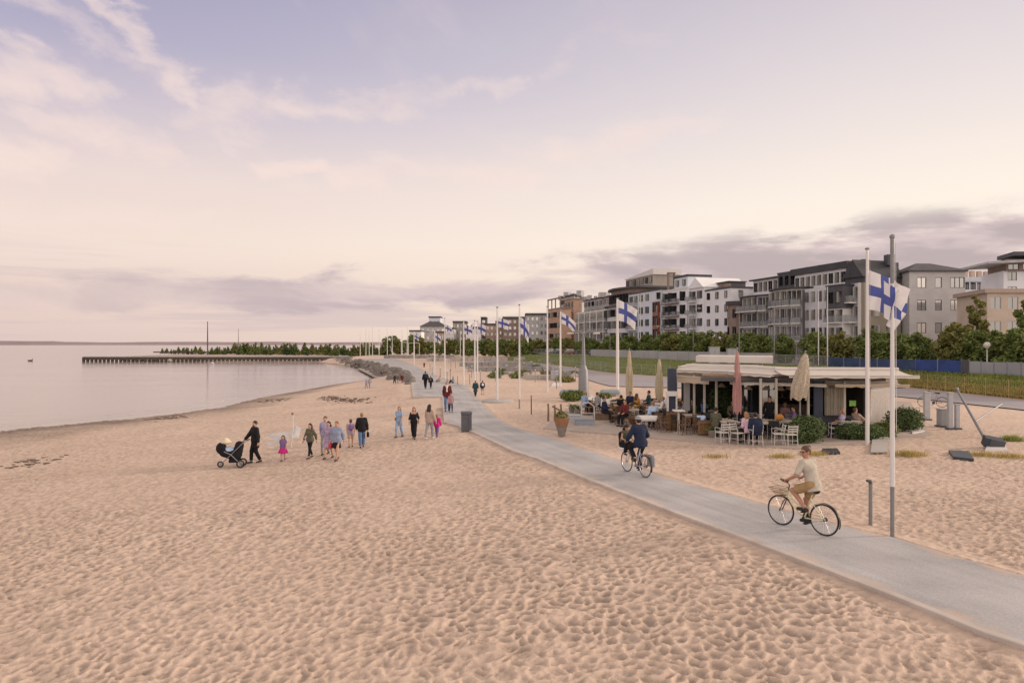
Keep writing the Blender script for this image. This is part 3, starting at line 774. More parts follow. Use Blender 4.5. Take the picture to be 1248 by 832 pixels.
# --- long silver building with dark mansard
fh = 3.05
r = bldg('long silver grey apartment building with dark metal roof and glazed balconies behind the front flags', 1035)
zt = ztop(1085, 331)
ff = foot(979, 1047, 11)
volume(r, ff, ZS, 4, 2.95, m_silver, {0: dict(cols=8, w=1.15, h=1.7, sill=.7)}, None)
volume(r, foot(1047, 1053, 6.6), ZS, 4, 2.95, m_olive, {1: dict(cols=[.3, .7], w=[1.4, 1.4], h=1.6, skip=((0, 3), (1, 3)))}, None)
z4 = ZS + 4 * 2.95
volume(r, foot(968, 1031, 9, -1.8), z4, 1, 2.75, m_white, {0: dict(cols=9, w=1.2, h=1.7, sill=.6)}, 'flat', m_roof, .5, 1.1)
q = foot(1030, 1053.5, 6.6, -.2); volume(r, q, z4, 1, .9, m_dgrey, {}, 'gable', m_roof, .35, 2.7)
q = foot(1007, 1027, 2.4, 2.0); volume(r, q, ZS + 2.95 * 2.75, 1, 3.4, m_dgrey, {0: dict(cols=2, w=1.3, h=1.7, sill=.8, style='dark')}, 'flat', m_roof, .12, .2)
q = foot(1007, 1027, 2.0, 1.8); volume(r, q, ZS, 3, 2.7, m_slab, {0: dict(cols=2, w=2.0, h=1.9, sill=.6)}, None)
for fl in range(1, 4):
    z = ZS + fl * 2.95
    balcony(r, fac(1028.5), fac(1046), z, 1.7)
    if fl < 3: balcony(r, fac(1008, 1.85), fac(1026, 1.85), z, .7)
mb = MB(); c = fac(1053, -4.5); mb.box((c[0] , c[1], z4 + 3.2), (1.0, 1.2, 1.8)); mb.build('chimney', m_dgrey, r, flat=True)
for px in (985, 1000): c = fac(px, -4); bits(r, 'roof_vent', m_mgrey, [((c[0], c[1], z4 + 4.0), (.7, .5, .6))])
mb = MB(); c = fac(1047.5, .15); mb.box((c[0], c[1], ZS + 5.9), (.35, .35, 11.8), math.atan2(U[1], U[0])); mb.build('pilaster', m_slab, r, flat=True)

# --- rounded balcony building (two towers with curved glazed fronts)
r = bldg('dark roofed apartment building with two rounded glazed balcony towers', 940)
def bow(pa, pb, depth, bulge, d=0.0, k=6):
    a, b = fac(pa, d), fac(pb, d); pts = []
    for i in range(k + 1):
        t = i / k; q = a + (b - a) * t + NB * bulge * (math.sin(PI * t) ** .6)
        pts.append(q)
    return pts + [b - NB * depth, a - NB * depth]
bw = bow(942, 977, 3, 1.5)
volume(r, bw, ZS, 4, 3.0, m_slab, {i: dict(cols=1, w=2.2, h=2.25, sill=.45, style='light', gi=(1, 2, 2, 3)) for i in range(6)}, 'flat', m_roof, .55, .28)
for fl in range(1, 4):
    for i in range(6): balcony(r, bw[i], bw[i + 1], ZS + fl * 3.0 + .12, .8, m=m_slab)
volume(r, foot(905, 986, 10, -2.6), ZS, 4, 3.05, m_silver, {0: dict(cols=9, w=1.3, h=1.8, sill=.7)}, None)
zz = ZS + 12.2
volume(r, foot(918, 948, 8, -3.2), zz, 1, 2.7, m_white, {0: dict(cols=5, w=1.3, h=1.8, sill=.5)}, 'mono', m_roof, .6, 1.2)
volume(r, foot(948, 969, 6, -1.8), zz, 1, 3.0, m_dgrey, {0: dict(cols=3, w=1.1, h=1.7, style='dark', gi=0)}, 'flat', m_dgrey, .1, .3)
b2 = bow(904, 939, 3, .9)
volume(r, b2, ZS, 4, 2.85, m_silver, {i: dict(cols=1, w=2.4, h=2.05, sill=.55, gi=(1, 2, 3)) for i in range(6)}, 'flat', m_roof, .6, .25)
for fl in range(1, 4):
    for i in range(6): balcony(r, b2[i], b2[i + 1], ZS + fl * 2.85 + .1, .8 if fl < 3 else 1.5, m=m_slab)
for px in (903, 921.5, 940.5, 979.5):
    c = fac(px, .8); bits(r, 'column', m_dgrey, [((c[0], c[1], ZS + 5.8), (.3, .3, 11.6), math.atan2(U[1], U[0]))])

# --- little rust brown drum building between
r = bldg('small brown drum shaped building between the white gabled block and the balcony towers', 899)
bx = bow(890, 906, 4, 1.6, .5); volume(r, bx, ZS, 3, 3.4, m_brown, {2: dict(cols=1, w=.9, h=1.7, style='dark'), 4: dict(cols=1, w=.9, h=1.7, style='dark')}, 'flat', m_roof, .3, .7)

# --- white gabled block
r = bldg('white rendered apartment block with a stepped gable roof and small square windows', 866)
volume(r, foot(858, 891, 9), ZS, 5, 2.75, m_white, {0: dict(cols=[.18, .5, .82], w=[1.2, 1.2, 1.0], h=1.45, style='dark'), 1: dict(cols=2, w=1.2, h=1.5)}, 'flat', m_slate, .1, .35)
volume(r, foot(840, 858, 10, .25), ZS, 5, 2.95, m_white, {0: dict(cols=[.25, .72], w=[2.4, 2.0], h=1.7, sill=.6)}, 'gable', m_white, .3, 2.3)
for fl in range(1, 5): balcony(r, fac(840.5, .25), fac(849, .25), ZS + fl * 2.95, 1.3, m=m_white)
for px in (864, 872, 880, 886):
    c = fac(px, -3); bits(r, 'chimney', m_brown, [((c[0], c[1], ZS + 14.6), (1.2, 1.2, 1.1))])
volume(r, foot(869, 888, 4, -3.4), ZS + 14.1, 1, 1.5, m_dgrey, {}, 'flat', m_roof, .2, .2)

# --- white block with dark balconies
r = bldg('white framed apartment building with dark recessed balconies and tall chimney boxes', 824)
volume(r, foot(808, 839, 9), ZS, 5, 3.0, m_white, {0: dict(cols=[.2, .42, .8], w=[3.4, 3.4, 2.2], h=2.1, sill=.4, style='dark', gi=0)}, 'flat', m_slab, .1, .4)
for fl in range(1, 5): balcony(r, fac(810), fac(828), ZS + fl * 3.0, 1.1, m=m_brown)
volume(r, foot(822, 838, 6, -1), ZS + 15, 1, 2.9, m_pale, {0: dict(cols=2, w=1.4, h=1.5, style='dark')}, 'flat', m_roof, .1, .5)
mb = MB(); a = fac(818, -1)
for dz in (0,): 
    for k in (-1, 1): mb.box((a[0] + k * .7, a[1], ZS + 17.3), (.35, .9, 4.0))
    mb.box((a[0], a[1], ZS + 19.4), (1.9, .9, .35))
mb.build('chimney', m_brown, r, flat=True)
volume(r, foot(797, 809, 8, -.8), ZS, 4, 3.2, m_pale, {0: dict(cols=2, w=1.3, h=1.6)}, 'flat', m_orange, .2, 1.1)

# --- pale blue block with red glazed stair
r = bldg('pale blue apartment block with a dark red glazed stair strip', 786)
volume(r, foot(766, 806, 10), ZS, 5, 3.15, m_pale, {0: dict(cols=[.1, .25, .42, .6, .93], w=[1.8, 1.8, 1.8, 1.8, 1.8], h=1.7)}, 'flat', m_roof, .25, .35)
volume(r, foot(795, 802, 1.0, .5), ZS, 4, 3.2, m_rust, {0: dict(cols=2, w=1.0, h=2.2, style='dark', gi=0)}, 'flat', m_brown, .05, .2)
for fl in range(1, 5): balcony(r, fac(767), fac(777), ZS + fl * 3.15, 1.2)

# --- round brown roofed block with penthouse
r = bldg('round fronted block with brown timber top storey and a pale penthouse on its roof', 760)
b3 = bow(742, 767, 5, 2.2)
volume(r, b3, ZS, 4, 3.2, m_silver, {i: dict(cols=1, w=2.6, h=2.0, sill=.5, style='dark') for i in range(6)}, 'flat', m_dgrey, .9, .35)
b4 = bow(745, 778, 9, 2.0, -2)
volume(r, b4, ZS + 13.2, 1, 4.4, m_brown, {i: dict(cols=2, w=1.6, h=2.4, sill=.8, style='dark', gi=0) for i in range(6)}, 'flat', m_dgrey, 1.0, .5)
volume(r, foot(763, 796, 8, -6), ZS + 18.2, 1, 3.0, m_beige, {0: dict(cols=7, w=1.5, h=1.7, style='dark')}, 'shed', m_slab, .3, 1.6)

# --- glazed white grid
r = bldg('low glazed apartment building with a white balcony grid behind the hedge', 726)
volume(r, foot(704, 743, 10), ZS, 4, 3.1, m_silver, {0: dict(cols=9, w=3.0, h=2.3, sill=.45, gi=(1, 2, 3))}, 'flat', m_slab, .3, .4)
for fl in range(1, 4): balcony(r, fac(705), fac(742), ZS + fl * 3.1, 1.2)
for px in (705, 712, 719, 727, 735, 742):
    c = fac(px, 1.3); bits(r, 'column', m_slab, [((c[0], c[1], ZS + 6.2), (.3, .3, 12.4))])

# --- grey terraced block
r = bldg('grey terraced building with planted roof terraces and a rounded corner', 708, -14)
volume(r, [fac(683, -12), fac(700, -12), fac(712, -22), fac(690, -40)], ZS, 6, 3.5, m_mgrey, {0: dict(cols=5, w=2.2, h=1.7, style='dark', gi=1)}, 'flat', m_slate, .4, .8)
volume(r, foot(712, 745, 12, -14), ZS, 6, 3.1, m_mgrey, {0: dict(cols=7, w=1.8, h=1.6, style='dark')}, 'flat', m_slate, .3, .6)
mb = MB()
for i in range(26):
    px = random.uniform(684, 746); c = fac(px, -random.uniform(13, 18)); zb = ZS + (21.4 if px < 708 else 19.0)
    s_ = random.uniform(.6, 2.2); bits(r, 'roof_box', m_mgrey, [((c[0], c[1], zb + s_ * .4), (s_ * 1.5, s_, s_), random.uniform(0, 3))])

# --- orange brick building
r = bldg('orange brick building with an open brown roof frame far along the row', 682, 4)
volume(r, foot(667, 684, 3.5, 4), ZS, 4, 3.6, m_orange, {0: dict(cols=4, w=2.2, h=1.7, style='dark')}, 'flat', m_brown, .3, .4)
volume(r, foot(688, 699, 3, -3), ZS, 5, 3.6, m_orange, {0: dict(cols=3, w=2.0, h=1.8, style='dark')}, 'flat', m_brown, .2, .4)
mb = MB()
for px in (668, 672.5, 677, 683):
    c = fac(px, 3.5); mb.box((c[0], c[1], ZS + 16.4), (.4, .4, 3.2))
a, b = fac(668, 3.5), fac(683, 3.5); e = (a + b) / 2
mb.box((e[0], e[1], ZS + 18.1), (float(np.linalg.norm(b - a)), .6, .4), math.atan2(*(b - a)[::-1]))
mb.build('roof_frame', m_brown, r, flat=True)

# --- far cluster beyond
def far_block(label, px0, px1, Y, py, wm, cols=4, floors=4, roof='flat', rh=.8, rm=None, depth=14):
    a = np.array([(px0 - CX) / F * Y, Y]); b = np.array([(px1 - CX) / F * Y, Y])
    zt = H - (py - CY) * Y / F; fh = (zt - ZS) / floors
    r = thing('far_building', label, 'building', ((a[0] + b[0]) / 2, Y, ZS))
    volume(r, [a, b, b + (0, depth), a + (0, depth)], ZS, floors, fh, wm, {0: dict(cols=cols, w=(b[0] - a[0]) / cols * .55, h=fh * .5, sill=fh * .25, style='dark')}, roof, rm or m_slate, .3, rh)
    return r
far_block('grey far building left of the orange brick block', 641, 668, 268, 384, m_mgrey, 5, 5)
far_block('brown far building right of the two mid distance flagpoles', 613, 642, 300, 388, m_brown, 5, 5)
far_block('small tan far building right of the dark tower', 592, 607, 330, 396, m_pinkb, 3, 4)
far_block('dark narrow tower far behind the paired flags', 586, 593, 345, 388, m_dgrey, 1, 5)
far_block('broad tan far building between flags in the distance', 552, 568, 350, 393, m_beige, 4, 4)
r = far_block('grey far building with a stepped rounded roof above the distant trees', 512, 543, 380, 398, m_mgrey, 5, 3, 'hip', 3.5)
volume(r, [(-47, 386), (-40.5, 386), (-40.5, 396), (-47, 396)], ZS + 13, 1, 4.5, m_pale, {0: dict(cols=3, w=1.2, h=1.8, style='dark')}, 'flat', m_slate, .3, .8)
far_block('low grey far building behind the trees between the flags', 543, 553, 330, 401, m_silver, 3, 3)
far_block('low white far building behind the trees left of the dark tower', 568, 586, 320, 400, m_white, 5, 3)
far_block('stepped brown far building right of the small tan one', 604, 616, 318, 393, m_brown, 3, 4)
far_block('low pale far building left of the grey rounded roof', 499, 513, 360, 404, m_white, 4, 3)
far_block('pink far building under the grey rounded roof', 529, 541, 340, 405.5, m_pinkb, 4, 2)

# --- right edge: pink building, white blue range, lookout roof
def blk(label, px0, px1, Y, py, depth, wm, floors, spec, roof='flat', rm=None, over=.25, rh=.4, Y1=None):
    Y1 = Y1 or Y
    a = np.array([(px0 - CX) / F * Y, Y]); b = np.array([(px1 - CX) / F * Y1, Y1])
    zt = H - (py - CY) * Y / F
    r = thing('apartment_building', label, 'building', ((a[0] + b[0]) / 2, Y, ZS))
    volume(r, [a, b, b + (depth * .25, depth), a + (depth * .25, depth)], ZS, floors, (zt - ZS) / floors, wm, {0: spec}, roof, rm or m_slate, over, rh)
    return r
blk('beige pink brick building with flat cornice at the right edge of the photo', 1203, 1330, 82, 357, 9, mat('beige_pink_brick', (.54, .45, .37), .9, .12, .6), 3, dict(cols=6, w=1.35, h=1.5, sill=1.0, style='light', gi=0), 'flat', mat('tan_cornice', (.42, .33, .27), .85, .1), .35, .5)
r = blk('long white and pale blue building with many roof chimneys behind the grey beige block', 1150, 1262, 138, 343, 10, m_white, 6, dict(cols=14, w=1.1, h=1.5, style='dark'), 'flat', m_pale, .3, .9)
for i in range(9):
    px = 1176 + i * 8.5; bits(r, 'chimney', m_pinkb, [(((px - CX) / F * 140, 140, H + (419 - 334.5 - i * .4) * 140 / F), (.8, .8, 1.6))])
r = blk('white building with an overhanging flat lookout roof at the far right edge', 1223, 1330, 120, 330, 9, m_white, 6, dict(cols=[.1, .3, .5, .7, .9], w=[1.6] * 5, h=1.5, skip=tuple((i, j) for i in range(5) for j in range(4)), style='dark'), None)
volume(r, [(86.5, 119.5), (102, 119.5), (104, 127), (88.5, 127)], 17.0, 1, 2.0, m_brown, {0: dict(cols=6, w=1.9, h=1.5, sill=.2, style='dark', gi=0)}, None)
mb = MB()
mb.prism([(82, 117.5), (103, 117.5), (105, 128), (84, 128)], [18.0, 19.02, 19.02, 18.0], [18.35, 19.6, 19.6, 18.35]); mb.build('roof', m_mgrey, r, flat=True)
mb = MB(); mb.prism([(87.5, 119), (102, 119), (104, 126), (89.5, 126)], 19.62, 20.3); mb.build('upper_roof', m_dgrey, r, flat=True)

# ------------------------------------------------------------------ trees
m_bark = mat('bark', (.10, .075, .055), .95, .3, 3, .5, 20)
m_leaf = [mat('leaf_green', (.155, .20, .055), .8, .3, .5, transl=.25, island=.45), mat('leaf_olive', (.20, .20, .06), .8, .3, .5, transl=.25, island=.45), mat('leaf_dark', (.10, .145, .055), .85, .3, .6, transl=.2, island=.45)]
def leaf_cloud(clumps, n, size, flat=.4):
    """leaf sized quads spread through the shells of several clumps"""
    w_ = np.array([c[3] * c[4] * c[5] for c in clumps]) ** .67; pick = rng.choice(len(clumps), n, p=w_ / w_.sum())
    cl = np.array(clumps)[pick]
    d = rng.normal(size=(n, 3)); d /= np.linalg.norm(d, axis=1)[:, None]
    rad = rng.uniform(.35, 1.0, n) ** .55 * rng.uniform(.82, 1.12, n)
    p = cl[:, :3] + d * cl[:, 3:6] * rad[:, None]
    nr = d + rng.normal(0, .7, (n, 3)); nr[:, 2] += flat; nr /= np.linalg.norm(nr, axis=1)[:, None]
    t = np.cross(nr, rng.normal(size=(n, 3))); t /= np.linalg.norm(t, axis=1)[:, None]
    b = np.cross(nr, t); s = size * rng.uniform(.6, 1.35, n)[:, None]
    v = np.stack([p - t * s, p - b * s * .55, p + t * s, p + b * s * .55], 1).reshape(-1, 3)
    return v, np.arange(4 * n).reshape(n, 4)
def make_tree(label, h, spread, leaf, n, size, group=None, low=.18, seed=0, name='broadleaf_tree', cat='tree', clumps=11, trunk_r=.11):
    random.seed(seed + 100)
    r = thing(name, label, cat, (0, 0, 0), 0, group)
    mb = MB(); top = h * .72
    mb.tube([(0, 0, -.2), (.03, .02, h * .2), (-.04, .03, h * .45), (.02, 0, top)], [trunk_r * 1.3, trunk_r, trunk_r * .75, trunk_r * .3], 7)
    cl = []
    for i in range(clumps):
        z = h * (low + (1 - low) * (i + .5) / clumps); k = 1 - abs((z / h - .48) / .62) ** 2.2
        a = i * 2.4 + random.uniform(-.5, .5); rr = spread * .55 * max(.12, k) * random.uniform(.5, 1.1)
        s_ = spread * random.uniform(.34, .5) * max(.5, k)
        c = (rr * math.cos(a), rr * math.sin(a), z); cl.append((*c, s_, s_, s_ * random.uniform(.7, 1.0)))
        mb.tube([(0, 0, max(.3, z * .62)), (c[0] * .5, c[1] * .5, z * .86), c], [trunk_r * .45, trunk_r * .3, trunk_r * .12], 5)
    mb.build('trunk', m_bark, r)
    v, f = leaf_cloud(cl, n, size)
    v[:, 2] = np.maximum(v[:, 2], .02)
    np_mesh('crown', v, f, leaf, r, smooth=False)
    return r
protos = [make_tree('tmp', 4.2, 2.5, m_leaf[i % 2 if i < 3 else 0], 3000, .19, 'bushy trees in the row along the street', .05, i, clumps=12) for i in range(4)]
s_list = np.arange(-42, 190, 3.7); used = set(); names = ['rounded green tree in the dense row between the fence and the apartment buildings', 'olive green bushy tree in the dense row between the fence and the apartment buildings']
for i, s_ in enumerate(s_list):
    k = i % 4; p = street_pt(s_ + random.uniform(-1, 1), 13.5 + random.uniform(-1.5, 1.5))
    px = CX + F * p[0] / p[1]
    sc_ = random.uniform(.8, 1.16) if px < 1172 else random.uniform(.9, 1.1)
    if px < 760: sc_ *= .95
    o = protos[k] if k not in used else copy_tree(protos[k])
    used.add(k); o.location = (p[0], p[1], ZS); o.rotation_euler = (0, 0, random.uniform(0, 6)); o.scale = (sc_ * 1.1, sc_ * 1.1, sc_)
    o['label'] = names[0 if k in (0, 2) else 1] if px > 640 else 'small round tree at the far left end of the row along the street'
# taller trees at the right
for (px, Y, py, spr, lf, lab, sd) in ((1191, 74, 360, 1.45, 1, 'tall olive green tree right of the grey beige block', 1), (1250, 66, 366, 1.3, 0, 'tall green tree cut by the right edge of the photo', 2), (1170, 78, 398, 1.6, 0, 'medium green tree left of the tall olive tree', 3), (1217, 70, 404, 1.9, 0, 'bushy green tree in front of the pink brick building', 4)):
    h = H - (py - CY) * Y / F - ZS
    o = make_tree(lab, h, spr, m_leaf[lf], 5200, .17, None, .06, 20 + sd, clumps=18)
    o.location = ((px - CX) / F * Y, Y, ZS)
# far trees left of the row (beyond the beach) and on the spit
fp = [make_tree('t', 7.5, 4.4, m_leaf[i % 2], 1500, .42, 'far trees beyond the beach', .04, 40 + i, clumps=9) for i in range(3)]
used = set()
for i in range(19):
    px = 478 + i * 9.2 + random.uniform(-3, 3); Y = 262 - i * 3.5 + random.uniform(-8, 8); k = i % 3
    o = fp[k] if k not in used else copy_tree(fp[k]); used.add(k)
    o.location = ((px - CX) / F * Y, Y, .3); s_ = random.uniform(.72, .98) * (.8 if px > 520 else 1.0); o.scale = (s_, s_, s_); o.rotation_euler = (0, 0, random.uniform(0, 6))
    o['label'] = 'distant broad green tree behind the small flags at the end of the beach'
cp_ = []
for i in range(3):
    random.seed(60 + i)
    r = thing('conifer_tree', 'small far conifer in the dark row on the spit beyond the pier', 'tree', (0, 0, 0), 0, 'conifers on the spit')
    mb = MB(); mb.tube([(0, 0, -.3), (0, 0, 5.2)], [.16, .04], 6); mb.build('trunk', m_bark, r)
    cl = [(random.uniform(-.2, .2), random.uniform(-.2, .2), 1.0 + j * .85, 1.5 - j * .24, 1.5 - j * .24, .75) for j in range(6)]
    v, f = leaf_cloud(cl, 700, .3); np_mesh('crown', v, f, m_leaf[i], r, smooth=False); cp_.append(r)
used = set(); 
for i in range(96):
    px = 199 + i * 2.85 + random.uniform(-1.5, 1.5); Y = 350 + random.uniform(-25, 15) - i * .7; k = i % 3
    o = cp_[k] if k not in used else copy_tree(cp_[k]); used.add(k)
    s_ = random.uniform(.45, 1.05) * (.62 if px < 285 else .95); o.location = ((px - CX) / F * Y, Y, ZW + .5); o.scale = (s_ * 1.7, s_ * 1.7, s_); o.rotation_euler = (0, 0, random.uniform(0, 6))
# ------------------------------------------------------------------ figures grown from one distance field per piece
V = lambda *a: np.array(a, float)
def nrm(v): return v / max(np.linalg.norm(v), 1e-9)
def ik(a, t, l1, l2, pole):
    d = t - a; L = np.linalg.norm(d); L = min(max(L, .02), (l1 + l2) * .995); dn = nrm(d); t = a + dn * L
    x = (L * L + l1 * l1 - l2 * l2) / (2 * L); h = math.sqrt(max(l1 * l1 - x * x, 0))
    p = pole - dn * np.dot(pole, dn); return a + dn * x + nrm(p) * h, t
class Field:
    def __init__(s, lo, hi, vox):
        s.vox = vox; s.lo = np.array(lo) - vox * 2; s.n = np.ceil((np.array(hi) - s.lo) / vox).astype(int) + 3
        s.D = np.full(s.n, 9.0, np.float32)
    def sub(s, lo, hi):
        a = np.maximum(((np.array(lo) - s.lo) / s.vox).astype(int), 0); b = np.minimum(np.ceil((np.array(hi) - s.lo) / s.vox).astype(int) + 1, s.n)
        if (b <= a).any(): return None
        g = np.meshgrid(*[s.lo[i] + s.vox * np.arange(a[i], b[i]) for i in range(3)], indexing='ij')
        return tuple(slice(a[i], b[i]) for i in range(3)), np.stack(g, -1)
    def cone(s, a, b, ra, rb, k=.03, cuts=(), sq=None):
        m = max(ra, rb) + k + s.vox * 2
        q = s.sub(np.minimum(a, b) - m, np.maximum(a, b) + m)
        if q is None: return
        sl, p = q
        ba = b - a; L2 = max(float(ba @ ba), 1e-9)
        t = np.clip(((p - a) @ ba) / L2, 0, 1)
        d = np.linalg.norm(p - a - t[..., None] * ba, axis=-1) - (ra + (rb - ra) * t)
        for c, n in cuts: d = np.maximum(d, (p - c) @ n)
        s.mix(sl, d, k)
    def ell(s, c, R, rad, k=.03, cuts=()):
        m = max(rad) + k + s.vox * 2
        q = s.sub(c - m, c + m)
        if q is None: return
        sl, p = q
        l = ((p - c) @ R) / np.array(rad); ln = np.linalg.norm(l, axis=-1)
        d = (ln - 1) * min(rad)
        for cc, n in cuts: d = np.maximum(d, (p - cc) @ n)
        s.mix(sl, d, k)
    def mix(s, sl, d, k):
        o = s.D[sl]
        if k > 0:
            h = np.maximum(k - np.abs(o - d), 0) / k; s.D[sl] = np.minimum(o, d) - h * h * k * .25
        else: s.D[sl] = np.minimum(o, d)
    def mesh(s):
        D = s.D; S = D < 0; n = D.shape
        if not S.any(): return None, None
        cn = tuple(x - 1 for x in n); pos = np.zeros(cn + (3,), np.float32); cnt = np.zeros(cn, np.float32)
        for ax in range(3):
            o1, o2 = [i for i in range(3) if i != ax]
            for u in (0, 1):
                for v in (0, 1):
                    a = [None] * 3; b = [None] * 3
                    a[ax] = slice(0, cn[ax]); b[ax] = slice(1, cn[ax] + 1)
                    a[o1] = b[o1] = slice(u, u + cn[o1]); a[o2] = b[o2] = slice(v, v + cn[o2])
                    d0 = D[tuple(a)]; d1 = D[tuple(b)]; x = (d0 < 0) != (d1 < 0)
                    t = np.where(x, d0 / np.where(x, d0 - d1, 1), 0)
                    pos[..., ax] += np.where(x, t, 0); pos[..., o1] += x * u; pos[..., o2] += x * v; cnt += x
        act = cnt > 0; ids = np.full(cn, -1, np.int64); ids[act] = np.arange(act.sum())
        ijk = np.argwhere(act); v = (ijk + pos[act] / cnt[act][:, None]) * s.vox + s.lo
        fs = []
        for ax in range(3):
            o1, o2 = [(1, 2), (2, 0), (0, 1)][ax]
            a = [slice(1, cn[i]) for i in range(3)]; a[ax] = slice(0, cn[ax]); b = list(a); b[ax] = slice(1, cn[ax] + 1)
            s0 = S[tuple(a)]; s1 = S[tuple(b)]
            e = np.argwhere(s0 != s1); fl = s0[tuple(e.T)]
            base = e.copy(); 
            for i in range(3):
                if i != ax: base[:, i] += 1
            def cid(u, w_):
                c = base.copy(); c[:, o1] -= u; c[:, o2] -= w_; return ids[tuple(c.T)]
            q = np.stack([cid(1, 1), cid(0, 1), cid(0, 0), cid(1, 0)], -1)
            q[~fl] = q[~fl][:, ::-1]; fs.append(q)
        f = np.concatenate(fs); f = f[(f >= 0).all(1)]
        return v, f

SKIN = {}
def skin_mat(name, col): return mat(name, col, .6, .08, 14, spec=.3)
m_skin = skin_mat('skin', (.50, .30, .215)); m_skin_tan = skin_mat('skin_tan', (.42, .235, .16))
m_eye = mat('eye', (.03, .022, .02), .3, .1); m_lip = mat('lip', (.36, .13, .11), .5, .1)
def cloth(name, col, var=.16): return mat('cloth_' + name, col, .88, var, 9, .35, 26, spec=.15)
HAIRC = {'dark': mat('hair_dark', (.028, .02, .016), .6, .3, 30), 'brown': mat('hair_brown', (.10, .055, .03), .6, .3, 30), 'fair': mat('hair_fair', (.30, .17, .08), .6, .3, 30), 'grey': mat('hair_grey', (.32, .29, .27), .6, .2, 30), 'red': mat('hair_red', (.22, .09, .04), .6, .3, 30)}
m_shoe = mat('shoe_dark', (.03, .03, .034), .6, .2, 12); m_shoe_w = mat('shoe_light', (.55, .53, .5), .7, .1, 12)

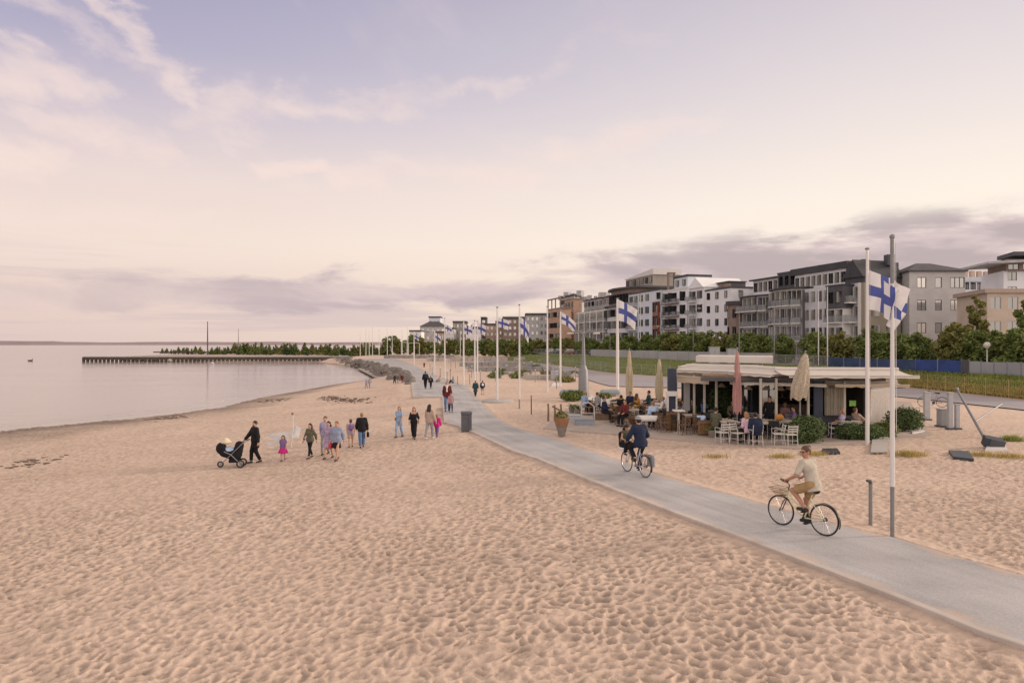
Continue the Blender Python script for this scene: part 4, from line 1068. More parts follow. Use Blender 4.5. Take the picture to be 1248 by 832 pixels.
def person(label, loc, heading=0.0, h=1.72, pose='walk', phase=1, top=None, bottom=None, hair='dark', hairstyle='short', shoes=m_shoe, skin=m_skin,
           vox=.016, group=None, lean=.03, head_yaw=0.0, head_pitch=0.0, head_s=1.0, hands=None, feet=None, pelvis=None, female=False, bag=None, cap=None, glasses=False, twist=0.0, stride=1.0, build=1.0, bearded=False, poles=None, scarf=None):
    s = h / 1.75; hands = hands or {}; feet = feet or {}
    hs = head_s * s
    r = thing('person', label, 'person', loc, heading, group)
    pel = np.array(pelvis, float) if pelvis is not None else V(0, 0, .93 * s)
    sp = V(0, math.sin(lean), math.cos(lean)); fw = V(0, math.cos(lean), -math.sin(lean))
    rt = V(math.cos(twist), math.sin(twist), 0); 
    hipw, shw = (.092, .165 if female else .185)
    chest = pel + sp * .34 * s; shc = pel + sp * .475 * s; neck = pel + sp * .535 * s
    up = nrm(sp + V(0, 0, .9)); hc = neck + up * .15 * s * (.85 + .15 * head_s)
    hip = {k: pel + V(sg * hipw * s, 0, -.01 * s) for k, sg in (('R', 1), ('L', -1))}
    sho = {k: shc + rt * sg * shw * s for k, sg in (('R', 1), ('L', -1))}
    l1, l2, u1, u2 = .43 * s, .42 * s, .295 * s, .26 * s
    ft = {}; hd = {}
    for k, sg in (('R', 1), ('L', -1)):
        ph = sg * phase
        if pose == 'walk':
            ft[k] = V(sg * .075 * s, (.20 if ph > 0 else -.26) * stride * s, (.085 if ph > 0 else .12) * s)
            hd[k] = sho[k] + V(sg * .07 * s, -.20 * ph * stride * s, -.50 * s)
        elif pose == 'sit':
            ft[k] = V(sg * .11 * s, .40 * s, .085 * s); hd[k] = pel + V(sg * .14 * s, .34 * s, .12 * s)
        else:
            ft[k] = V(sg * .10 * s, .02 * sg * s, .085 * s); hd[k] = sho[k] + V(sg * .09 * s, .05 * s, -.52 * s)
        if k in feet: ft[k] = np.array(feet[k], float)
        if k in hands: hd[k] = np.array(hands[k], float)
    kn, el, wr, an = {}, {}, {}, {}
    for k, sg in (('R', 1), ('L', -1)):
        kn[k], an[k] = ik(hip[k], ft[k], l1, l2, V(sg * .08, 1, 0.15))
        el[k], wr[k] = ik(sho[k], hd[k], u1, u2, V(*(poles or {}).get(k, (sg * .45, -1, -.25))))
    # head frame
    cy_, sy_ = math.cos(head_yaw), math.sin(head_yaw); cp_h, sp_h = math.cos(head_pitch), math.sin(head_pitch)
    HF = V(-sy_ * cp_h, cy_ * cp_h, -sp_h); HR = V(cy_, sy_, 0); HU = np.cross(HR, HF)
    R = np.stack([HR, HF, HU], 1); hp = lambda x, y, z: hc + R @ (V(x, y, z) * hs)
    allp = np.array([pel, hc + V(0, 0, .14 * hs), hc] + [d[k] for d in (kn, el, wr, an) for k in 'RL'])
    lo = allp.min(0) - .23 * s; hi = allp.max(0) + .23 * s; lo[2] = min(lo[2], allp[:, 2].min() - .1)
    B = build * s
    def torso(Fd, inf, cuts=(), k=.05):
        Fd.cone(hip['L'] + V(0, 0, .02 * s), hip['R'] + V(0, 0, .02 * s), (.10 if female else .095) * B + inf, (.10 if female else .095) * B + inf, k, cuts)
        Fd.cone(pel + sp * .03, chest, .098 * B + inf, .112 * B + inf, k, cuts)
        Fd.cone(chest - rt * .07 * s, chest + rt * .07 * s, .103 * B + inf, .103 * B + inf, k, cuts)
        if female: Fd.cone(chest - rt * .06 * s + fw * .06 * s - sp * .02, chest + rt * .06 * s + fw * .06 * s - sp * .02, .06 * s + inf, .06 * s + inf, k, cuts)
        Fd.cone(shc - rt * shw * .8 * s, shc + rt * shw * .8 * s, .062 * B + inf, .062 * B + inf, k, cuts)
    def leg(Fd, k, inf, tmax=2.0, kk=.03, wide=0.0):
        a, b, c = hip[k], kn[k], an[k]
        if tmax <= 1:
            e = a + (b - a) * tmax; Fd.cone(a, b, .082 * B + inf, .058 * s + inf + wide, kk, [(e, nrm(b - a))])
        else:
            Fd.cone(a, b, .082 * B + inf, .056 * s + inf + wide * .5, kk)
            e = b + (c - b) * (tmax - 1); Fd.cone(b, c, .056 * s + inf + wide * .5, .038 * s + inf + wide, kk, [(e, nrm(c - b))])
            if tmax >= 1.9: pass
    def arm(Fd, k, inf, tmax=2.0, kk=.02, cone=0.0):
        a, b, c = sho[k], el[k], wr[k]
        if tmax <= 1:
            e = a + (b - a) * tmax; Fd.cone(a, b, .052 * B + inf, .042 * s + inf + cone, kk, [(e, nrm(b - a))])
        else:
            Fd.cone(a, b, .052 * B + inf, .040 * s + inf + cone, kk)
            e = b + (c - b) * (tmax - 1); Fd.cone(b, c, .040 * s + inf + cone, .027 * s + inf + cone, kk, [(e, nrm(c - b))])
    # ---- body
    Fd = Field(lo, hi, vox)
    torso(Fd, 0)
    for k in 'RL':
        leg(Fd, k, 0); arm(Fd, k, 0)
        t = ft[k]; fd = V(0, 1, 0)
        sh = an[k] - kn[k]; fd = nrm(V(sh[0] * .0, 1, -.25 if pose == 'walk' and an[k][1] < 0 else 0))
        Fd.cone(an[k] + V(0, -.02, -.045) * s, an[k] + fd * .15 * s + V(0, 0, -.055) * s, .036 * s, .028 * s, .03)
    Fd.cone(neck - up * .04 * s, hc, .052 * s, .05 * s, .03)
    Fd.ell(hp(0, -.012, .03), R, (.078 * hs, .098 * hs, .098 * hs), .02)
    Fd.ell(hp(0, .022, -.035), R, (.062 * hs, .075 * hs, .085 * hs), .03)
    Fd.cone(hp(0, .088, .015), hp(0, .112, -.018), .011 * hs, .016 * hs, .015)
    for sg in (-1, 1): Fd.ell(hp(sg * .08, -.005, .0), R, (.014 * hs, .026 * hs, .034 * hs), .01)
    # palms
    HDIR = {}
    for k, sg in (('R', 1), ('L', -1)):
        d = nrm(wr[k] - el[k]); 
        if pose in ('sit', 'cycle'): d = nrm(d + V(0, .25, -.1))
        side = nrm(np.cross(d, V(sg * 1.0, .15, 0)) if abs(d[2]) > .75 else np.cross(d, V(0, 0, 1)) * 1.0)
        HDIR[k] = (d, side)
        for q in (-.02, .02): Fd.cone(wr[k], wr[k] + d * .085 * s + side * q * s, .022 * s, .021 * s, .015)
    v, f = Fd.mesh()
    vs = [v]; fs = [f]
    # five tapered fingers on each hand
    off = len(v)
    for k, sg in (('R', 1), ('L', -1)):
        d, side = HDIR[k]; pn = nrm(np.cross(d, side)); 
        tgt = V(-sg, .3, -.2) if pose not in ('cycle', 'sit') else V(0, -.2, -1)
        if np.dot(pn, tgt) < 0: pn = -pn
        curl = .9 if (k in hands) else .35
        for i in range(5):
            if i < 4:
                a = wr[k] + (d * .075 + side * (-.03 + .02 * i)) * s; L = (.066, .078, .072, .056)[i] * s
                b = a + nrm(d + pn * curl * .5) * L * .5; c = b + nrm(d + pn * curl * 1.8) * L * .5; rr = (.0105, .0095, .0075)
            else:
                a = wr[k] + (d * .03 - side * .03) * s; b = a + nrm(d - side * .8 + pn * .2) * .035 * s; c = b + nrm(d - side * .25 + pn * .5) * .03 * s; rr = (.0125, .011, .008)
            mbx = MB(); mbx.tube([a, b, c], [q * s for q in rr], 5)
            vs.append(np.array([list(p) for p in mbx.v])); fq = [q for q in mbx.f if len(q) == 4]; 
            fs.append(np.array(fq) + off); off += len(mbx.v)
    v = np.concatenate(vs); f = np.concatenate(fs)
    ctr = v[f].mean(1); lc = ((ctr - hc) @ R) / hs; mi = np.zeros(len(f), int)
    for sg in (-1, 1): mi[(np.abs(lc[:, 0] - sg * .032) < .015) & (np.abs(lc[:, 2] - .012) < .010) & (lc[:, 1] > .05)] = 1
    mi[(np.abs(lc[:, 0]) < .024) & (np.abs(lc[:, 2] + .062) < .009) & (lc[:, 1] > .05)] = 2
    body = np_mesh('body', v, f, [skin, m_eye, m_lip], r, mi=mi)
    def grow(name, m, fn, vx=vox):
        Fq = Field(lo - .12 * s, hi + .12 * s, vx); fn(Fq); v, f = Fq.mesh()
        return np_mesh(name, v, f, m, body) if v is not None else None
    # ---- clothes
    if bottom:
        kind, bm = bottom[0], bottom[1]
        if kind in ('trousers', 'shorts', 'leggings'):
            inf = {'trousers': .017, 'shorts': .022, 'leggings': .008}[kind]; tm = {'trousers': 1.93, 'shorts': .78, 'leggings': 1.9}[kind]
            if len(bottom) > 2: tm = bottom[2]
            def fn(Fq):
                wc = [(pel + sp * .10 * s, sp)]
                Fq.cone(hip['L'] + V(0, 0, .02 * s), hip['R'] + V(0, 0, .02 * s), .098 * B + inf, .098 * B + inf, .04, wc)
                Fq.cone(pel - sp * .02, pel + sp * .2 * s, .10 * B + inf, .10 * B + inf, .04, wc)
                for k in 'RL': leg(Fq, k, inf, tm, .03, .012 if kind == 'trousers' else (.02 if kind == 'shorts' else 0))
            grow(kind, bm, fn)
        else:
            ln = (bottom[2] if len(bottom) > 2 else .45) * s; fl = bottom[3] if len(bottom) > 3 else .06
            def fn(Fq):
                km = (kn['R'] + kn['L']) / 2; dn = nrm(nrm(km - pel) * .5 + V(0, 0, -1)) ; e = pel + dn * ln
                for sg in (-1, 0, 1): Fq.cone(pel + sp * .10 * s + rt * sg * .025, e + rt * sg * (.05 + fl * .5) * s, .105 * B, (.13 + fl * .6) * s, .05, [(e, dn), (pel + sp * .13 * s, sp)])
            grow('skirt', bm, fn)
    if top:
        kind, tm_ = top[0], top[1]
        inf = {'shirt': .017, 'tee': .018, 'jacket': .032, 'hoodie': .034, 'coat': .034, 'vest': .026, 'offshoulder': .012}[kind]
        hem = {'shirt': -.10, 'tee': -.10, 'jacket': -.12, 'hoodie': -.10, 'coat': -.42, 'vest': -.02, 'offshoulder': -.02}[kind]
        if len(top) > 2: hem = top[2]
        slv = {'shirt': 1.9, 'tee': .62, 'jacket': 1.96, 'hoodie': 1.96, 'coat': 1.96, 'vest': .05, 'offshoulder': 1.3}[kind]
        if len(top) > 3: slv = top[3]
        def fn(Fq):
            dn = -sp if pose in ('sit', 'cycle') else nrm(-sp + V(0, 0, -1)); e = pel + dn * (-hem) * s
            cut = [(e, dn)]
            if kind == 'offshoulder': cut.append((pel + sp * .43 * s, sp))
            torso(Fq, inf, cut)
            if hem < 0:
                wd = .115 * B + inf * .6 + (.05 * s if hem < -.3 else 0)
                for sg in (-1, 1): Fq.cone(pel + sp * .2 * s + rt * sg * .03 * s, e + rt * sg * .055 * s, .10 * B + inf, wd, .05, cut)
            for k in 'RL': arm(Fq, k, inf * .8, slv, .03, .008)
            if kind in ('hoodie', 'jacket', 'coat'): Fq.cone(neck - up * .03 * s - fw * .02 * s, neck + up * .015 * s - fw * .02 * s, .07 * s, .066 * s, .02, [(neck + up * .03 * s, up)])
            if kind == 'hoodie': Fq.ell(neck - fw * .085 * s - sp * .02 * s, np.eye(3), (.09 * s, .055 * s, .06 * s), .03)
        grow({'tee': 't_shirt', 'offshoulder': 'blouse'}.get(kind, kind), tm_, fn)
    if hair:
        hm = HAIRC[hair]; 
        def fn(Fq):
            c = [(hp(0, .052, .04), R @ nrm(V(0, .9, -.55)))]
            Fq.ell(hp(0, -.016, .034), R, (.089 * hs, .108 * hs, .108 * hs), .0, c)
            if hairstyle == 'short': pass
            if hairstyle in ('long', 'bob'):
                ln_ = .30 if hairstyle == 'long' else .12
                for sg in (-1, 0, 1):
                    Fq.cone(hp(sg * .045, -.05, .03), hp(sg * .06, -.085, -.05 - ln_ * .4), .055 * hs, .055 * hs, .03)
                    Fq.cone(hp(sg * .06, -.085, -.05 - ln_ * .4), hp(sg * .07, -.10, -.05 - ln_), .055 * hs, .03 * hs, .03)
            if hairstyle == 'bun': Fq.ell(hp(0, -.10, .09), R, (.042 * hs,) * 3, .02)
            if hairstyle == 'ponytail': Fq.cone(hp(0, -.10, .04), hp(0, -.15, -.10), .036 * hs, .016 * hs, .02)
        grow('hair', hm, fn)
    if bearded:
        grow('beard', HAIRC[hair or 'dark'], lambda Fq: Fq.ell(hp(0, .035, -.075), R, (.058 * hs, .068 * hs, .05 * hs), 0, [(hp(0, 0, -.045), HU)]))
    if cap:
        def fn(Fq):
            Fq.ell(hp(0, -.01, .05), R, (.096 * hs, .112 * hs, .10 * hs), 0, [(hp(0, 0, .045), -HU)])
            Fq.ell(hp(0, .12, .055), R, (.07 * hs, .075 * hs, .016 * hs), .02)
        grow('cap', cap, fn)
    if scarf:
        grow('scarf', scarf, lambda Fq: [Fq.cone(neck - rt * .05 * s, neck + rt * .05 * s + V(0, .03, 0), .07 * s, .07 * s, .03), Fq.cone(neck + fw * .08 * s, chest + fw * .14 * s - sp * .1 * s, .055 * s, .05 * s, .03)])
    if glasses:
        mb = MB()
        for sg in (-1, 1): mb.sph(tuple(hp(sg * .034, .088, .014)), (.026 * hs, .014 * hs, .02 * hs), 10)
        mb.tube([hp(-.034, .096, .016), hp(.034, .096, .016)], .005, 5)
        for sg in (-1, 1): mb.tube([hp(sg * .055, .085, .018), hp(sg * .082, 0, .014)], .004, 5)
        mb.build('sunglasses', m_eye, body, local=True)
    if shoes:
        for k in 'RL':
            fd = nrm(V(0, 1, -.25 if pose == 'walk' and an[k][1] < 0 else 0))
            def fn(Fq):
                a = an[k] + V(0, -.03, -.043) * s; b = an[k] + fd * .16 * s + V(0, 0, -.05) * s
                Fq.cone(a, b, .046 * s, .038 * s, .02, [(an[k] + V(0, 0, -.082 * s) + fd * .05 * s, nrm(V(0, 0, -1) - fd * fd[2] * -1 * 0)), (an[k] + V(0, 0, -.0) * s, V(0, 0, 1))])
            Fq = Field(an[k] - .26 * s, an[k] + .26 * s, min(vox, .014)); fn(Fq); v, f = Fq.mesh()
            if v is not None: np_mesh('shoe', v, f, shoes, body)
    if bag:
        bk, bmn = bag
        if bk == 'backpack':
            grow('backpack', bmn, lambda Fq: [Fq.ell(chest - fw * .17 * s - sp * .02 * s, np.stack([rt, fw, sp], 1), (.14 * s, .085 * s, .19 * s), .02), Fq.ell(chest - fw * .23 * s - sp * .1 * s, np.stack([rt, fw, sp], 1), (.10 * s, .05 * s, .09 * s), .03)])
        elif bk == 'handbag':
            p = wr['R'] + V(.02, .02, -.22) * s
            mb = MB(); mb.bbox(tuple(p), (.12 * s, .30 * s, .24 * s), .03); mb.tube([p + V(0, -.09, .12) * s, wr['R'] + V(0, 0, -.07) * s, p + V(0, .09, .12) * s], .01, 5)
            b_ = mb.build('handbag', bmn, r, local=True)
        elif bk == 'sling':
            grow('sling_bag', bmn, lambda Fq: [Fq.cone(sho['L'] + sp * .02, pel + rt * .16 * s + sp * .16 * s + fw * .1 * s, .035 * s, .03 * s, .02), Fq.ell(pel + rt * .17 * s + sp * .1 * s + fw * .08 * s, np.eye(3), (.05 * s, .12 * s, .09 * s), .02)])
    r['_b'] = 0; del r['_b']
    return r
# ------------------------------------------------------------------ people on the sand and the path
k_black = cloth('black', (.018, .018, .021)); k_navy = cloth('navy', (.022, .03, .062)); k_jean = cloth('denim', (.10, .17, .30), .3); k_jeanl = cloth('light_denim', (.27, .38, .55), .3)
k_lav = cloth('lavender', (.36, .34, .50)); k_lavp = cloth('lavender_print', (.36, .28, .40), .45); k_bluegrey = cloth('blue_grey', (.25, .29, .40)); k_mag = cloth('magenta', (.52, .03, .22)); k_beige = cloth('beige', (.40, .31, .26)); k_grey = cloth('grey', (.30, .30, .32))
k_maroon = cloth('maroon', (.13, .03, .03)); k_khaki = cloth('khaki', (.20, .165, .10)); k_teal = cloth('dark_teal', (.03, .065, .075)); k_purple = cloth('purple', (.20, .13, .28)); k_white = cloth('white', (.66, .65, .64)); k_lblue = cloth('light_blue', (.40, .53, .72)); k_pink = cloth('pink', (.60, .42, .50)); k_olive = cloth('olive', (.11, .11, .075)); k_greige = cloth('greige', (.46, .42, .36)); k_mustard = cloth('tan_shorts', (.36, .25, .125)); k_red = cloth('red', (.50, .07, .09)); k_rosy = cloth('dusty_rose', (.36, .22, .24))
W = PI   # heading that faces the camera
def hh(px_len, px, py): return px_len * G(px, py)[1] / F
def at(px, py): g = G(px, py, .03); return (g[0], g[1], g[2])
VX = .017
# family group at the left
p = at(311, 563)
person('man in a black coat and dark trousers pushing the stroller', p, 2.35, hh(51.5, 311, 563), 'walk', 1, ('coat', k_black, -.30), ('trousers', k_black), 'dark', vox=VX, stride=.7, head_yaw=.2,
       hands={'R': (.30, .34, .82), 'L': (-.30, .02, .80)}, bearded=True)
person('small girl with a lilac top and bright magenta skirt walking beside the pale kite', at(345, 560), W + .1, hh(30, 345, 560), 'walk', 1, ('tee', k_purple), ('skirt', k_mag, .40, .16), 'brown', 'long', vox=.013, head_s=1.3, female=True)
person('woman with long dark hair in dark top and black trousers left of the lavender pair', at(378, 557.5), 2.75, hh(43, 378, 558), 'walk', -1, ('shirt', k_olive), ('leggings', k_black), 'dark', 'long', vox=VX, female=True, bag=('sling', k_pink))
person('tall person in a pale lavender shirt standing behind the woman in the lavender print dress', at(396.5, 553), W, hh(47, 397, 553), 'walk', 1, ('shirt', k_lav), ('trousers', k_grey), 'brown', vox=VX)
person('woman in a short lavender print dress with bare legs', at(400.5, 558), 2.9, hh(46, 400, 558), 'walk', 1, ('shirt', k_lavp, -.12, 1.0), ('skirt', k_lavp, .38, .1), 'dark', 'bob', vox=VX, female=True)
person('woman in a blue grey jacket and short dark skirt with a small red bag', at(410.5, 560), 2.95, hh(48, 410, 560), 'walk', -1, ('jacket', k_bluegrey), ('skirt', k_black, .36, .02), 'red', 'ponytail', vox=VX, female=True, hands={'R': (.22, .02, .76)}, bag=('handbag', k_red))
person('child with bare legs wearing a purple backpack next to the man in jeans', at(427.5, 544), .1, hh(34, 428, 544), 'walk', 1, ('tee', k_lavp), ('shorts', k_beige), 'brown', 'short', vox=.015, head_s=1.15, bag=('backpack', k_purple))
person('man in a black jacket and blue jeans carrying a dark bag', at(441, 544.5), .25, hh(43, 441, 545), 'walk', 1, ('jacket', k_black), ('trousers', k_jean), 'fair', vox=VX, hands={'R': (.24, .05, .74)}, bag=('handbag', k_black))
# four in the middle
person('woman with long fair hair in light blue denim dungarees', at(486.5, 532), 2.8, hh(38, 487, 532), 'walk', 1, ('tee', k_jeanl, -.02), ('trousers', k_jeanl), 'fair', 'long', vox=VX, female=True, bag=('sling', k_khaki))
person('woman with brown hair in a black off shoulder top and black trousers', at(504.5, 534), W, hh(39, 505, 534), 'walk', -1, ('offshoulder', k_black), ('trousers', k_black), 'red', 'long', vox=VX, female=True)
person('adult in a beige jacket and pale grey trousers', at(523.5, 534), -.4, hh(42.5, 524, 534), 'walk', 1, ('jacket', k_beige), ('trousers', k_grey), 'dark', 'long', vox=VX, female=True, shoes=m_shoe_w, hands={'R': (.30, .1, .70)})
person('small child in a magenta jacket and dark trousers', at(532.5, 531.5), -.2, hh(27, 533, 531), 'walk', -1, ('jacket', k_mag), ('trousers', k_purple), 'fair', vox=.013, head_s=1.3)
# on the path
person('woman in a maroon jacket with a pale scarf and jeans walking on the path', P(545, 501, ZP), W, sc(36, 43), 'walk', 1, ('jacket', k_maroon), ('trousers', k_jean), 'fair', 'long', vox=.02, female=True, scarf=k_white)
person('child in a red brown top holding on to the woman in the maroon jacket', P(549.5, 502.5, ZP), W + .3, sc(23, 42), 'walk', -1, ('jacket', k_rosy), ('leggings', k_navy), 'brown', 'bob', vox=.018, head_s=1.2, bag=('backpack', k_khaki))
person('tall man in dark clothes with a dark backpack walking along the far path', P(518.5, 473.5, ZP), .3, sc(21, 64), 'walk', 1, ('jacket', k_black), ('trousers', k_black), 'dark', vox=.028, bag=('backpack', k_navy))
person('shorter person in dark clothes right of the tall man on the far path', P(525, 473.5, ZP), -.2, sc(15.5, 64), 'walk', -1, ('jacket', k_black), ('trousers', k_navy), 'brown', vox=.028, bag=('backpack', k_olive))
person('person in a long dark teal coat at the right edge of the path', P(579.5, 483, ZP), .2, sc(19, 55), 'walk', 1, ('coat', k_teal), ('trousers', k_black), 'brown', vox=.024)
person('person in a dark jacket with pale shorts right of the teal coat', G(588, 480.5), .2, sc(17.5, 57), 'walk', -1, ('jacket', k_navy), ('shorts', k_grey), 'brown', vox=.024, bag=('backpack', k_white))
# far ones by the rocks and the water
person('dark dressed person left of a pair by the boulders', G(481, 467), 2.6, sc(11.5, 72), 'walk', 1, ('jacket', k_navy), ('trousers', k_black), 'dark', vox=.03)
person('person in dark grey beside the boulders, second of the small group', G(485, 467), 2.9, sc(11, 72), 'walk', -1, ('jacket', k_olive), ('trousers', k_grey), 'brown', vox=.03)
person('person in a rust brown coat by the boulders', G(490, 466.5), 3.3, sc(11.5, 72), 'walk', 1, ('coat', k_maroon), ('trousers', k_rosy), 'brown', vox=.03)
person('left person of the pair in pale tops at the water edge', G(446.5, 472.5), 2.8, sc(11.5, 75), 'walk', 1, ('shirt', k_lav), ('trousers', k_grey), 'grey', vox=.03)
person('right person of the pair at the water edge, in grey trousers', G(450.5, 472.5), 3.0, sc(12, 75), 'walk', -1, ('shirt', k_grey), ('trousers', k_bluegrey), 'brown', vox=.03)
person('lone tiny dark person on the sand right of the far path', G(517, 447.5), 2.8, sc(6.5, 122), 'stand', 1, ('jacket', k_maroon), ('trousers', k_black), 'brown', vox=.04)
person('tiny person sitting on the sand near the far flagpoles', G(536.5, 466), 1.2, 1.5, 'sit', 1, ('jacket', k_beige), ('trousers', k_grey), 'fair', vox=.03, pelvis=(0, 0, .12), feet={'R': (.1, .5, .08), 'L': (-.1, .52, .08)})
person('crouched dark person on the sand left of the nearest far flagpole', G(552.5, 467.5), 2.0, 1.5, 'sit', 1, ('jacket', k_grey), ('trousers', k_black), 'grey', vox=.03, pelvis=(0, 0, .15), feet={'R': (.1, .45, .08), 'L': (-.1, .5, .08)})

# ------------------------------------------------------------------ stroller
m_rub = mat('rubber', (.02, .02, .021), .8, .15, 20); m_steel = mat('steel_tube', (.35, .35, .37), .35, .1, 10, metal=.8); m_blackp = mat('black_paint', (.02, .02, .023), .45, .15, 10)
def wheel_obj(parent, c, R, axis, tr=.02, spokes=18, tyre=m_rub, rim=m_steel):
    """tyre with rim and spokes; axis is the axle direction in the parent frame"""
    c = Vector(c); ax = Vector(axis).normalized(); e1 = ax.cross(Vector((0, 0, 1))).normalized(); e2 = ax.cross(e1)
    ring = lambda r_, n: [c + (e1 * math.cos(2 * PI * i / n) + e2 * math.sin(2 * PI * i / n)) * r_ for i in range(n)]
    w_ = bpy.data.objects.new('wheel', None)
    mb = MB(); mb.tube(ring(R - tr, 40), tr, 8, closed=True); t = mb.build('wheel', tyre, parent, local=True)
    mb = MB(); mb.tube(ring(R - tr * 2.1, 40), tr * .55, 6, closed=True); mb.build('rim', rim, t, local=True)
    bpy.data.objects.remove(w_)
    mb = MB(); mb.cyl(c - ax * .035, c + ax * .035, .018 + R * .015, n=10)
    for i in range(spokes):
        a = 2 * PI * i / spokes; d = e1 * math.cos(a) + e2 * math.sin(a); mb.tube([c + ax * .02 * (1 if i % 2 else -1), c + d * (R - tr * 2.2)], .0022 if R > .25 else .008, 4, cap=False)
    mb.build('spokes', rim, t, local=True)
    return t
g = at(283, 568)
r = thing('stroller', 'black three wheeled stroller with a blue lining and a cream blanket on top', 'stroller', (g[0], g[1], g[2]), math.radians(100))
# local +Y is the direction of travel (to the left of the photo)
wheel_obj(r, (.24, -.34, .15), .15, (1, 0, 0), .025, 8); wheel_obj(r, (-.24, -.34, .15), .15, (1, 0, 0), .025, 8); wheel_obj(r, (0, .42, .12), .12, (1, 0, 0), .025, 8); 
mb = MB()
for sx in (-1, 1):
    mb.tube([(sx * .22, -.34, .15), (sx * .22, .0, .50), (sx * .2, .25, .62)], .014, 6); mb.tube([(sx * .06, .42, .12), (sx * .2, .1, .40), (sx * .22, -.45, .95), (sx * .22, -.58, 1.02)], .014, 6)
mb.tube([(-.22, -.34, .15), (.22, -.34, .15)], .012, 6); mb.tube([(-.06, .42, .12), (.06, .42, .12)], .012, 6)
mb.build('chassis', m_steel, r, local=True)
mb = MB(); mb.tube([(-.22, -.58, 1.02), (.22, -.58, 1.02)], .02, 8); mb.build('handle', m_blackp, r, local=True)
fq = Field((-.4, -.6, .2), (.4, .7, 1.2), .018)
fq.cone(V(0, .28, .58), V(0, -.12, .46), .19, .21, .05, [(V(0, 0, .68), V(0, 0, 1))]); fq.cone(V(0, -.18, .5), V(0, -.26, .82), .18, .16, .05)
v, f = fq.mesh(); np_mesh('seat_shell', v, f, k_black, r)
fq = Field((-.4, -.6, .2), (.4, .8, 1.3), .018); fq.ell(V(0, .34, .72), np.eye(3), (.2, .24, .24), 0, [(V(0, .2, .7), nrm(V(0, -1, .5)))]); v, f = fq.mesh(); np_mesh('hood', v, f, k_black, r)
fq = Field((-.4, -.6, .2), (.4, .8, 1.3), .018); fq.ell(V(0, .12, .62), np.eye(3), (.175, .25, .17), 0); v, f = fq.mesh(); np_mesh('lining', v, f, k_lblue, r)
mb = MB(); mb.bbox((0, -.1, .27), (.34, .4, .16), .04); mb.build('basket', k_black, r, local=True)
fq = Field((-.4, -.6, .5), (.4, .8, 1.4), .016); fq.ell(V(0, .22, .95), np.eye(3), (.17, .2, .08), 0); fq.ell(V(.02, .24, 1.02), np.eye(3), (.1, .12, .1), .06); v, f = fq.mesh(); o = np_mesh('cream_blanket', v, f, cloth('cream', (.62, .54, .40)))
XF[o.name] = Matrix(); o.matrix_world = Matrix.Translation(g) @ Matrix.Rotation(math.radians(100), 4, 'Z'); tag(o, 'crumpled cream blanket lying on top of the stroller hood', 'blanket')

# ------------------------------------------------------------------ pale kite lying on the sand
m_kite = mat('kite_cloth', (.62, .64, .66), .6, .12, 3, alpha=.86, transl=.3); m_spar = mat('kite_spar', (.6, .58, .55), .5, .1)
g = at(345, 546); Yk = g[1]
r = thing('kite', 'pale translucent kite lying on the sand with a short upright mast behind the small girl', 'kite', g)
q = lambda px, py, dy=0.0: PY(px, Yk + dy, py)
def sail(name, pts, m=m_kite):
    mb = MB(); c = [sum(p[i] for p in pts) / len(pts) for i in range(3)]; c[1] -= .12
    for i in range(len(pts)): mb.poly([pts[i], pts[(i + 1) % len(pts)], c])
    mb.build(name, m, r)
sail('upper_sail', [q(322, 530), q(338, 527, .3), q(354, 524.5, .5), q(352, 533, .1), q(338, 537)])
sail('rear_sail', [q(354, 524.5, .5), q(361, 519, .6), q(367, 521, .6), q(364, 533, .2), q(355, 536)])
sail('lower_sail', [q(323, 540), q(340, 537), q(352, 534), q(349, 539, -.2), q(328, 543.5, -.2)])
mb = MB(); mb.tube([q(355, 545), q(357.5, 520, .2), q(357, 506, .2)], .02, 6); mb.build('mast', m_spar, r)
mb = MB(); mb.sph(q(356.5, 504, .2), .06, 8); mb.build('mast_top', k_khaki, r)
mb = MB()
for a, b in (((322, 530), (354, 524.5)), ((323, 540), (352, 534)), ((338, 537), (364, 533))): mb.tube([q(*a), q(*b, .1)], .012, 5)
mb.build('spar', m_spar, r)

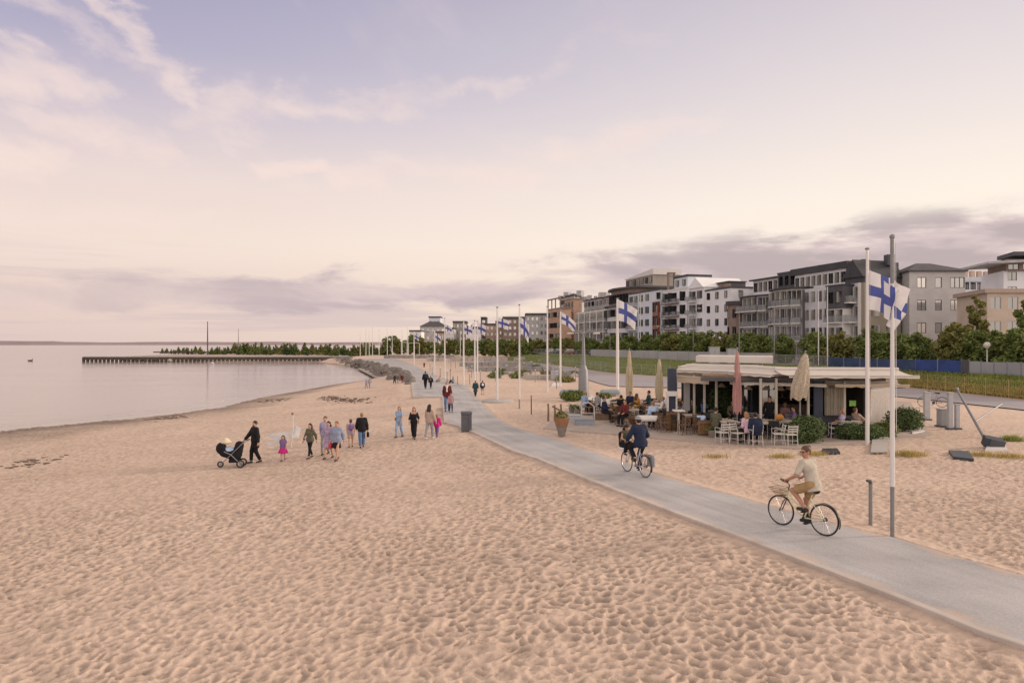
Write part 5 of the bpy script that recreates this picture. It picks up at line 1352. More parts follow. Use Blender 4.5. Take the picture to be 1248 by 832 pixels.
# ------------------------------------------------------------------ bicycles (local +Y is forward, origin on the ground under the bottom bracket)
def bicycle(label, loc, rz, fm, kind, tyre=m_rub, rimm=m_steel):
    r = thing('bicycle', label, 'bicycle', loc, rz)
    RW, RA, FA, BB = .345, (0, -.47, .345), (0, .60, .345), (0, 0, .29)
    wheel_obj(r, RA, RW, (1, 0, 0), .017, 28, tyre, rimm); wheel_obj(r, FA, RW, (1, 0, 0), .017, 28, tyre, rimm)
    st, sb = (0, -.19, .84), (0, .40, .80); hb = (0, .43, .72)
    mb = MB()
    mb.tube([BB, st], .017, 8); mb.tube([(0, .395, .83), (0, .445, .66)], .02, 8)
    if kind == 'step':      # low curved double tube
        mb.tube([(0, .43, .70), (0, .28, .50), (0, .12, .36), BB], .019, 8); mb.tube([(0, .41, .78), (0, .24, .60), (0, .02, .50), (0, -.09, .545)], .014, 8)
    else:
        mb.tube([(0, .435, .69), BB], .019, 8); mb.tube([(0, .405, .79), (0, -.06, .50), (0, -.10, .50)], .016, 8)
    for sx in (-1, 1):
        mb.tube([(sx * .03, 0, .29), (sx * .06, -.47, .345)], .010, 6); mb.tube([(sx * .016, -.155, .74), (sx * .06, -.47, .345)], .009, 6)
    mb.build('frame', fm, r, local=True)
    mb = MB()
    for sx in (-1, 1): mb.tube([(sx * .025, .45, .66), (sx * .05, .50, .56), (sx * .055, .60, .345)], .011, 6)
    mb.tube([(-.05, .45, .66), (.05, .45, .66)], .014, 6); mb.build('fork', m_blackp if kind == 'step' else fm, r, local=True)
    mb = MB(); mb.tube([(0, .40, .82), (0, .375, .96), (0, .43, 1.0)], .013, 6)
    if kind == 'step':
        mb.tube([(-.27, .26, 1.10), (-.27, .42, 1.12), (-.14, .47, 1.05), (0, .43, 1.0), (.14, .47, 1.05), (.27, .42, 1.12), (.27, .26, 1.10)], .011, 6)
    else:
        mb.tube([(-.28, .20, 1.06), (-.28, .34, 1.07), (-.1, .45, 1.02), (0, .43, 1.0), (.1, .45, 1.02), (.28, .34, 1.07), (.28, .20, 1.06)], .012, 6)
    hbm = mb.build('handlebar', m_blackp, r, local=True)
    for sx in (-1, 1):
        mb = MB(); yz = (.24, 1.10) if kind == 'step' else (.18, 1.06); mb.tube([(sx * .27, yz[0], yz[1]), (sx * .27, yz[0] + .11, yz[1] + .006)], .018, 8); mb.build('grip', m_rub, hbm, local=True)
    mb = MB(); mb.tube([st, (0, -.21, .93)], .013, 8); mb.build('seat_post', m_steel, r, local=True)
    fq = Field((-.2, -.45, .88), (.2, .1, 1.05), .012); fq.cone(V(0, -.29, .955), V(0, -.03, .965), .085, .03, .02, [(V(0, 0, .975), V(0, 0, 1))]); v, f = fq.mesh(); np_mesh('saddle', v, f, m_blackp, r)
    mb = MB(); mb.cyl((-.075, 0, .29), (.075, 0, .29), .022); mb.cyl((.055, 0, .29), (.06, 0, .29), .095, n=24)
    mb.tube([(.075, 0, .29), (.08, .06, .13)], .011, 6); mb.tube([(-.075, 0, .29), (-.08, -.06, .45)], .011, 6); ck = mb.build('crank', m_blackp, r, local=True)
    mb = MB(); mb.box((.135, .06, .13), (.10, .08, .022)); mb.build('pedal', m_rub, ck, local=True); mb = MB(); mb.box((-.135, -.06, .45), (.10, .08, .022)); mb.build('pedal', m_rub, ck, local=True)
    mb = MB(); mb.tube([(.062, 0, .385), (.062, -.47, .385)], .006, 4); mb.tube([(.062, 0, .195), (.062, -.47, .305)], .006, 4); mb.cyl((.055, -.47, .345), (.066, -.47, .345), .045, n=16); mb.build('chain', m_blackp, r, local=True)
    def fender(c, a0, a1, m):
        mb = MB(); pr = None
        for i in range(17):
            a = math.radians(a0 + (a1 - a0) * i / 16); R_ = RW + .022
            q0 = [(sx * .028, c[1] + math.cos(a) * R_, c[2] + math.sin(a) * R_ - (.006 if sx else 0)) for sx in (-1, 0, 1)]
            if pr:
                for j in (0, 1): mb.poly([pr[j], pr[j + 1], q0[j + 1], q0[j]])
            pr = q0
        mb.build('mudguard', m, r, local=True)
    fender(RA, 40, 200, m_blackp)
    return r
def heading(a, b): return math.atan2(-(b[0] - a[0]), b[1] - a[1])
m_cream = mat('cream_frame_paint', (.62, .62, .42), .4, .08); m_lilac = mat('pale_lilac_frame_paint', (.50, .52, .66), .4, .08)
# near cyclist
ra, fa = P(1001, 652, ZP), P(955.5, 640.5, ZP); hd_ = heading(ra, fa); k = .47 / 1.07
c = (ra[0] + (fa[0] - ra[0]) * k, ra[1] + (fa[1] - ra[1]) * k, ZP + .003)
bike = bicycle('black wheeled city bicycle with pale cream frame and upswept handlebar nearest the camera', c, hd_, m_cream, 'step')
mb = MB()   # wire basket hanging under the bars
for i in range(9):
    t = i / 8; mb.tube([(-.17 + .34 * t, .50, .86), (-.13 + .26 * t, .52, .68)], .004, 4)
for z, w_ in ((.86, .17), (.77, .15), (.68, .13)): mb.tube([(-w_, .50, z), (w_, .50, z), (w_, .62 + (z - .68), z), (-w_, .62 + (z - .68), z)], .006, 4, closed=True)
for i in range(9):
    t = i / 8; mb.tube([(-.17 + .34 * t, .80, .86), (-.13 + .26 * t, .62, .68), (-.13 + .26 * t, .52, .68)], .004, 4)
mb.build('basket', m_khaki if 'm_khaki' in globals() else mat('wicker_brown', (.16, .11, .06), .8, .3, 30), bike, local=True)
person('cyclist in a pale grey shirt, tan shorts and sunglasses riding the nearest bicycle', c, hd_, 1.84, 'cycle', 1, ('shirt', k_greige, -.13, .95), ('shorts', k_mustard), 'brown', 'bun', vox=.0105, skin=m_skin_tan,
       pelvis=(0, -.22, 1.06), lean=.30, hands={'R': (.275, .20, 1.15), 'L': (-.275, .20, 1.15)}, feet={'R': (.135, .0, .24), 'L': (-.135, -.10, .555)}, head_yaw=1.25, head_pitch=.12, glasses=True, poles={'R': (.8, -.7, -.6), 'L': (-.8, -.7, -.6)})
# far cyclist with a child in a front seat
ra, fa = P(786.5, 582, ZP), P(763.5, 574.5, ZP); hd_ = heading(ra, fa)
c = (ra[0] + (fa[0] - ra[0]) * k, ra[1] + (fa[1] - ra[1]) * k, ZP + .003)
b2_ = bicycle('pale lilac bicycle with light tyres ridden by the man in navy', c, hd_, m_lilac, 'city', mat('grey_tyre', (.10, .09, .08), .8, .2, 20))
mb = MB(); mb.tube([(-.08, -.40, .72), (-.08, -.78, .72), (.08, -.78, .72), (.08, -.40, .72)], .01, 6); mb.tube([(0, -.40, .72), (0, -.78, .72)], .008, 6)
for sx in (-1, 1): mb.tube([(sx * .08, -.70, .72), (sx * .06, -.47, .345)], .008, 6)
mb.build('carrier', m_steel, b2_, local=True)
mb = MB(); mb.bbox((.17, -.55, .52), (.13, .36, .34), .05); mb.build('pannier', k_grey, b2_, local=True)
fq = Field((-.4, .2, .5), (.4, 1.1, 1.4), .02); fq.cone(V(0, .62, .86), V(0, .76, .86), .17, .17, .05, [(V(0, 0, .90), V(0, 0, 1))]); fq.cone(V(0, .84, .9), V(0, .9, 1.16), .13, .12, .05, [(V(0, .83, 1), V(0, -1, -.2))]); v, f = fq.mesh(); cs = np_mesh('child_seat', v, f, k_black, b2_)
mb = MB(); mb.box((0, .70, .76), (.30, .36, .05)); mb.build('seat_band', m_white, cs, local=True)
mb = MB(); mb.tube([(0, .43, .9), (0, .55, .74), (0, .74, .74)], .016, 6); mb.build('seat_bracket', m_steel, b2_, local=True)
person('man in a navy jacket and grey cap riding the pale lilac bicycle', c, hd_, 1.78, 'cycle', 1, ('jacket', k_navy, -.12), ('trousers', k_black), 'dark', vox=.0125, pelvis=(0, -.22, 1.04), lean=.22, build=1.12,
       hands={'R': (.28, .13, 1.11), 'L': (-.28, .13, 1.11)}, feet={'R': (.135, .02, .24), 'L': (-.135, -.10, .555)}, head_yaw=-.1, cap=k_grey, poles={'R': (.8, -.7, -.6), 'L': (-.8, -.7, -.6)})
cl = Matrix.Translation(c) @ Matrix.Rotation(hd_, 4, 'Z') @ Vector((0, .74, 0))
person('child in an olive vest in the front seat of the lilac bicycle', tuple(cl), hd_ + PI, 1.22, 'cycle', 1, ('vest', k_olive), ('trousers', k_black), 'dark', 'bob', vox=.013, pelvis=(0, -.02, .98), lean=.42, head_s=1.2,
       hands={'R': (.14, .30, 1.05), 'L': (-.14, .30, 1.05)}, feet={'R': (.12, .22, .62), 'L': (-.12, .22, .62)}, head_pitch=.5)
# ------------------------------------------------------------------ flagpoles and flags
m_polew = mat('white_pole_paint', (.66, .65, .64), .45, .05, 2); m_poleg = mat('grey_galvanised', (.23, .235, .245), .5, .15, 6, metal=.3); m_conc = mat('concrete', (.40, .385, .37), .9, .12, 2, .3, 20)
m_flagw = mat('flag_white', (.70, .69, .71), .8, .05, 2, transl=.35); m_flagb = mat('flag_blue', (.085, .11, .34), .8, .1, 2, transl=.3)
def flagpole(label, base, top_z, r0=.07, grey=0.0, foot=False, greytop=0.0, group='white flagpoles along the path'):
    x, y, z0 = base
    r = thing('flagpole', label, 'flagpole', base, 0, group)
    mb = MB(); zs = z0 + grey if grey else z0 - .3
    zt = top_z - greytop
    mb.tube([(x, y, zs), (x, y, zs + (zt - zs) * .5), (x, y, zt)], [r0, r0 * .9, r0 * .62], 12); mb.build('pole', m_polew, r)
    if greytop:
        mb = MB(); mb.tube([(x, y, zt), (x, y, top_z)], [r0 * .85, r0 * .8], 12); mb.build('upper_pole', m_poleg, r)
    if grey:
        mb = MB(); mb.tube([(x, y, z0 - .3), (x, y, z0 + grey)], r0 * .8, 10); mb.cyl((x, y, z0 - .1), (x, y, z0 + .05), r0 * 1.8, r0 * 1.5); mb.build('base_post', m_poleg, r)
    if foot:
        mb = MB(); mb.lathe((x, y, z0 - .3), [(1.25, 0), (1.25, .38), (1.1, .46), (.2, .47)], 18); mb.build('foot', m_conc, r)
    mb = MB(); mb.lathe((x, y, top_z), [(r0 * .6, -.02), (r0 * 1.05, .0), (r0 * 1.1, .05), (r0 * .4, .08)], 12); mb.build('cap', m_poleg, r)
    mb = MB(); mb.tube([(x + r0 + .015, y - .01, top_z - .1), (x + r0 + .03, y - .01, z0 + 1.2 + grey)], .006, 4); mb.build('halyard', m_polew, r)
    return r
def flag(label, x, y, zt, w, h, yaw=0.0, droop=.35, wave=.10, phase=0.0, curl=0.0, nw=2.2, group='white flags with a blue cross'):
    """hoist edge at x,y from zt down; fly towards yaw, sagging by droop"""
    r = thing('flag', label, 'flag', (x, y, zt), 0, group)
    nx, nz = 36, 22; v = np.zeros((nx + 1, nz + 1, 3)); px, pz, pd = 0.0, 0.0, 0.0
    X = [0.0]; Z = [0.0]
    for i in range(nx):
        u = (i + .5) / nx; a = droop * (.55 + .75 * u) ; X.append(X[-1] + math.cos(a) * w / nx); Z.append(Z[-1] - math.sin(a) * w / nx)
    for i in range(nx + 1):
        u = i / nx
        for j in range(nz + 1):
            t = j / nz
            an = yaw + curl * u * (t - .3) * 1.2
            d = wave * w * (u ** .8) * math.sin(nw * 2 * PI * (u * .9 + t * .22) + phase) + .4 * wave * w * u * math.sin(5.3 * PI * (u + .5 * t) + phase * 2)
            sag = .06 * w * math.sin(PI * u) * (t - .4)
            xx = X[i] * (1 - .12 * t * u)
            v[i, j] = (x + xx * math.cos(an) - d * math.sin(an), y + xx * math.sin(an) + d * math.cos(an), zt + Z[i] - t * h * (1 - .05 * u) + sag)
    idx = np.arange((nx + 1) * (nz + 1)).reshape(nx + 1, nz + 1)
    f = np.stack([idx[:-1, :-1], idx[:-1, 1:], idx[1:, 1:], idx[1:, :-1]], -1).reshape(-1, 4)
    ii, jj = np.meshgrid(np.arange(nx), np.arange(nz), indexing='ij')
    blue = ((ii >= 10) & (ii < 16)) | ((jj >= 8) & (jj < 14))
    o = np_mesh('cloth', v.reshape(-1, 3) - np.array((x, y, zt)), f, [m_flagw, m_flagb], r, mi=blue.ravel().astype(int))
    return r
def zt_at(Y, py): return H - (py - CY) * Y / F
b = G(1087.5, 655); z = zt_at(b[1], 290); flagpole('tall flagpole nearest the camera with grey lower post and grey top beside the path', b, z, .052, 1.15, greytop=.98)
zz = zt_at(b[1], 345)
flag('limp white and blue flag hanging folded from the flagpole nearest the camera', b[0] - .22, b[1] - .07, zz + .05, .62, .78, .25, .75, .16, .5, .8, 1.6)
b = G(1057, 541); z = zt_at(b[1], 304); flagpole('second tall white flagpole standing by the terrace hedge', b, z, .085)
flag('large white flag with blue cross flying from the flagpole by the terrace hedge', b[0] + .07, b[1], zt_at(b[1], 329), 1.75, 1.66, -.15, .55, .15, 1.0, .6, 1.5)
b = P(752.5, 474); z = zt_at(b[1], 364); flagpole('white flagpole standing behind the closed parasols', b, z, .15)
flag('white flag with blue cross flying above the terrace parasols', b[0] + .1, b[1], z - .1, 2.0, 1.95, -.2, .55, .11, 2.0, .4, 1.2)
b = G(633, 497); z = zt_at(b[1], 372); flagpole('white flagpole with a grey base right of the path', b, z, .06, .62)
flag('limp white and blue flag hanging from the pole with the grey base', b[0] + .06, b[1], zt_at(b[1], 386), .95, 1.1, -.1, .95, .12, .4, .5, 1.4)
b = G(606, 489); z = zt_at(b[1], 375); flagpole('white flagpole on a round concrete foot at the edge of the path', b, z, .08, 0, True)
flag('small white and blue flag at the top of the pole on the round concrete foot', b[0] + .08, b[1], zt_at(b[1], 387), .85, .72, 0, .3, .12, 1.7, .3, 1.3)
b = G(667, 477); z = zt_at(b[1], 374); flagpole('bare white flagpole without a flag in the middle of the sand', b, z, .08)
b = G(683, 470); z = zt_at(b[1], 379); flagpole('white flagpole in front of the orange brick building', b, z, .1)
flag('white and blue flag drooping steeply from the pole before the orange brick building', b[0] + .1, b[1], z - .1, 1.9, 1.15, 0, .72, .07, .9, .2, 1.0)
b = G(578.6, 466); z = zt_at(b[1], 391); flagpole('left one of two close white flagpoles beyond the teal coat', b, z, .09)
flag('flag on the left one of the two close flagpoles, nearly edge on', b[0] - .1, b[1] - .1, z - .2, 1.0, 1.1, PI - .3, .9, .1, .3, .3, 1.2)
b = G(581.8, 463.5); z = zt_at(b[1], 392); flagpole('right one of two close white flagpoles beyond the teal coat', b, z, .09)
flag('white and blue flag on the right one of the two close flagpoles', b[0] + .1, b[1], zt_at(b[1], 393), 1.0, 1.25, 0, .45, .1, 1.3, .3, 1.2)
b = G(565, 470.5); z = zt_at(b[1], 392); flagpole('white flagpole with a round concrete foot left of the two close ones', b, z, .085, 0, True)
flag('mostly blue looking flag on the flagpole left of the two close ones', b[0] + .08, b[1], zt_at(b[1], 395), .9, 1.0, 0, .4, .16, 2.6, .5, 1.8)
b = G(542, 461); z = zt_at(b[1], 388); flagpole('thin far flagpole above the maroon jacketed woman', b, z, .085)
flag('small mostly white flag above the far maroon jacketed woman', b[0] + .08, b[1], zt_at(b[1], 395), .9, .85, 0, .5, .14, .2, .4, 1.4)
b = G(529.6, 455.5); z = zt_at(b[1], 402); flagpole('far short flagpole at the end of the path', b, z, .1)
flag('far flag hanging low at the end of the path', b[0] + .1, b[1], zt_at(b[1], 405), 1.0, 1.2, 0, .7, .12, .8, .4, 1.4)
b = G(504.6, 445); z = zt_at(b[1], 404); flagpole('farthest flagpole, left of the others near the bay', b, z, .12)
flag('farthest pale flag near the bay', b[0] + .1, b[1], zt_at(b[1], 406), 1.1, 1.1, 0, .6, .12, .6, .4, 1.4)

# ------------------------------------------------------------------ lamp posts and plain poles
m_lampg = mat('lamp_globe', (.75, .72, .66), .4, .05, 2, transl=.3)
def lamp(label, base, zt, kind, r0=.06, m=m_poleg, group='street lamps and plain poles'):
    x, y, z0 = base
    r = thing('street_lamp' if kind != 'pole' else 'mast', label, 'lamp post' if kind != 'pole' else 'mast', base, 0, group)
    mb = MB(); mb.tube([(x, y, z0 - .2), (x, y, z0 + (zt - z0) * .55), (x, y, zt)], [r0, r0 * .8, r0 * .5], 10); mb.build('post', m, r)
    if kind == 'globe':
        mb = MB(); mb.sph((x, y, zt + .28), .3, 14); mb.build('lamp_globe', m_lampg, r)
        mb = MB(); mb.lathe((x, y, zt - .06), [(.07, 0), (.13, .04), (.13, .09)], 10); mb.build('collar', m, r)
    elif kind == 'arm':
        for s_ in (-1, 1):
            mb = MB(); mb.tube([(x, y, zt - .05), (x + s_ * .35, y, zt + .22), (x + s_ * .9, y, zt + .12)], r0 * .4, 6); a = mb.build('arm', m, r)
            mb = MB(); mb.bbox((x + s_ * 1.0, y, zt + .06), (.5, .2, .1), .03); mb.build('lantern', m_lampg, a)
    else:
        mb = MB(); mb.lathe((x, y, zt), [(r0 * .5, 0), (r0 * .9, .03), (r0 * .9, .1), (.01, .14)], 8); mb.build('cap', m, r)
    return r
def sp(px, Y, z=ZS): return ((px - CX) / F * Y, Y, z)
for (px, Y, py, kd, lab) in ((780.5, 150, 361, 'pole', 'thin pale pole before the pale blue apartment block'), (845, 118, 376, 'arm', 'street lamp with two arms before the white framed apartment building'), (901, 104, 376, 'pole', 'pole before the small brown drum shaped building'), (943.5, 88, 376, 'pole', 'grey pole before the rounded balcony towers'),
                             (1008.5, 80, 351, 'pole', 'right one of two thin poles before the silver building'), (997.5, 82, 355, 'pole', 'left one of two thin poles before the silver building'), (808, 130, 398, 'arm', 'small lamp post behind the terrace canopy'), (743.5, 150, 401, 'arm', 'lamp post left of the big flag above the parasols'), (1203, 64, 424, 'globe', 'short lamp post with a white globe by the grey board fence'), (838, 122, 366, 'pole', 'thin pole before the white apartment block')):
    b = sp(px, Y); lamp(lab, b, zt_at(Y, py), kd, .07 if Y < 100 else .11, m_polew if kd == 'globe' or px in (1008.5, 997.5, 780.5) else m_poleg)
b = G(711, 486); lamp('thick tapered grey lamp post with curved arms standing on the sand', b, zt_at(b[1], 407), 'arm', .2)
mb = MB(); mb.tube([(b[0], b[1], b[2] - .2), (b[0], b[1], b[2] + 2.2), (b[0], b[1], b[2] + 2.6)], [.42, .36, .2], 12); o = [q for q in C.objects if q.get('label', '').startswith('thick tapered')][0]; mb.build('sleeve', m_poleg, o)
for (px, py0, py1, Y, lab) in ((253, 429, 392, 300, 'tall dark mast on the spit above the pier'), (290.5, 429, 401, 330, 'thinner mast on the spit right of the tall dark one')):
    b = ((px - CX) / F * Y, Y, ZW + .5); lamp(lab, b, zt_at(Y, py1), 'pole', .3 if px < 260 else .16, m_dgrey)
for i, (px, py1) in enumerate(((439, 403), (446, 399), (450, 404), (454, 398), (462, 402), (472, 399), (478, 405), (490, 403), (497, 398), (561, 404))):
    Y = 235 - i * 3; b = ((px - CX) / F * Y, Y, .2); lamp('slim white mast in the cluster at the small boat harbour beyond the path', b, zt_at(Y, py1), 'pole', .12, m_polew, 'harbour masts')

# ------------------------------------------------------------------ bollards, bin, slabs and playground gear on the right
m_bin = mat('bin_paint', (.10, .105, .12), .6, .12, 4); m_slabd = mat('dark_panel', (.045, .055, .07), .5, .2, 4)
b = P(568.5, 525); r = thing('litter_bin', 'square dark grey litter bin at the edge of the path', 'bin', (b[0], b[1], -.03), .1)
mb = MB(); mb.bbox((b[0], b[1], .42), (.50, .48, .80), .02, .1); mb.build('body', m_bin, r)
mb = MB(); mb.bbox((b[0], b[1], .88), (.54, .52, .12), .03, .1); mb.build('lid', m_bin, r); mb = MB(); mb.box((b[0], b[1], .0), (.44, .42, .08), .1); mb.build('plinth', m_dgrey, r)
for k in (-1, 1):
    mb = MB(); mb.box((b[0] + k * .12, b[1] - .243, .42), (.012, .012, .7), .1); mb.build('seam', m_dgrey, r)
b = G(1061, 638); r = thing('bollard', 'thin grey steel post with a small bent top left of the nearest flagpole', 'bollard', b)
mb = MB(); mb.tube([(b[0], b[1], b[2] - .2), (b[0], b[1], b[2] + .98)], .042, 12); mb.build('post', m_poleg, r)
mb = MB(); mb.tube([(b[0], b[1], b[2] + .97), (b[0] - .01, b[1], b[2] + 1.03), (b[0] - .10, b[1] - .02, b[2] + 1.05)], [.046, .04, .03], 8); mb.build('bent_top', m_dgrey, r)
b = G(647.5, 504); r = thing('bollard', 'thin dark brown stake in the sand right of the path', 'stake', b)
mb = MB(); mb.tube([(b[0], b[1], b[2] - .2), (b[0], b[1], b[2] + .9), (b[0], b[1], b[2] + 1.1)], [.035, .035, .02], 7); mb.build('shaft', m_bark, r)
mb = MB(); mb.lathe((b[0], b[1], b[2] + 1.08), [(.035, 0), (.04, .03), (.02, .06)], 8); mb.build('cap', m_dgrey, r)
def panel(label, pts, th, m, name='ground_panel', cat='panel'):
    w = [G(a, b_, -.06) for a, b_ in pts]; c = [sum(p[i] for p in w) / len(w) for i in range(3)]
    mb = MB(); mb.prism([(p[0], p[1]) for p in w], [p[2] - th for p in w], [p[2] for p in w]); o = mb.build(name, m, flat=True); tag(o, label, cat); return o
panel('dark blue grey panel lying on the sand in front of the round bush', [(1001, 553), (1024, 552.5), (1020, 547.5), (1002, 548)], .12, m_slabd)
panel('dark ribbed panel lying on the sand at the right', [(1162, 558), (1187, 561), (1181, 551), (1156, 550)], .12, m_slabd)
panel('white plank lying on the sand below the loudspeaker box', [(1201, 549), (1227, 548.5), (1226, 544), (1203, 544)], .1, m_polew, 'plank', 'plank')
panel('short white board lying at the hedge corner', [(1112, 529), (1127, 526), (1123, 524.5), (1111, 527)], .08, m_polew, 'plank', 'plank')
panel('pale square paving patch on the sand before the terrace', [(1061, 552), (1081, 552), (1083, 530), (1064, 530)], .05, m_conc, 'paving_patch', 'paving')
g = G(1210, 545); r = thing('loudspeaker', 'dark loudspeaker box tipped on the sand at the foot of the leaning pole', 'loudspeaker', g)
mb = MB(); mb.box((g[0], g[1], g[2] + .24), (.66, .42, .38), -.3, 1.0, .25, .18); mb.build('cabinet', m_slabd, r)
mb = MB(); mb.box((g[0] + .03, g[1] - .24, g[2] + .22), (.52, .03, .28), -.3, 1.0, .25, .18); mb.build('grille', m_dgrey, r)
a = G(1200, 533); r = thing('leaning_pole', 'long grey steel pole leaning from the ground up to the left with a side strut', 'pole', a)
t = PY(1166, a[1] + 1.5, 474); mb = MB(); mb.tube([(a[0], a[1], a[2]), t], [.07, .05], 10); mb.build('pole', m_poleg, r)
mid = [a[i] + (t[i] - a[i]) * .33 for i in range(3)]; e = PY(1221, a[1] + 2.0, 492); mb = MB(); mb.tube([mid, e], .035, 8); mb.build('strut', m_poleg, r)
mb = MB(); mb.sph((a[0] + .05, a[1], a[2] + .02), .1, 8); mb.build('foot', m_slabd, r)
mb = MB(); mb.sph(t, .09, 8); mb.build('cap', m_poleg, r)
def post_panel(label, px0, px1, py0, py1, m, dp=.18, name='utility_post', cat='post'):
    g = G((px0 + px1) / 2, py1); w = (px1 - px0) / F * g[1]; h = (py1 - py0) / F * g[1]
    r = thing(name, label, cat, g, 0)
    mb = MB(); mb.bbox((g[0], g[1], g[2] + h / 2), (w, dp, h), .02); mb.build('post', m, r); mb = MB(); mb.bbox((g[0], g[1], g[2] + h + .015), (w + .05, dp + .05, .05), .01); mb.build('cap', m, r)
    mb = MB(); mb.bbox((g[0], g[1], g[2] + .03), (w + .14, dp + .14, .1), .02); mb.build('base', m_dgrey, r); return r
m_pgrey = mat('pale_grey_paint', (.40, .41, .43), .6, .1, 3)
post_panel('tall pale grey post behind the hedge corner', 1126, 1133, 477, 511, m_pgrey)
post_panel('left one of two pale grey playground posts', 1155, 1160.5, 478, 522, m_pgrey)
post_panel('shorter right one of two pale grey playground posts', 1164, 1169, 492, 522, m_pgrey)
post_panel('low grey metal cabinet beside the playground posts', 1144, 1154.5, 498, 519, mat('cabinet_grey', (.30, .31, .32), .6, .1, 4), .4, 'cabinet', 'cabinet')
# tufts
def tuft(label, px, py, n, rad, h, m=None):
    g = G(px, py); pts = [(g[0] + random.gauss(0, rad), g[1] + random.gauss(0, rad * .7), g[2] + .01) for _ in range(n)]
    o = blades(pts, h * .5, h, .012, 'grass_tuft', m or m_blade_y, ''); tag(o, label, 'grass tuft'); return o
tuft('dry grass tuft on the sand right of the nearest flagpole', 1107, 554, 500, .32, .24); tuft('green grass tuft on the sand at the right edge', 1233, 536, 500, .22, .3, m_blade)
tuft('low dry tuft left of the white plank', 1197, 554, 250, .25, .2); tuft('dry tuft right of the white plank', 1230, 556, 400, .35, .2)
tuft('thin dry tuft left of the cyclist with sunglasses', 952, 556, 260, .22, .16); tuft('dry tuft behind the head of the cyclist with sunglasses', 992, 553, 320, .25, .18); tuft('small dry tuft on the sand before the front chairs', 873, 556, 220, .25, .14)
# ------------------------------------------------------------------ beach restaurant
m_awn = mat('awning_canvas', (.70, .66, .62), .8, .06, 1.2, .15, 12, transl=.2); m_awnc = mat('cream_awning', (.60, .50, .38), .8, .06, 1.2, transl=.2); m_post = mat('cream_post', (.50, .47, .41), .7, .1, 3)
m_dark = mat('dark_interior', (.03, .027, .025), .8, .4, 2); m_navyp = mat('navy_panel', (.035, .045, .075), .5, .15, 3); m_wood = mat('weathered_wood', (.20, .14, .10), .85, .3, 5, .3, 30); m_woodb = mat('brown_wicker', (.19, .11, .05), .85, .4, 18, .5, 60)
m_deck = mat('terrace_paving', (.40, .34, .30), .9, .15, 1.5, .2, 20); m_curt = mat('curtain', (.45, .42, .35), .85, .12, 3, transl=.2); m_board = mat('pale_board_wall', (.50, .46, .43), .85, .12, 6)
m_kgl = m_gl[0]
# paved terrace under everything
mb = MB(); tp = [G(662, 522, 0), G(760, 530, 0), G(860, 540, 0), G(985, 547, 0), G(1135, 531, 0), G(1110, 490, 0), G(900, 478, 0), G(700, 492, 0)]
mb.prism([(p[0], p[1]) for p in tp], -.2, .012); tag(mb.build('terrace', m_deck, flat=True), kind='structure')
K = thing('restaurant_kiosk', 'low beach restaurant with wide pale awnings and open dark front behind the terrace tables', 'restaurant', (14, 33, 0))
def kx(px, Y): return (px - CX) / F * Y
def kz(Y, py): return H - (py - CY) * Y / F
# right (front) wing: floor plan at Y 31.2..37
YF = 31.2; x0, x1 = kx(868, YF), kx(1059, YF)
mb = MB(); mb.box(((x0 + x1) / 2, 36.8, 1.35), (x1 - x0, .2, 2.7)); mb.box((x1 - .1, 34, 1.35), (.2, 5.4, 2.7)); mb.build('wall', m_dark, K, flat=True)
mb = MB(); mb.prism([(x0 - .5, YF - .2), (x1 + .6, YF - .2), (x1 + .6, 37.4), (x0 + 1.2, 37.4)], 2.62, 2.78); mb.build('roof', m_wood, K, flat=True)
mb = MB(); mb.box(((x0 + x1) / 2, YF - .28, 2.60), (x1 - x0 + 1.2, .06, .16)); mb.build('fascia', m_dgrey, K, flat=True)
# main awning, sagging canvas with folded front
def awning(name, pl, zl, pr, zr, depth, drop, m, val=.22, n=14):
    pl = V(*pl); pr = V(*pr); d = (pr - pl) / np.linalg.norm(pr - pl); nrm_ = V(d[1], -d[0]); vs = []; mb = MB(); rows = 7
    for i in range(n + 1):
        t = i / n; p = pl + (pr - pl) * t; z = zl + (zr - zl) * t
        sag = .03 * math.sin(i * PI) + (.025 if i % 2 else 0)
        for j in range(rows + 1):
            u = j / rows; q = p + nrm_ * depth * u
            vs.append((q[0], q[1], z - drop * u - .06 * math.sin(PI * u) - sag * u))
        q = p + nrm_ * depth; vs.append((q[0] + nrm_[0] * .02, q[1] + nrm_[1] * .02, z - drop - val - sag + .012 * math.sin(i * 2.1)))
    k = rows + 2
    fs = [[i * k + j, i * k + j + 1, (i + 1) * k + j + 1, (i + 1) * k + j] for i in range(n) for j in range(k - 1)]
    mb.add(vs, fs); o = mb.build(name, m, K, angle=50)
    mb = MB(); q0, q1 = pl + nrm_ * depth, pr + nrm_ * depth
    mb.tube([(q0[0], q0[1], zl - drop - .01), (q1[0], q1[1], zr - drop - .01)], .035, 8); mb.build('awning_bar', m_post, o)
    mb = MB()
    for t in (.04, .5, .96):
        a = pl + (pr - pl) * t; b = a + nrm_ * depth * .96; zz = zl + (zr - zl) * t
        mb.tube([(a[0], a[1], zz - .25), ((a[0] + b[0]) / 2 + .25, (a[1] + b[1]) / 2, zz - drop * .5 - .18), (b[0], b[1], zz - drop - .06)], .025, 6)
    mb.build('awning_arm', m_poleg, o)
    mb = MB(); mb.tube([(pl[0], pl[1], zl + .04), (pr[0], pr[1], zr + .04)], .09, 8); mb.build('cassette', m_awn, o)
    return o
awning('front_awning', (kx(944, YF), YF), 3.02, (kx(1093, YF), YF - .1), 3.0, 1.7, .18, m_awn, .10)
awning('front_awning', (kx(905, 32.6), 32.6), 3.08, (kx(957, YF), YF + .1), 3.02, 1.6, .18, m_awn, .10, 8)
awning('lower_awning', (kx(1005, YF), YF), 2.46, (kx(1093, YF), YF), 2.44, 1.0, .06, m_awnc, .10)
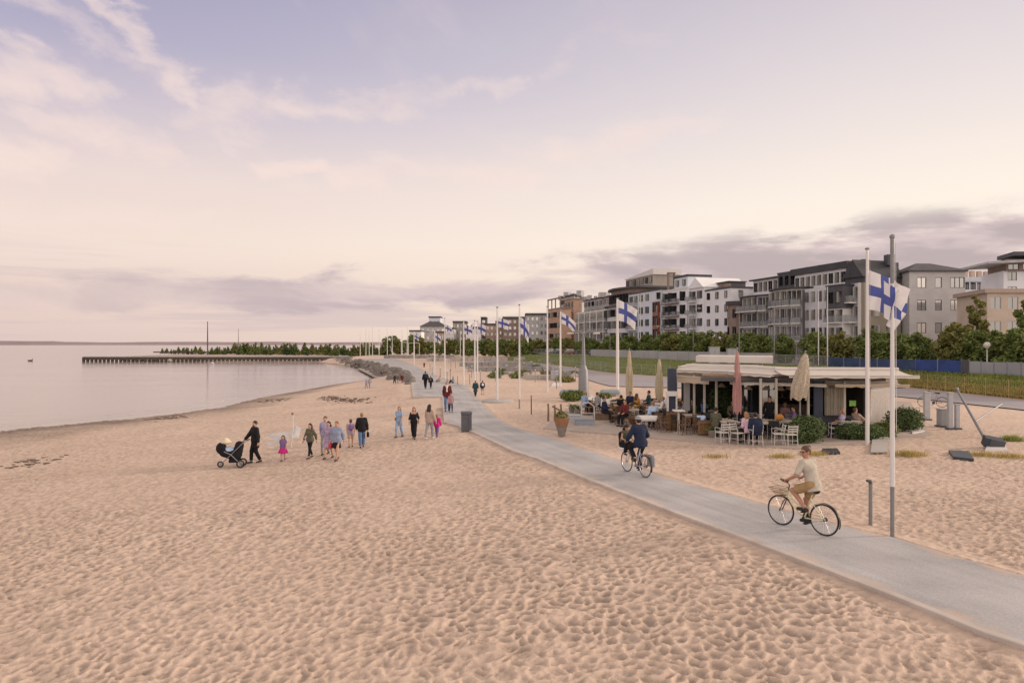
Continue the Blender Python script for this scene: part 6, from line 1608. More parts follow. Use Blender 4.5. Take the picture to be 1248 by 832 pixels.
awning('lower_awning', (kx(888, 32.2), 32.2), 2.52, (kx(1002, YF), YF), 2.46, 1.0, .06, m_awn, .10)
# left wing
awning('terrace_awning', (kx(838, 36), 36.2), 3.02, (kx(912, 34), 34.0), 3.0, 2.0, .12, m_awn, .10)
awning('terrace_awning', (kx(826, 35), 35.0), 2.72, (kx(874, 33.6), 33.6), 2.66, .9, .10, m_awnc, .30, 8)
mb = MB(); mb.prism([(kx(826, 36), 36), (kx(908, 33.6), 33.6), (kx(930, 40), 40), (kx(845, 42), 42)], 2.9, 3.02); mb.build('roof', m_awn, K, flat=True)
mb = MB(); mb.prism([(kx(848, 41), 41), (kx(942, 38), 38), (kx(942, 42), 42), (kx(852, 45), 45)], 3.12, 3.48); mb.build('roof_slab', m_awn, K, flat=True)
for px, Y in ((824, 34.6), (846, 33.9), (858.5, 33.5), (873, 33), (927, 30.6), (946, 30.6), (1029, 31), (985, 30.9), (1060, 31), (833, 37), (895, 36)):
    mb = MB(); mb.bbox((kx(px, Y), Y, 1.33), (.10, .10, 2.66), .012); mb.build('column', m_post, K)
mb = MB(); mb.bbox((kx(997, 30.95), 30.95, 1.32), (.42, .10, 2.4), .015); mb.build('navy_panel', m_navyp, K)
mb = MB(); mb.bbox((kx(837, 34.3), 34.3, 1.5), (.30, .10, 2.2), .015); mb.build('grey_panel', m_mgrey, K)
# curtain with folds
def curtain(px0, px1, Y, z0, z1, m, folds=7):
    mb = MB(); n = 40; a, b = kx(px0, Y), kx(px1, Y); vs = []
    for i in range(n + 1):
        t = i / n; y = Y + .04 * math.sin(t * folds * 2 * PI) + .015 * math.sin(t * 29)
        vs += [(a + (b - a) * t, y, z0), (a + (b - a) * t, y + .01, z1)]
    mb.add(vs, [[2 * i, 2 * i + 2, 2 * i + 3, 2 * i + 1] for i in range(n)]); mb.build('curtain', m, K, angle=60)
curtain(1005, 1027, 31.1, .95, 2.42, m_curt)
# dark glazed front with frames, low parapet
def glaze(px0, px1, Y, z0, z1, nm='front_window', k=2):
    a, b = kx(px0, Y), kx(px1, Y); mb = MB(); t = .06
    mb.box(((a + b) / 2, Y, z0 + t / 2), (b - a, .07, t)); mb.box(((a + b) / 2, Y, z1 - t / 2), (b - a, .07, t))
    for i in range(k + 1): mb.box((a + (b - a) * i / k, Y, (z0 + z1) / 2), (t, .065, z1 - z0 - 2 * t))
    o = mb.build(nm, m_dframe, K, flat=True); mb = MB(); mb.poly([(a, Y + .01, z0), (b, Y + .01, z0), (b, Y + .01, z1), (a, Y + .01, z1)]); mb.build('pane', m_kgl, o, flat=True)
glaze(906, 926, 33.5, .2, 2.5); glaze(928, 946, 32.6, .2, 2.5); glaze(1031, 1054, 33, .9, 2.4); glaze(872, 896, 36.8, .4, 2.5, k=3)
mb = MB(); mb.box(((kx(988, 31.4) + kx(1056, 31.4)) / 2, 31.45, .46), (kx(1056, 31.4) - kx(988, 31.4), .12, .9)); mb.build('counter_wall', m_dgrey, K, flat=True)
mb = MB(); mb.box((kx(1040, 32), 32, 1.42), (.36, .04, .26)); mb.build('menu_screen', mat('green_screen', (.30, .50, .10), .4, .7, 9, emit=.25), K, flat=True)
for px, Y in ((912, 33), (921, 34), (934, 32.6), (951, 32.4), (962, 33), (1044, 33.2), (880, 35)):
    mb = MB(); mb.lathe((kx(px, Y), Y, 2.0), [(.2, 0), (.12, .12), (.03, .2)], 14); o = mb.build('pendant_lamp', m_awnc, K); mb = MB(); mb.tube([(kx(px, Y), Y, 2.2), (kx(px, Y), Y, 2.62)], .008, 4); mb.build('cord', m_dgrey, o)
mb = MB(); mb.box((kx(940, 34.6), 34.6, .55), (3.6, .6, 1.1)); mb.box((kx(940, 34.6), 34.55, 1.13), (3.8, .75, .05)); mb.build('bar_counter', m_wood, K, flat=True)
for z in (1.35, 1.75, 2.1): mb = MB(); mb.box((kx(940, 36.5), 36.5, z), (4.4, .3, .04)); mb.build('bottle_shelf', m_wood, K, flat=True)
m_bot = [mat('bottle_amber', (.25, .12, .03), .15, .3, 4), mat('bottle_pale', (.5, .5, .45), .15, .2, 4), mat('bottle_green', (.05, .12, .05), .15, .2, 4)]
random.seed(4)
for i in range(36):
    z = (1.372, 1.772, 2.122)[i % 3]; x = kx(940, 36.5) - 2.1 + 4.2 * (i // 3 + random.uniform(.2, .8)) / 12; mb = MB(); mb.lathe((0, 0, 0), [(.04, 0), (.04, .18), (.015, .24), (.015, .3)], 8); o = mb.build('bottle', m_bot[i % 3]); o.location = (x, 36.42, z); tag(o, 'bottle standing on the shelves inside the restaurant bar', 'bottle', 'bottles behind the bar')
# pale board wall at the right
r = thing('board_fence', 'pale vertical board fence at the right end of the restaurant', 'fence', (kx(1085, 33), 33, 0))
for i in range(22):
    X = kx(1062, 33) + i * .098; mb = MB(); mb.box((X, 33 + i * .09, 1.0 + .02 * math.sin(i * 3.3)), (.085, .03, 2.0), .7); mb.build('board', m_board, r, flat=True)
# roof clutter
mb = MB(); mb.tube([(kx(855, 40), 40, 3.55), (kx(940, 38), 38, 3.55)], .025, 6)
# hanging menu box on the left
b = (kx(819, 33.5), 33.5, 0); r = thing('menu_stand', 'tall dark menu stand with a white lower frame at the left end of the awning', 'stand', b)
mb = MB(); mb.bbox((b[0], b[1], 2.45), (.42, .25, 1.1), .03); mb.build('panel', m_navyp, r); mb = MB(); mb.bbox((b[0], b[1], 1.76), (.52, .3, .22), .02); mb.build('band', m_polew, r)
for k in (-1, 1):
    mb = MB(); mb.bbox((b[0] + k * .21, b[1], .82), (.07, .2, 1.64), .01); mb.build('leg', m_polew, r)
mb = MB(); mb.bbox((b[0], b[1] + .05, .9), (.34, .06, 1.5), .01); mb.build('lower_panel', m_navyp, r)

# ------------------------------------------------------------------ parasols, closed
def parasol(label, px, Y, pyt, pyb, m, wide=.24, tilt=0.0, poleb=True, lumpy=1.0):
    x = kx(px, Y); zt, zb = kz(Y, pyt), kz(Y, pyb); r = thing('parasol', label, 'parasol', (x, Y, 0), 0, 'closed parasols on the terrace')
    mb = MB(); mb.tube([(x, Y, 0), (x, Y, zb + .1), (x + tilt * .55, Y, zt + .08)], .035, 8); mb.build('pole', m_poleg, r)
    mb = MB(); mb.sph((x + tilt * .55, Y, zt + .1), .05, 8); mb.build('finial', m_poleg, r)
    nz, na = 18, 28; vs = []
    for i in range(nz + 1):
        u = i / nz; z = zt - (zt - zb) * u; R = wide * (.16 + .95 * u ** .55) * (1 - .25 * max(0, u - .75) / .25) * (.82 if .30 < u < .36 else 1)
        for k in range(na):
            t = 2 * PI * k / na; rr = R * (1 + .22 * lumpy * math.sin(t * 8 + u * 2.5) * min(1, u * 2)) ; zz = z + (.07 * math.sin(t * 4) if i == nz else 0)
            vs.append((x + tilt * .55 * (1 - u) + rr * math.cos(t) + tilt * -.18 * u, Y + rr * math.sin(t), zz))
    mb = MB(); mb.add(vs, [[i * na + k, (i + 1) * na + k, (i + 1) * na + (k + 1) % na, i * na + (k + 1) % na] for i in range(nz) for k in range(na)]); mb.build('canopy', m, r, angle=60)
    mb = MB(); mb.lathe((x, Y, 0), [(.34, 0), (.34, .08), (.08, .12)], 14); mb.build('base', m_conc, r)
    return r
m_pcream = mat('parasol_cream', (.55, .47, .34), .85, .12, 4, transl=.15); m_ppink = mat('parasol_pink', (.48, .27, .25), .85, .12, 4, transl=.15); m_ptan = mat('parasol_speckled', (.46, .40, .31), .85, .4, 20, transl=.15)
parasol('closed cream parasol farthest left beside the tall flagpole', 767, 44, 427, 481, m_pcream, .22)
parasol('closed cream parasol left of the restaurant awning', 803.5, 42, 437, 486, m_pcream, .23)
parasol('closed pinkish parasol in front of the restaurant', 898.5, 31, 427, 503, m_ppink, .19)
parasol('closed beige parasol leaning to the right by the round bush', 975, 29.3, 431, 486, m_ptan, .36, .42, lumpy=.7)

# ------------------------------------------------------------------ tables and chairs
m_alu = mat('white_metal', (.58, .56, .53), .45, .08, 6); m_bwood = mat('brown_chair_wood', (.15, .085, .05), .7, .25, 8); m_bchair = mat('black_chair', (.03, .03, .032), .6, .2, 10); m_ttop = mat('table_top', (.52, .47, .42), .6, .12, 4)
def chair_proto(m, ms, kind):
    r = thing('terrace_chair', 'x', 'chair', (0, 0, 0), 0, None)
    for sx in (-1, 1):
        mb = MB(); mb.tube([(sx * .21, .20, 0), (sx * .20, .18, .45)], .016, 6); mb.build('leg', m, r, local=True)
        mb = MB(); mb.tube([(sx * .21, -.24, 0), (sx * .20, -.19, .45), (sx * .20, -.27, .86)], .016, 6); mb.build('leg', m, r, local=True)
    mb = MB(); mb.bbox((0, 0, .46), (.44, .42, .035), .015); mb.build('seat', ms, r, local=True)
    mb = MB()
    if kind == 'slat':
        for z, y in ((.60, -.222), (.70, -.243), (.80, -.262)): mb.box((0, y, z), (.38, .02, .055), 0, 1, .2)
    else: mb.box((0, -.245, .72), (.39, .025, .26), 0, 1, .2)
    mb.build('backrest', ms, r, local=True)
    mb = MB()
    for sx in (-1, 1): mb.tube([(sx * .225, -.24, .64), (sx * .235, .0, .66), (sx * .22, .19, .64), (sx * .205, .185, .46)], .013, 6)
    mb.build('armrest', m, r, local=True)
    mb = MB(); mb.tube([(-.2, .19, .2), (.2, .19, .2)], .01, 5); mb.tube([(-.2, -.21, .2), (.2, -.21, .2)], .01, 5); mb.tube([(-.2, .19, .22), (-.2, -.21, .22)], .01, 5); mb.tube([(.2, .19, .22), (.2, -.21, .22)], .01, 5); mb.build('stretcher', m, r, local=True)
    return r
CH = {'white': chair_proto(m_alu, m_alu, 'slat'), 'brown': chair_proto(m_bwood, m_bwood, 'slat'), 'black': chair_proto(m_bchair, m_bchair, 'pad'), 'canvas': chair_proto(m_alu, k_navy, 'pad')}
CU = set()
def chair(kind, px, py, rz, label, group='terrace chairs'):
    g = G(px, py, 0); o = CH[kind] if kind not in CU else copy_tree(CH[kind]); CU.add(kind)
    o.location = (g[0], g[1], .014); o.rotation_euler = (0, 0, rz); o['label'] = label; o['group'] = group; return g
def table_proto():
    r = thing('terrace_table', 'x', 'table', (0, 0, 0))
    mb = MB(); mb.bbox((0, 0, .74), (.8, .7, .035), .012); mb.build('tabletop', m_ttop, r, local=True)
    for sx in (-1, 1):
        for sy in (-1, 1): mb = MB(); mb.tube([(sx * .36, sy * .31, 0), (sx * .34, sy * .29, .72)], .018, 6); mb.build('leg', m_alu, r, local=True)
    mb = MB(); mb.box((0, 0, .69), (.68, .58, .05)); mb.build('apron', m_alu, r, local=True); return r
TP = table_proto(); TU = []
def table(px, py, label, rz=0.0, sc_=1.0):
    g = G(px, py, 0); o = TP if not TU else copy_tree(TP); TU.append(1); o.location = (g[0], g[1], .014); o.rotation_euler = (0, 0, rz); o.scale = (sc_,) * 3; o['label'] = label; o['group'] = 'terrace tables'; return g
cpos = [('white', 880, 540, .3, 'white slatted chair farthest left in the front row of the terrace'), ('white', 899, 541, -2.6, 'white slatted chair between the pink parasol and the navy backed guest'),
        ('canvas', 921, 543, .05, 'white framed chair under the guest in navy in the front row'), ('white', 948, 542, 1.5, 'white slatted chair seen from the side beside the orange cushion'), ('white', 963, 543, .1, 'white slatted chair just left of the leaning beige parasol'),
        ('brown', 834, 530, .2, 'brown wooden chair facing the bar table with the white top'), ('brown', 851, 529, -.4, 'brown wooden chair with a pale blue cloth over its back'), ('black', 797, 522, .1, 'black chair under the guest in the light blue shirt'), ('black', 808, 521, -1.2, 'black chair right of the guest in the light blue shirt'), ('black', 789, 519, 1.2, 'black chair left of the guest in the light blue shirt'),
        ('brown', 738, 510, 2.9, 'brown chair on the far terrace beside the flagpole'), ('brown', 757, 511, .6, 'brown chair on the far terrace under the left parasol'), ('brown', 728, 505, 1.2, 'brown chair at the far left of the terrace'), ('brown', 776, 508, -1.0, 'brown chair behind the round wicker seat'), ('black', 790, 502, .5, 'black chair far back between the two cream parasols'), ('black', 815, 512, .8, 'black chair below the menu stand'), ('black', 826, 509, 2.6, 'black chair at the left awning posts'),
        ('black', 858, 517, 1.0, 'black chair beside the seated woman with dark hair'), ('black', 887, 522, 2.2, 'black chair in front of the dark restaurant window'), ('white', 1017, 534, 1.4, 'white chair under the guest in lavender right of the round bush'), ('black', 1038, 533, -1.2, 'black chair right of the guest in lavender'), ('black', 940, 524, 2.9, 'black chair in the second row behind the orange cushion')]
for c_ in cpos: chair(*c_)
for t_ in ((889, 534, 'white topped table left of the pink parasol'), (934, 535, 'table with glasses before the guest in navy'), (957, 533, 'pale table with orange cushion left of the round bush'), (842, 524, 'table before the brown wooden chairs'), (803, 514, 'table of the guest in the light blue shirt'), (748, 505, 'table on the far terrace beside the left parasol'), (772, 502, 'table at the foot of the left cream parasol'), (862, 513, 'dark table under the terrace awning'), (1033, 533, 'small table of the guest in lavender'), (912, 521, 'table in the second row before the dark window')): table(*t_)
# tall white topped bar table
g = G(827, 528, 0); r = thing('bar_table', 'tall narrow bar table with white top and post at the terrace edge', 'table', g)
mb = MB(); mb.bbox((g[0], g[1], 1.08), (.5, .5, .06), .02); mb.build('tabletop', m_polew, r); mb = MB(); mb.bbox((g[0], g[1], .53), (.09, .09, 1.04), .01); mb.build('post', m_post, r); mb = MB(); mb.bbox((g[0], g[1], .03), (.4, .4, .04), .01); mb.build('base', m_post, r)
# white cloth table
g = G(789, 524, 0); r = thing('low_table', 'low table covered by a white cloth beside the cyclist in navy', 'table', g)
mb = MB(); mb.prism([(g[0] - .5, g[1] - .35), (g[0] + .5, g[1] - .35), (g[0] + .5, g[1] + .35), (g[0] - .5, g[1] + .35)], .60, .64); mb.build('tabletop', m_alu, r, flat=True)
fq = Field((g[0] - .8, g[1] - .6, .3), (g[0] + .8, g[1] + .6, .8), .03); fq.cone(V(g[0] - .45, g[1], .62), V(g[0] + .45, g[1], .62), .10, .10, .1); fq.cone(V(g[0] - .3, g[1] - .28, .58), V(g[0] + .3, g[1] - .3, .55), .12, .1, .1); fq.cone(V(g[0] - .3, g[1] + .28, .6), V(g[0] + .3, g[1] + .28, .6), .1, .1, .1); v, f = fq.mesh(); np_mesh('cloth', v - np.array(g), f, k_white, r)
for sx in (-1, 1):
    for sy in (-1, 1): mb = MB(); mb.tube([(g[0] + sx * .42, g[1] + sy * .28, 0), (g[0] + sx * .42, g[1] + sy * .28, .6)], .02, 6); mb.build('leg', m_bwood, r)
# round wicker seats and wicker screens
def wicker(label, px, py, w, h, kind):
    g = G(px, py, 0); r = thing('wicker_armchair' if kind == 'seat' else 'wicker_screen', label, 'wicker seat' if kind == 'seat' else 'screen', g)
    if kind == 'seat':
        fq = Field((g[0] - w, g[1] - w, 0), (g[0] + w, g[1] + w, h + .2), .03); fq.ell(V(g[0], g[1], h * .5), np.eye(3), (w * .5, w * .5, h * .52), 0); v, f = fq.mesh(); k = v[:, 2] > h * .55
        v[k, 2] -= (np.exp(-(((v[k, 0] - g[0]) ** 2 + (v[k, 1] - g[1] + .1) ** 2) / (.16 * w * w))) * h * .35); np_mesh('shell', v - np.array(g), f, m_woodb, r)
        mb = MB(); mb.lathe((g[0], g[1] - .05, h * .55), [(w * .3, 0), (w * .32, .06), (w * .2, .1)], 14); mb.build('cushion', k_beige, r)
    else:
        mb = MB(); n = 9
        for i in range(n): mb.box((g[0] - w / 2 + w * (i + .5) / n, g[1] + .02 * (i % 2), h / 2), (w / n * .96, .05, h * (1 + .03 * math.sin(i * 2.2)))); 
        mb.build('slats', m_woodb, r, flat=True); mb = MB(); mb.box((g[0], g[1] - .04, h * .85), (w * 1.02, .03, .06)); mb.box((g[0], g[1] - .04, h * .2), (w * 1.02, .03, .06)); mb.build('rail', m_wood, r, flat=True)
wicker('round golden wicker seat at the terrace edge left of the white cloth table', 772, 517, .55, .62, 'seat')
wicker('brown wicker screen right of the guest in the light blue shirt', 819, 525, .55, .95, 'screen'); wicker('long low brown wicker screen at the front of the terrace', 862, 531, .85, .72, 'screen')
# low dark planters, benches and concrete blocks
def block(label, px0, px1, py0, py1, m, dp=.5, name='planter_box', cat='planter', rim=True):
    g = G((px0 + px1) / 2, py1, 0); w = (px1 - px0) / F * g[1]; h = (py1 - py0) / F * g[1] * .93; r = thing(name, label, cat, (g[0], g[1] + dp / 2, 0))
    mb = MB(); mb.bbox((g[0], g[1] + dp / 2, h / 2), (w, dp, h), .02); mb.build('box', m, r)
    if rim: mb = MB(); mb.bbox((g[0], g[1] + dp / 2, h + .02), (w + .04, dp + .04, .05), .015); mb.build('rim', m, r)
    return r
block('blue grey concrete block under the white hoop', 701.5, 724.5, 511, 518.5, mat('blue_grey_block', (.26, .29, .34), .8, .1, 3), .5, 'concrete_block', 'block')
block('grey concrete block left of the blue grey one', 691, 708, 506, 515.5, m_pgrey, .5, 'concrete_block', 'block')
block('dark wooden planter box left of the flagpole foot', 724, 744, 504, 512, m_wood); block('dark wooden planter box under the far parasol', 747, 766, 503.5, 511, m_wood)
g = G(716, 513, 0); r = thing('hoop_frame', 'white bent metal hoop standing behind the blue grey block', 'frame', g)
mb = MB(); zt = 1.0; mb.tube([(g[0] - .33, g[1], 0), (g[0] - .33, g[1], .85), (g[0] - .2, g[1], zt), (g[0] + .1, g[1], zt), (g[0] + .36, g[1], .8), (g[0] + .38, g[1], 0)], .035, 8); mb.build('hoop', m_alu, r)
mb = MB(); mb.tube([(g[0] - .33, g[1], .45), (g[0] + .37, g[1], .42)], .02, 6); mb.build('crossbar', m_alu, r)
# wooden posts at the left end of the terrace
for i, (px, py0, py1, lab) in enumerate(((668, 491, 512, 'leftmost brown wooden post of the terrace'), (676, 493, 511, 'second brown wooden post of the terrace from the left'), (683.5, 492, 509, 'third brown wooden post of the terrace from the left'))):
    g = G(px, py1, 0); h = (py1 - py0) / F * g[1] * .93; r = thing('wooden_post', lab, 'post', g); mb = MB(); mb.tube([(g[0], g[1], -.2), (g[0] + .02, g[1], h * .6), (g[0], g[1], h)], [.06, .055, .05], 8); mb.build('shaft', m_wood, r); mb = MB(); mb.lathe((g[0], g[1], h), [(.05, 0), (.055, .02), (.02, .05)], 8); mb.build('cap', m_wood, r)
a, b = G(668, 498, 0), G(677, 508, 0); mb = MB(); mb.box(((a[0] + b[0]) / 2, 36.5, .72), (.62, .05, .09), .0, 1, 0, .5); tag(mb.build('loose_rail', m_wood, flat=True), 'short brown rail slanting between the two leftmost terrace posts', 'rail')
# potted plants
m_pot = mat('terracotta', (.30, .16, .09), .85, .2, 6); m_potg = mat('stone_pot', (.22, .20, .18), .9, .2, 6)
def fronds(cx, cy, cz, n, L, m, droop=1.0, w=.035):
    mb = MB()
    for i in range(n):
        a = 2 * PI * i / n + random.uniform(-.3, .3); e = random.uniform(.5, 1.3); pr = None; K_ = 7; l = L * random.uniform(.7, 1.1)
        for k in range(K_ + 1):
            u = k / K_; rr = l * u * math.cos(e) + .1 * u; z = l * (u * math.sin(e) - droop * .55 * u * u); ww = w * math.sin(PI * min(1, u * .9 + .1))
            p = (cx + rr * math.cos(a), cy + rr * math.sin(a), cz + z); q = (-math.sin(a) * ww, math.cos(a) * ww)
            c0, c1 = (p[0] + q[0], p[1] + q[1], p[2] - ww * .3), (p[0] - q[0], p[1] - q[1], p[2] - ww * .3)
            if pr: mb.poly([pr[0], pr[1], p, c0]) if False else mb.add([pr[0], pr[1], pr[2], c0, p, c1], [[0, 1, 4, 3], [1, 2, 5, 4]])
            pr = (c0, p, c1)
    return mb
g = G(684.5, 531, .0); r = thing('potted_plant', 'tall tapered planter with a brown rim and dry plants beside the path', 'potted plant', g)
mb = MB(); mb.lathe((g[0], g[1], g[2]), [(.15, 0), (.2, .25), (.27, .46)], 16); mb.build('stone_foot', m_potg, r); mb = MB(); mb.lathe((g[0], g[1], g[2] + .461), [(.27, 0), (.36, .3), (.38, .36), (.34, .37)], 16); mb.build('pot', m_pot, r)
v, f = leaf_cloud([(g[0], g[1], .95, .3, .3, .22)], 160, .07); np_mesh('leaves', v - np.array(g), f, m_leaf[1], r, smooth=False)
for (px, py, lab, L) in ((697, 503, 'small palm in a pot left of the white hoop', .7), (704, 505, 'darker small palm nearest the white hoop', .65), (723, 504, 'small bushy palm right of the white hoop', .75), (782, 505, 'pot plant with yellowish leaves on the far terrace', .5), (868, 533, 'pot plant at the end of the front wicker screen', .45), (893, 537, 'yellow flowering pot plant at the foot of the pink parasol', .45), (955, 536, 'small pot plant beside the orange cushion', .4)):
    g = G(px, py, 0); r = thing('potted_palm' if 'palm' in lab else 'potted_plant', lab, 'potted plant', g); mb = MB(); mb.lathe(g, [(.14, 0), (.2, .3), (.21, .34), (.17, .34)], 12); mb.build('pot', m_potg, r)
    fronds(g[0], g[1], .32, 26, L, None).build('leaves', m_leaf[1 if 'yellow' in lab else 0], r)
# bushes and hedges
def bush(label, px, py, w, h, dp, n, size, lf=0, name='bush', cat='bush', z0=0.0, clump=7):
    g = G(px, py, 0); g = (g[0], g[1] + dp * .5, z0); r = thing(name, label, cat, g)
    cl = []
    for i in range(clump):
        t = (i + .5) / clump; cl.append(((t - .5) * w * .72, random.uniform(-.15, .15) * dp, h * random.uniform(.42, .6), w * (.36 if w < 1.7 else .9 / clump + .12), dp * .45, h * .5))
    v, f = leaf_cloud(cl, n, size); v[:, 2] = np.maximum(v[:, 2], .01); np_mesh('foliage', v, f, m_leaf[lf], r, smooth=False)
    mb = MB()
    for i in range(5): a = i * 1.3; mb.tube([(math.cos(a) * .05, math.sin(a) * .05, 0), (math.cos(a) * w * .18, math.sin(a) * dp * .2, h * .5), (math.cos(a) * w * .3, math.sin(a) * dp * .3, h * .8)], [.03, .02, .008], 5)
    mb.build('stems', m_bark, r, local=True); return r
bush('round clipped dark green bush at the front corner of the restaurant', 990, 542, 1.35, 1.15, 1.2, 5200, .055, 2, clump=5)
bush('low dark hedge before the guests right of the round bush', 1052, 537, 1.9, .72, .7, 4200, .06, 2, 'hedge', 'hedge'); bush('taller dark hedge block at the right end of the terrace', 1109, 527, 1.5, 1.15, .9, 4200, .06, 2, 'hedge', 'hedge'); bush('low hedge behind the nearest flagpole', 1083, 534, 1.0, .72, .7, 2200, .06, 0, 'hedge', 'hedge')
bush('leafy dark shrub behind the pink parasol under the awning', 882, 517, 1.0, 1.9, .8, 2600, .08, 2); bush('low green bush under the blue grey canopy', 699, 489, 1.5, .75, 1.0, 2200, .09, 0); bush('small bush beside the white pavilion', 737, 487, .9, .5, .7, 900, .08, 0)
# blue grey domes (covered boats), small pavilion roof
m_dome = mat('boat_cover', (.24, .29, .32), .7, .12, 3)
for (px, py, w, h, lab) in ((700, 484, 1.9, .75, 'blue grey covered boat behind the low green bush'), (744, 482, 1.4, .6, 'smaller blue grey covered boat left of the flagpole')):
    g = G(px, py, 0); r = thing('covered_boat', lab, 'boat', g, .1); fq = Field((-w, -1, -.1), (w, 1, 1.2), .05); fq.cone(V(-w * .42, 0, h * .3), V(w * .42, 0, h * .35), h * .55, h * .45, .1, [(V(0, 0, .12), V(0, 0, -1))]); v, f = fq.mesh(); np_mesh('cover', v, f, m_dome, r)
    mb = MB(); mb.box((0, 0, .1), (w * .95, .5, .14)); mb.build('hull', m_pgrey, r, local=True); mb = MB(); mb.box((0, 0, .02), (w * .5, .8, .08)); mb.build('trestle', m_wood, r, local=True)
g = G(722, 497, 0); r = thing('pavilion', 'little white tent roof on thin legs right of the thick lamp post', 'pavilion', g)
mb = MB(); zt = kz(g[1], 484); mb.add([(g[0] - .55, g[1] - .4, zt - .2), (g[0] + .55, g[1] - .4, zt - .2), (g[0] + .55, g[1] + .4, zt - .2), (g[0] - .55, g[1] + .4, zt - .2), (g[0], g[1], zt + .15)], [[0, 1, 4], [1, 2, 4], [2, 3, 4], [3, 0, 4]]); mb.build('roof', k_white, r, flat=True)
for sx in (-1, 1):
    for sy in (-1, 1): mb = MB(); mb.tube([(g[0] + sx * .5, g[1] + sy * .36, 0), (g[0] + sx * .5, g[1] + sy * .36, zt - .2)], .025, 6); mb.build('leg', m_alu, r)

# ------------------------------------------------------------------ guests
def guest(label, px, py, rz, h, top, hair='dark', style='short', bottom=None, female=False, **kw):
    g = G(px, py, 0); return person(label, (g[0], g[1], .014), rz, h, 'sit', 1, top, bottom or ('trousers', k_black), hair, style, vox=.018, pelvis=(0, 0, .56), female=female, feet={'R': (.11, .42, .085), 'L': (-.11, .42, .085)}, **kw)
guest('guest in a light blue shirt seated with the back to the path', 797, 522, .1, 1.72, ('shirt', k_lblue), 'fair', lean=.3)
guest('seated woman with dark hair in a blue top under the left awning', 858, 517, -1.0, 1.66, ('tee', cloth('blue', (.12, .19, .36))), 'dark', 'bob', female=True)
guest('guest in a pale pink shirt in the front row', 912.5, 541, .25, 1.72, ('shirt', cloth('pale_pink', (.60, .42, .52))), 'fair', 'bob', lean=.35, female=True)
guest('broad guest in a navy jacket with the back to the sand', 921.5, 543, -.2, 1.78, ('jacket', k_navy), 'dark', lean=.4, build=1.15)
guest('guest in a dusty pink top behind the orange cushion', 957, 524, 2.6, 1.7, ('shirt', cloth('dusty_pink', (.50, .30, .32))), 'red', 'long', female=True)
guest('guest in a lavender top seated right of the round bush', 1026, 533.5, 1.2, 1.62, ('tee', k_lav), 'fair', 'bob', female=True)
guest('guest in beige leaning back before the dark opening', 1047, 532.5, -1.3, 1.72, ('shirt', k_beige), 'brown', lean=-.35)
guest('child in white seated under the terrace awning', 835, 512, .3, 1.4, ('tee', k_white), 'dark', 'bob', female=True)
guest('guest in a dark coat seated at the far left of the terrace', 757, 511, .6, 1.7, ('jacket', k_black), 'dark'); guest('guest with orange top at the far terrace table', 776, 508, -1.0, 1.68, ('tee', cloth('orange', (.52, .25, .07))), 'brown', 'long', female=True)
guest('guest in white beside the far flagpole', 738, 510, 2.9, 1.7, ('shirt', k_white), 'dark')
random.seed(12)
for i in range(20):
    px = random.uniform(728, 872); py = random.uniform(500, 519)
    if abs(px - 797) < 12 and py > 512: continue
    chair(('brown', 'black', 'brown')[i % 3], px, py, random.uniform(0, 6.2), ('brown', 'black', 'brown')[i % 3] + ' chair among the crowded tables on the far part of the terrace')
for i in range(12): chair(('white', 'brown')[i % 2], random.uniform(872, 968), random.uniform(523, 536), random.uniform(0, 6.2), ('white', 'brown')[i % 2] + ' chair in the second row before the dark restaurant front')
for i in range(8): table(random.uniform(732, 868), random.uniform(500, 517), 'pale topped table among the crowded chairs on the far part of the terrace', random.uniform(0, 3))
for i in range(16):
    px = random.uniform(728, 866); py = random.uniform(516, 528)
    if abs(px - 789) < 13: continue
    chair(('black', 'brown')[i % 2], px, py, random.uniform(0, 6.2), ('black', 'brown')[i % 2] + ' chair along the front edge of the far part of the terrace')
for i, (c_, hr) in enumerate(((k_navy, 'dark'), (k_maroon, 'brown'), (k_white, 'fair'), (k_olive, 'dark'))):
    guest(('guest in navy at the front edge of the left terrace', 'guest in maroon at the front edge of the left terrace', 'guest in white at the front edge of the left terrace', 'guest in olive at the front edge of the left terrace')[i], 736 + i * 36 - (10 if i == 1 else 0), 514 + (i % 2) * 5, random.uniform(0, 6), 1.7, ('shirt', c_), hr)
for i in range(9): chair('black', random.uniform(874, 966), random.uniform(526, 541), random.uniform(0, 6.2), 'black chair among the white ones in front of the restaurant')
for i in range(4): table(880 + i * 26, random.uniform(527, 533), 'pale topped table in the second row before the dark restaurant front', random.uniform(0, 3))
for i in range(14): chair(('brown', 'black')[i % 2], random.uniform(694, 770), random.uniform(500, 512), random.uniform(0, 6.2), ('brown', 'black')[i % 2] + ' chair at the left end of the terrace near the planters')
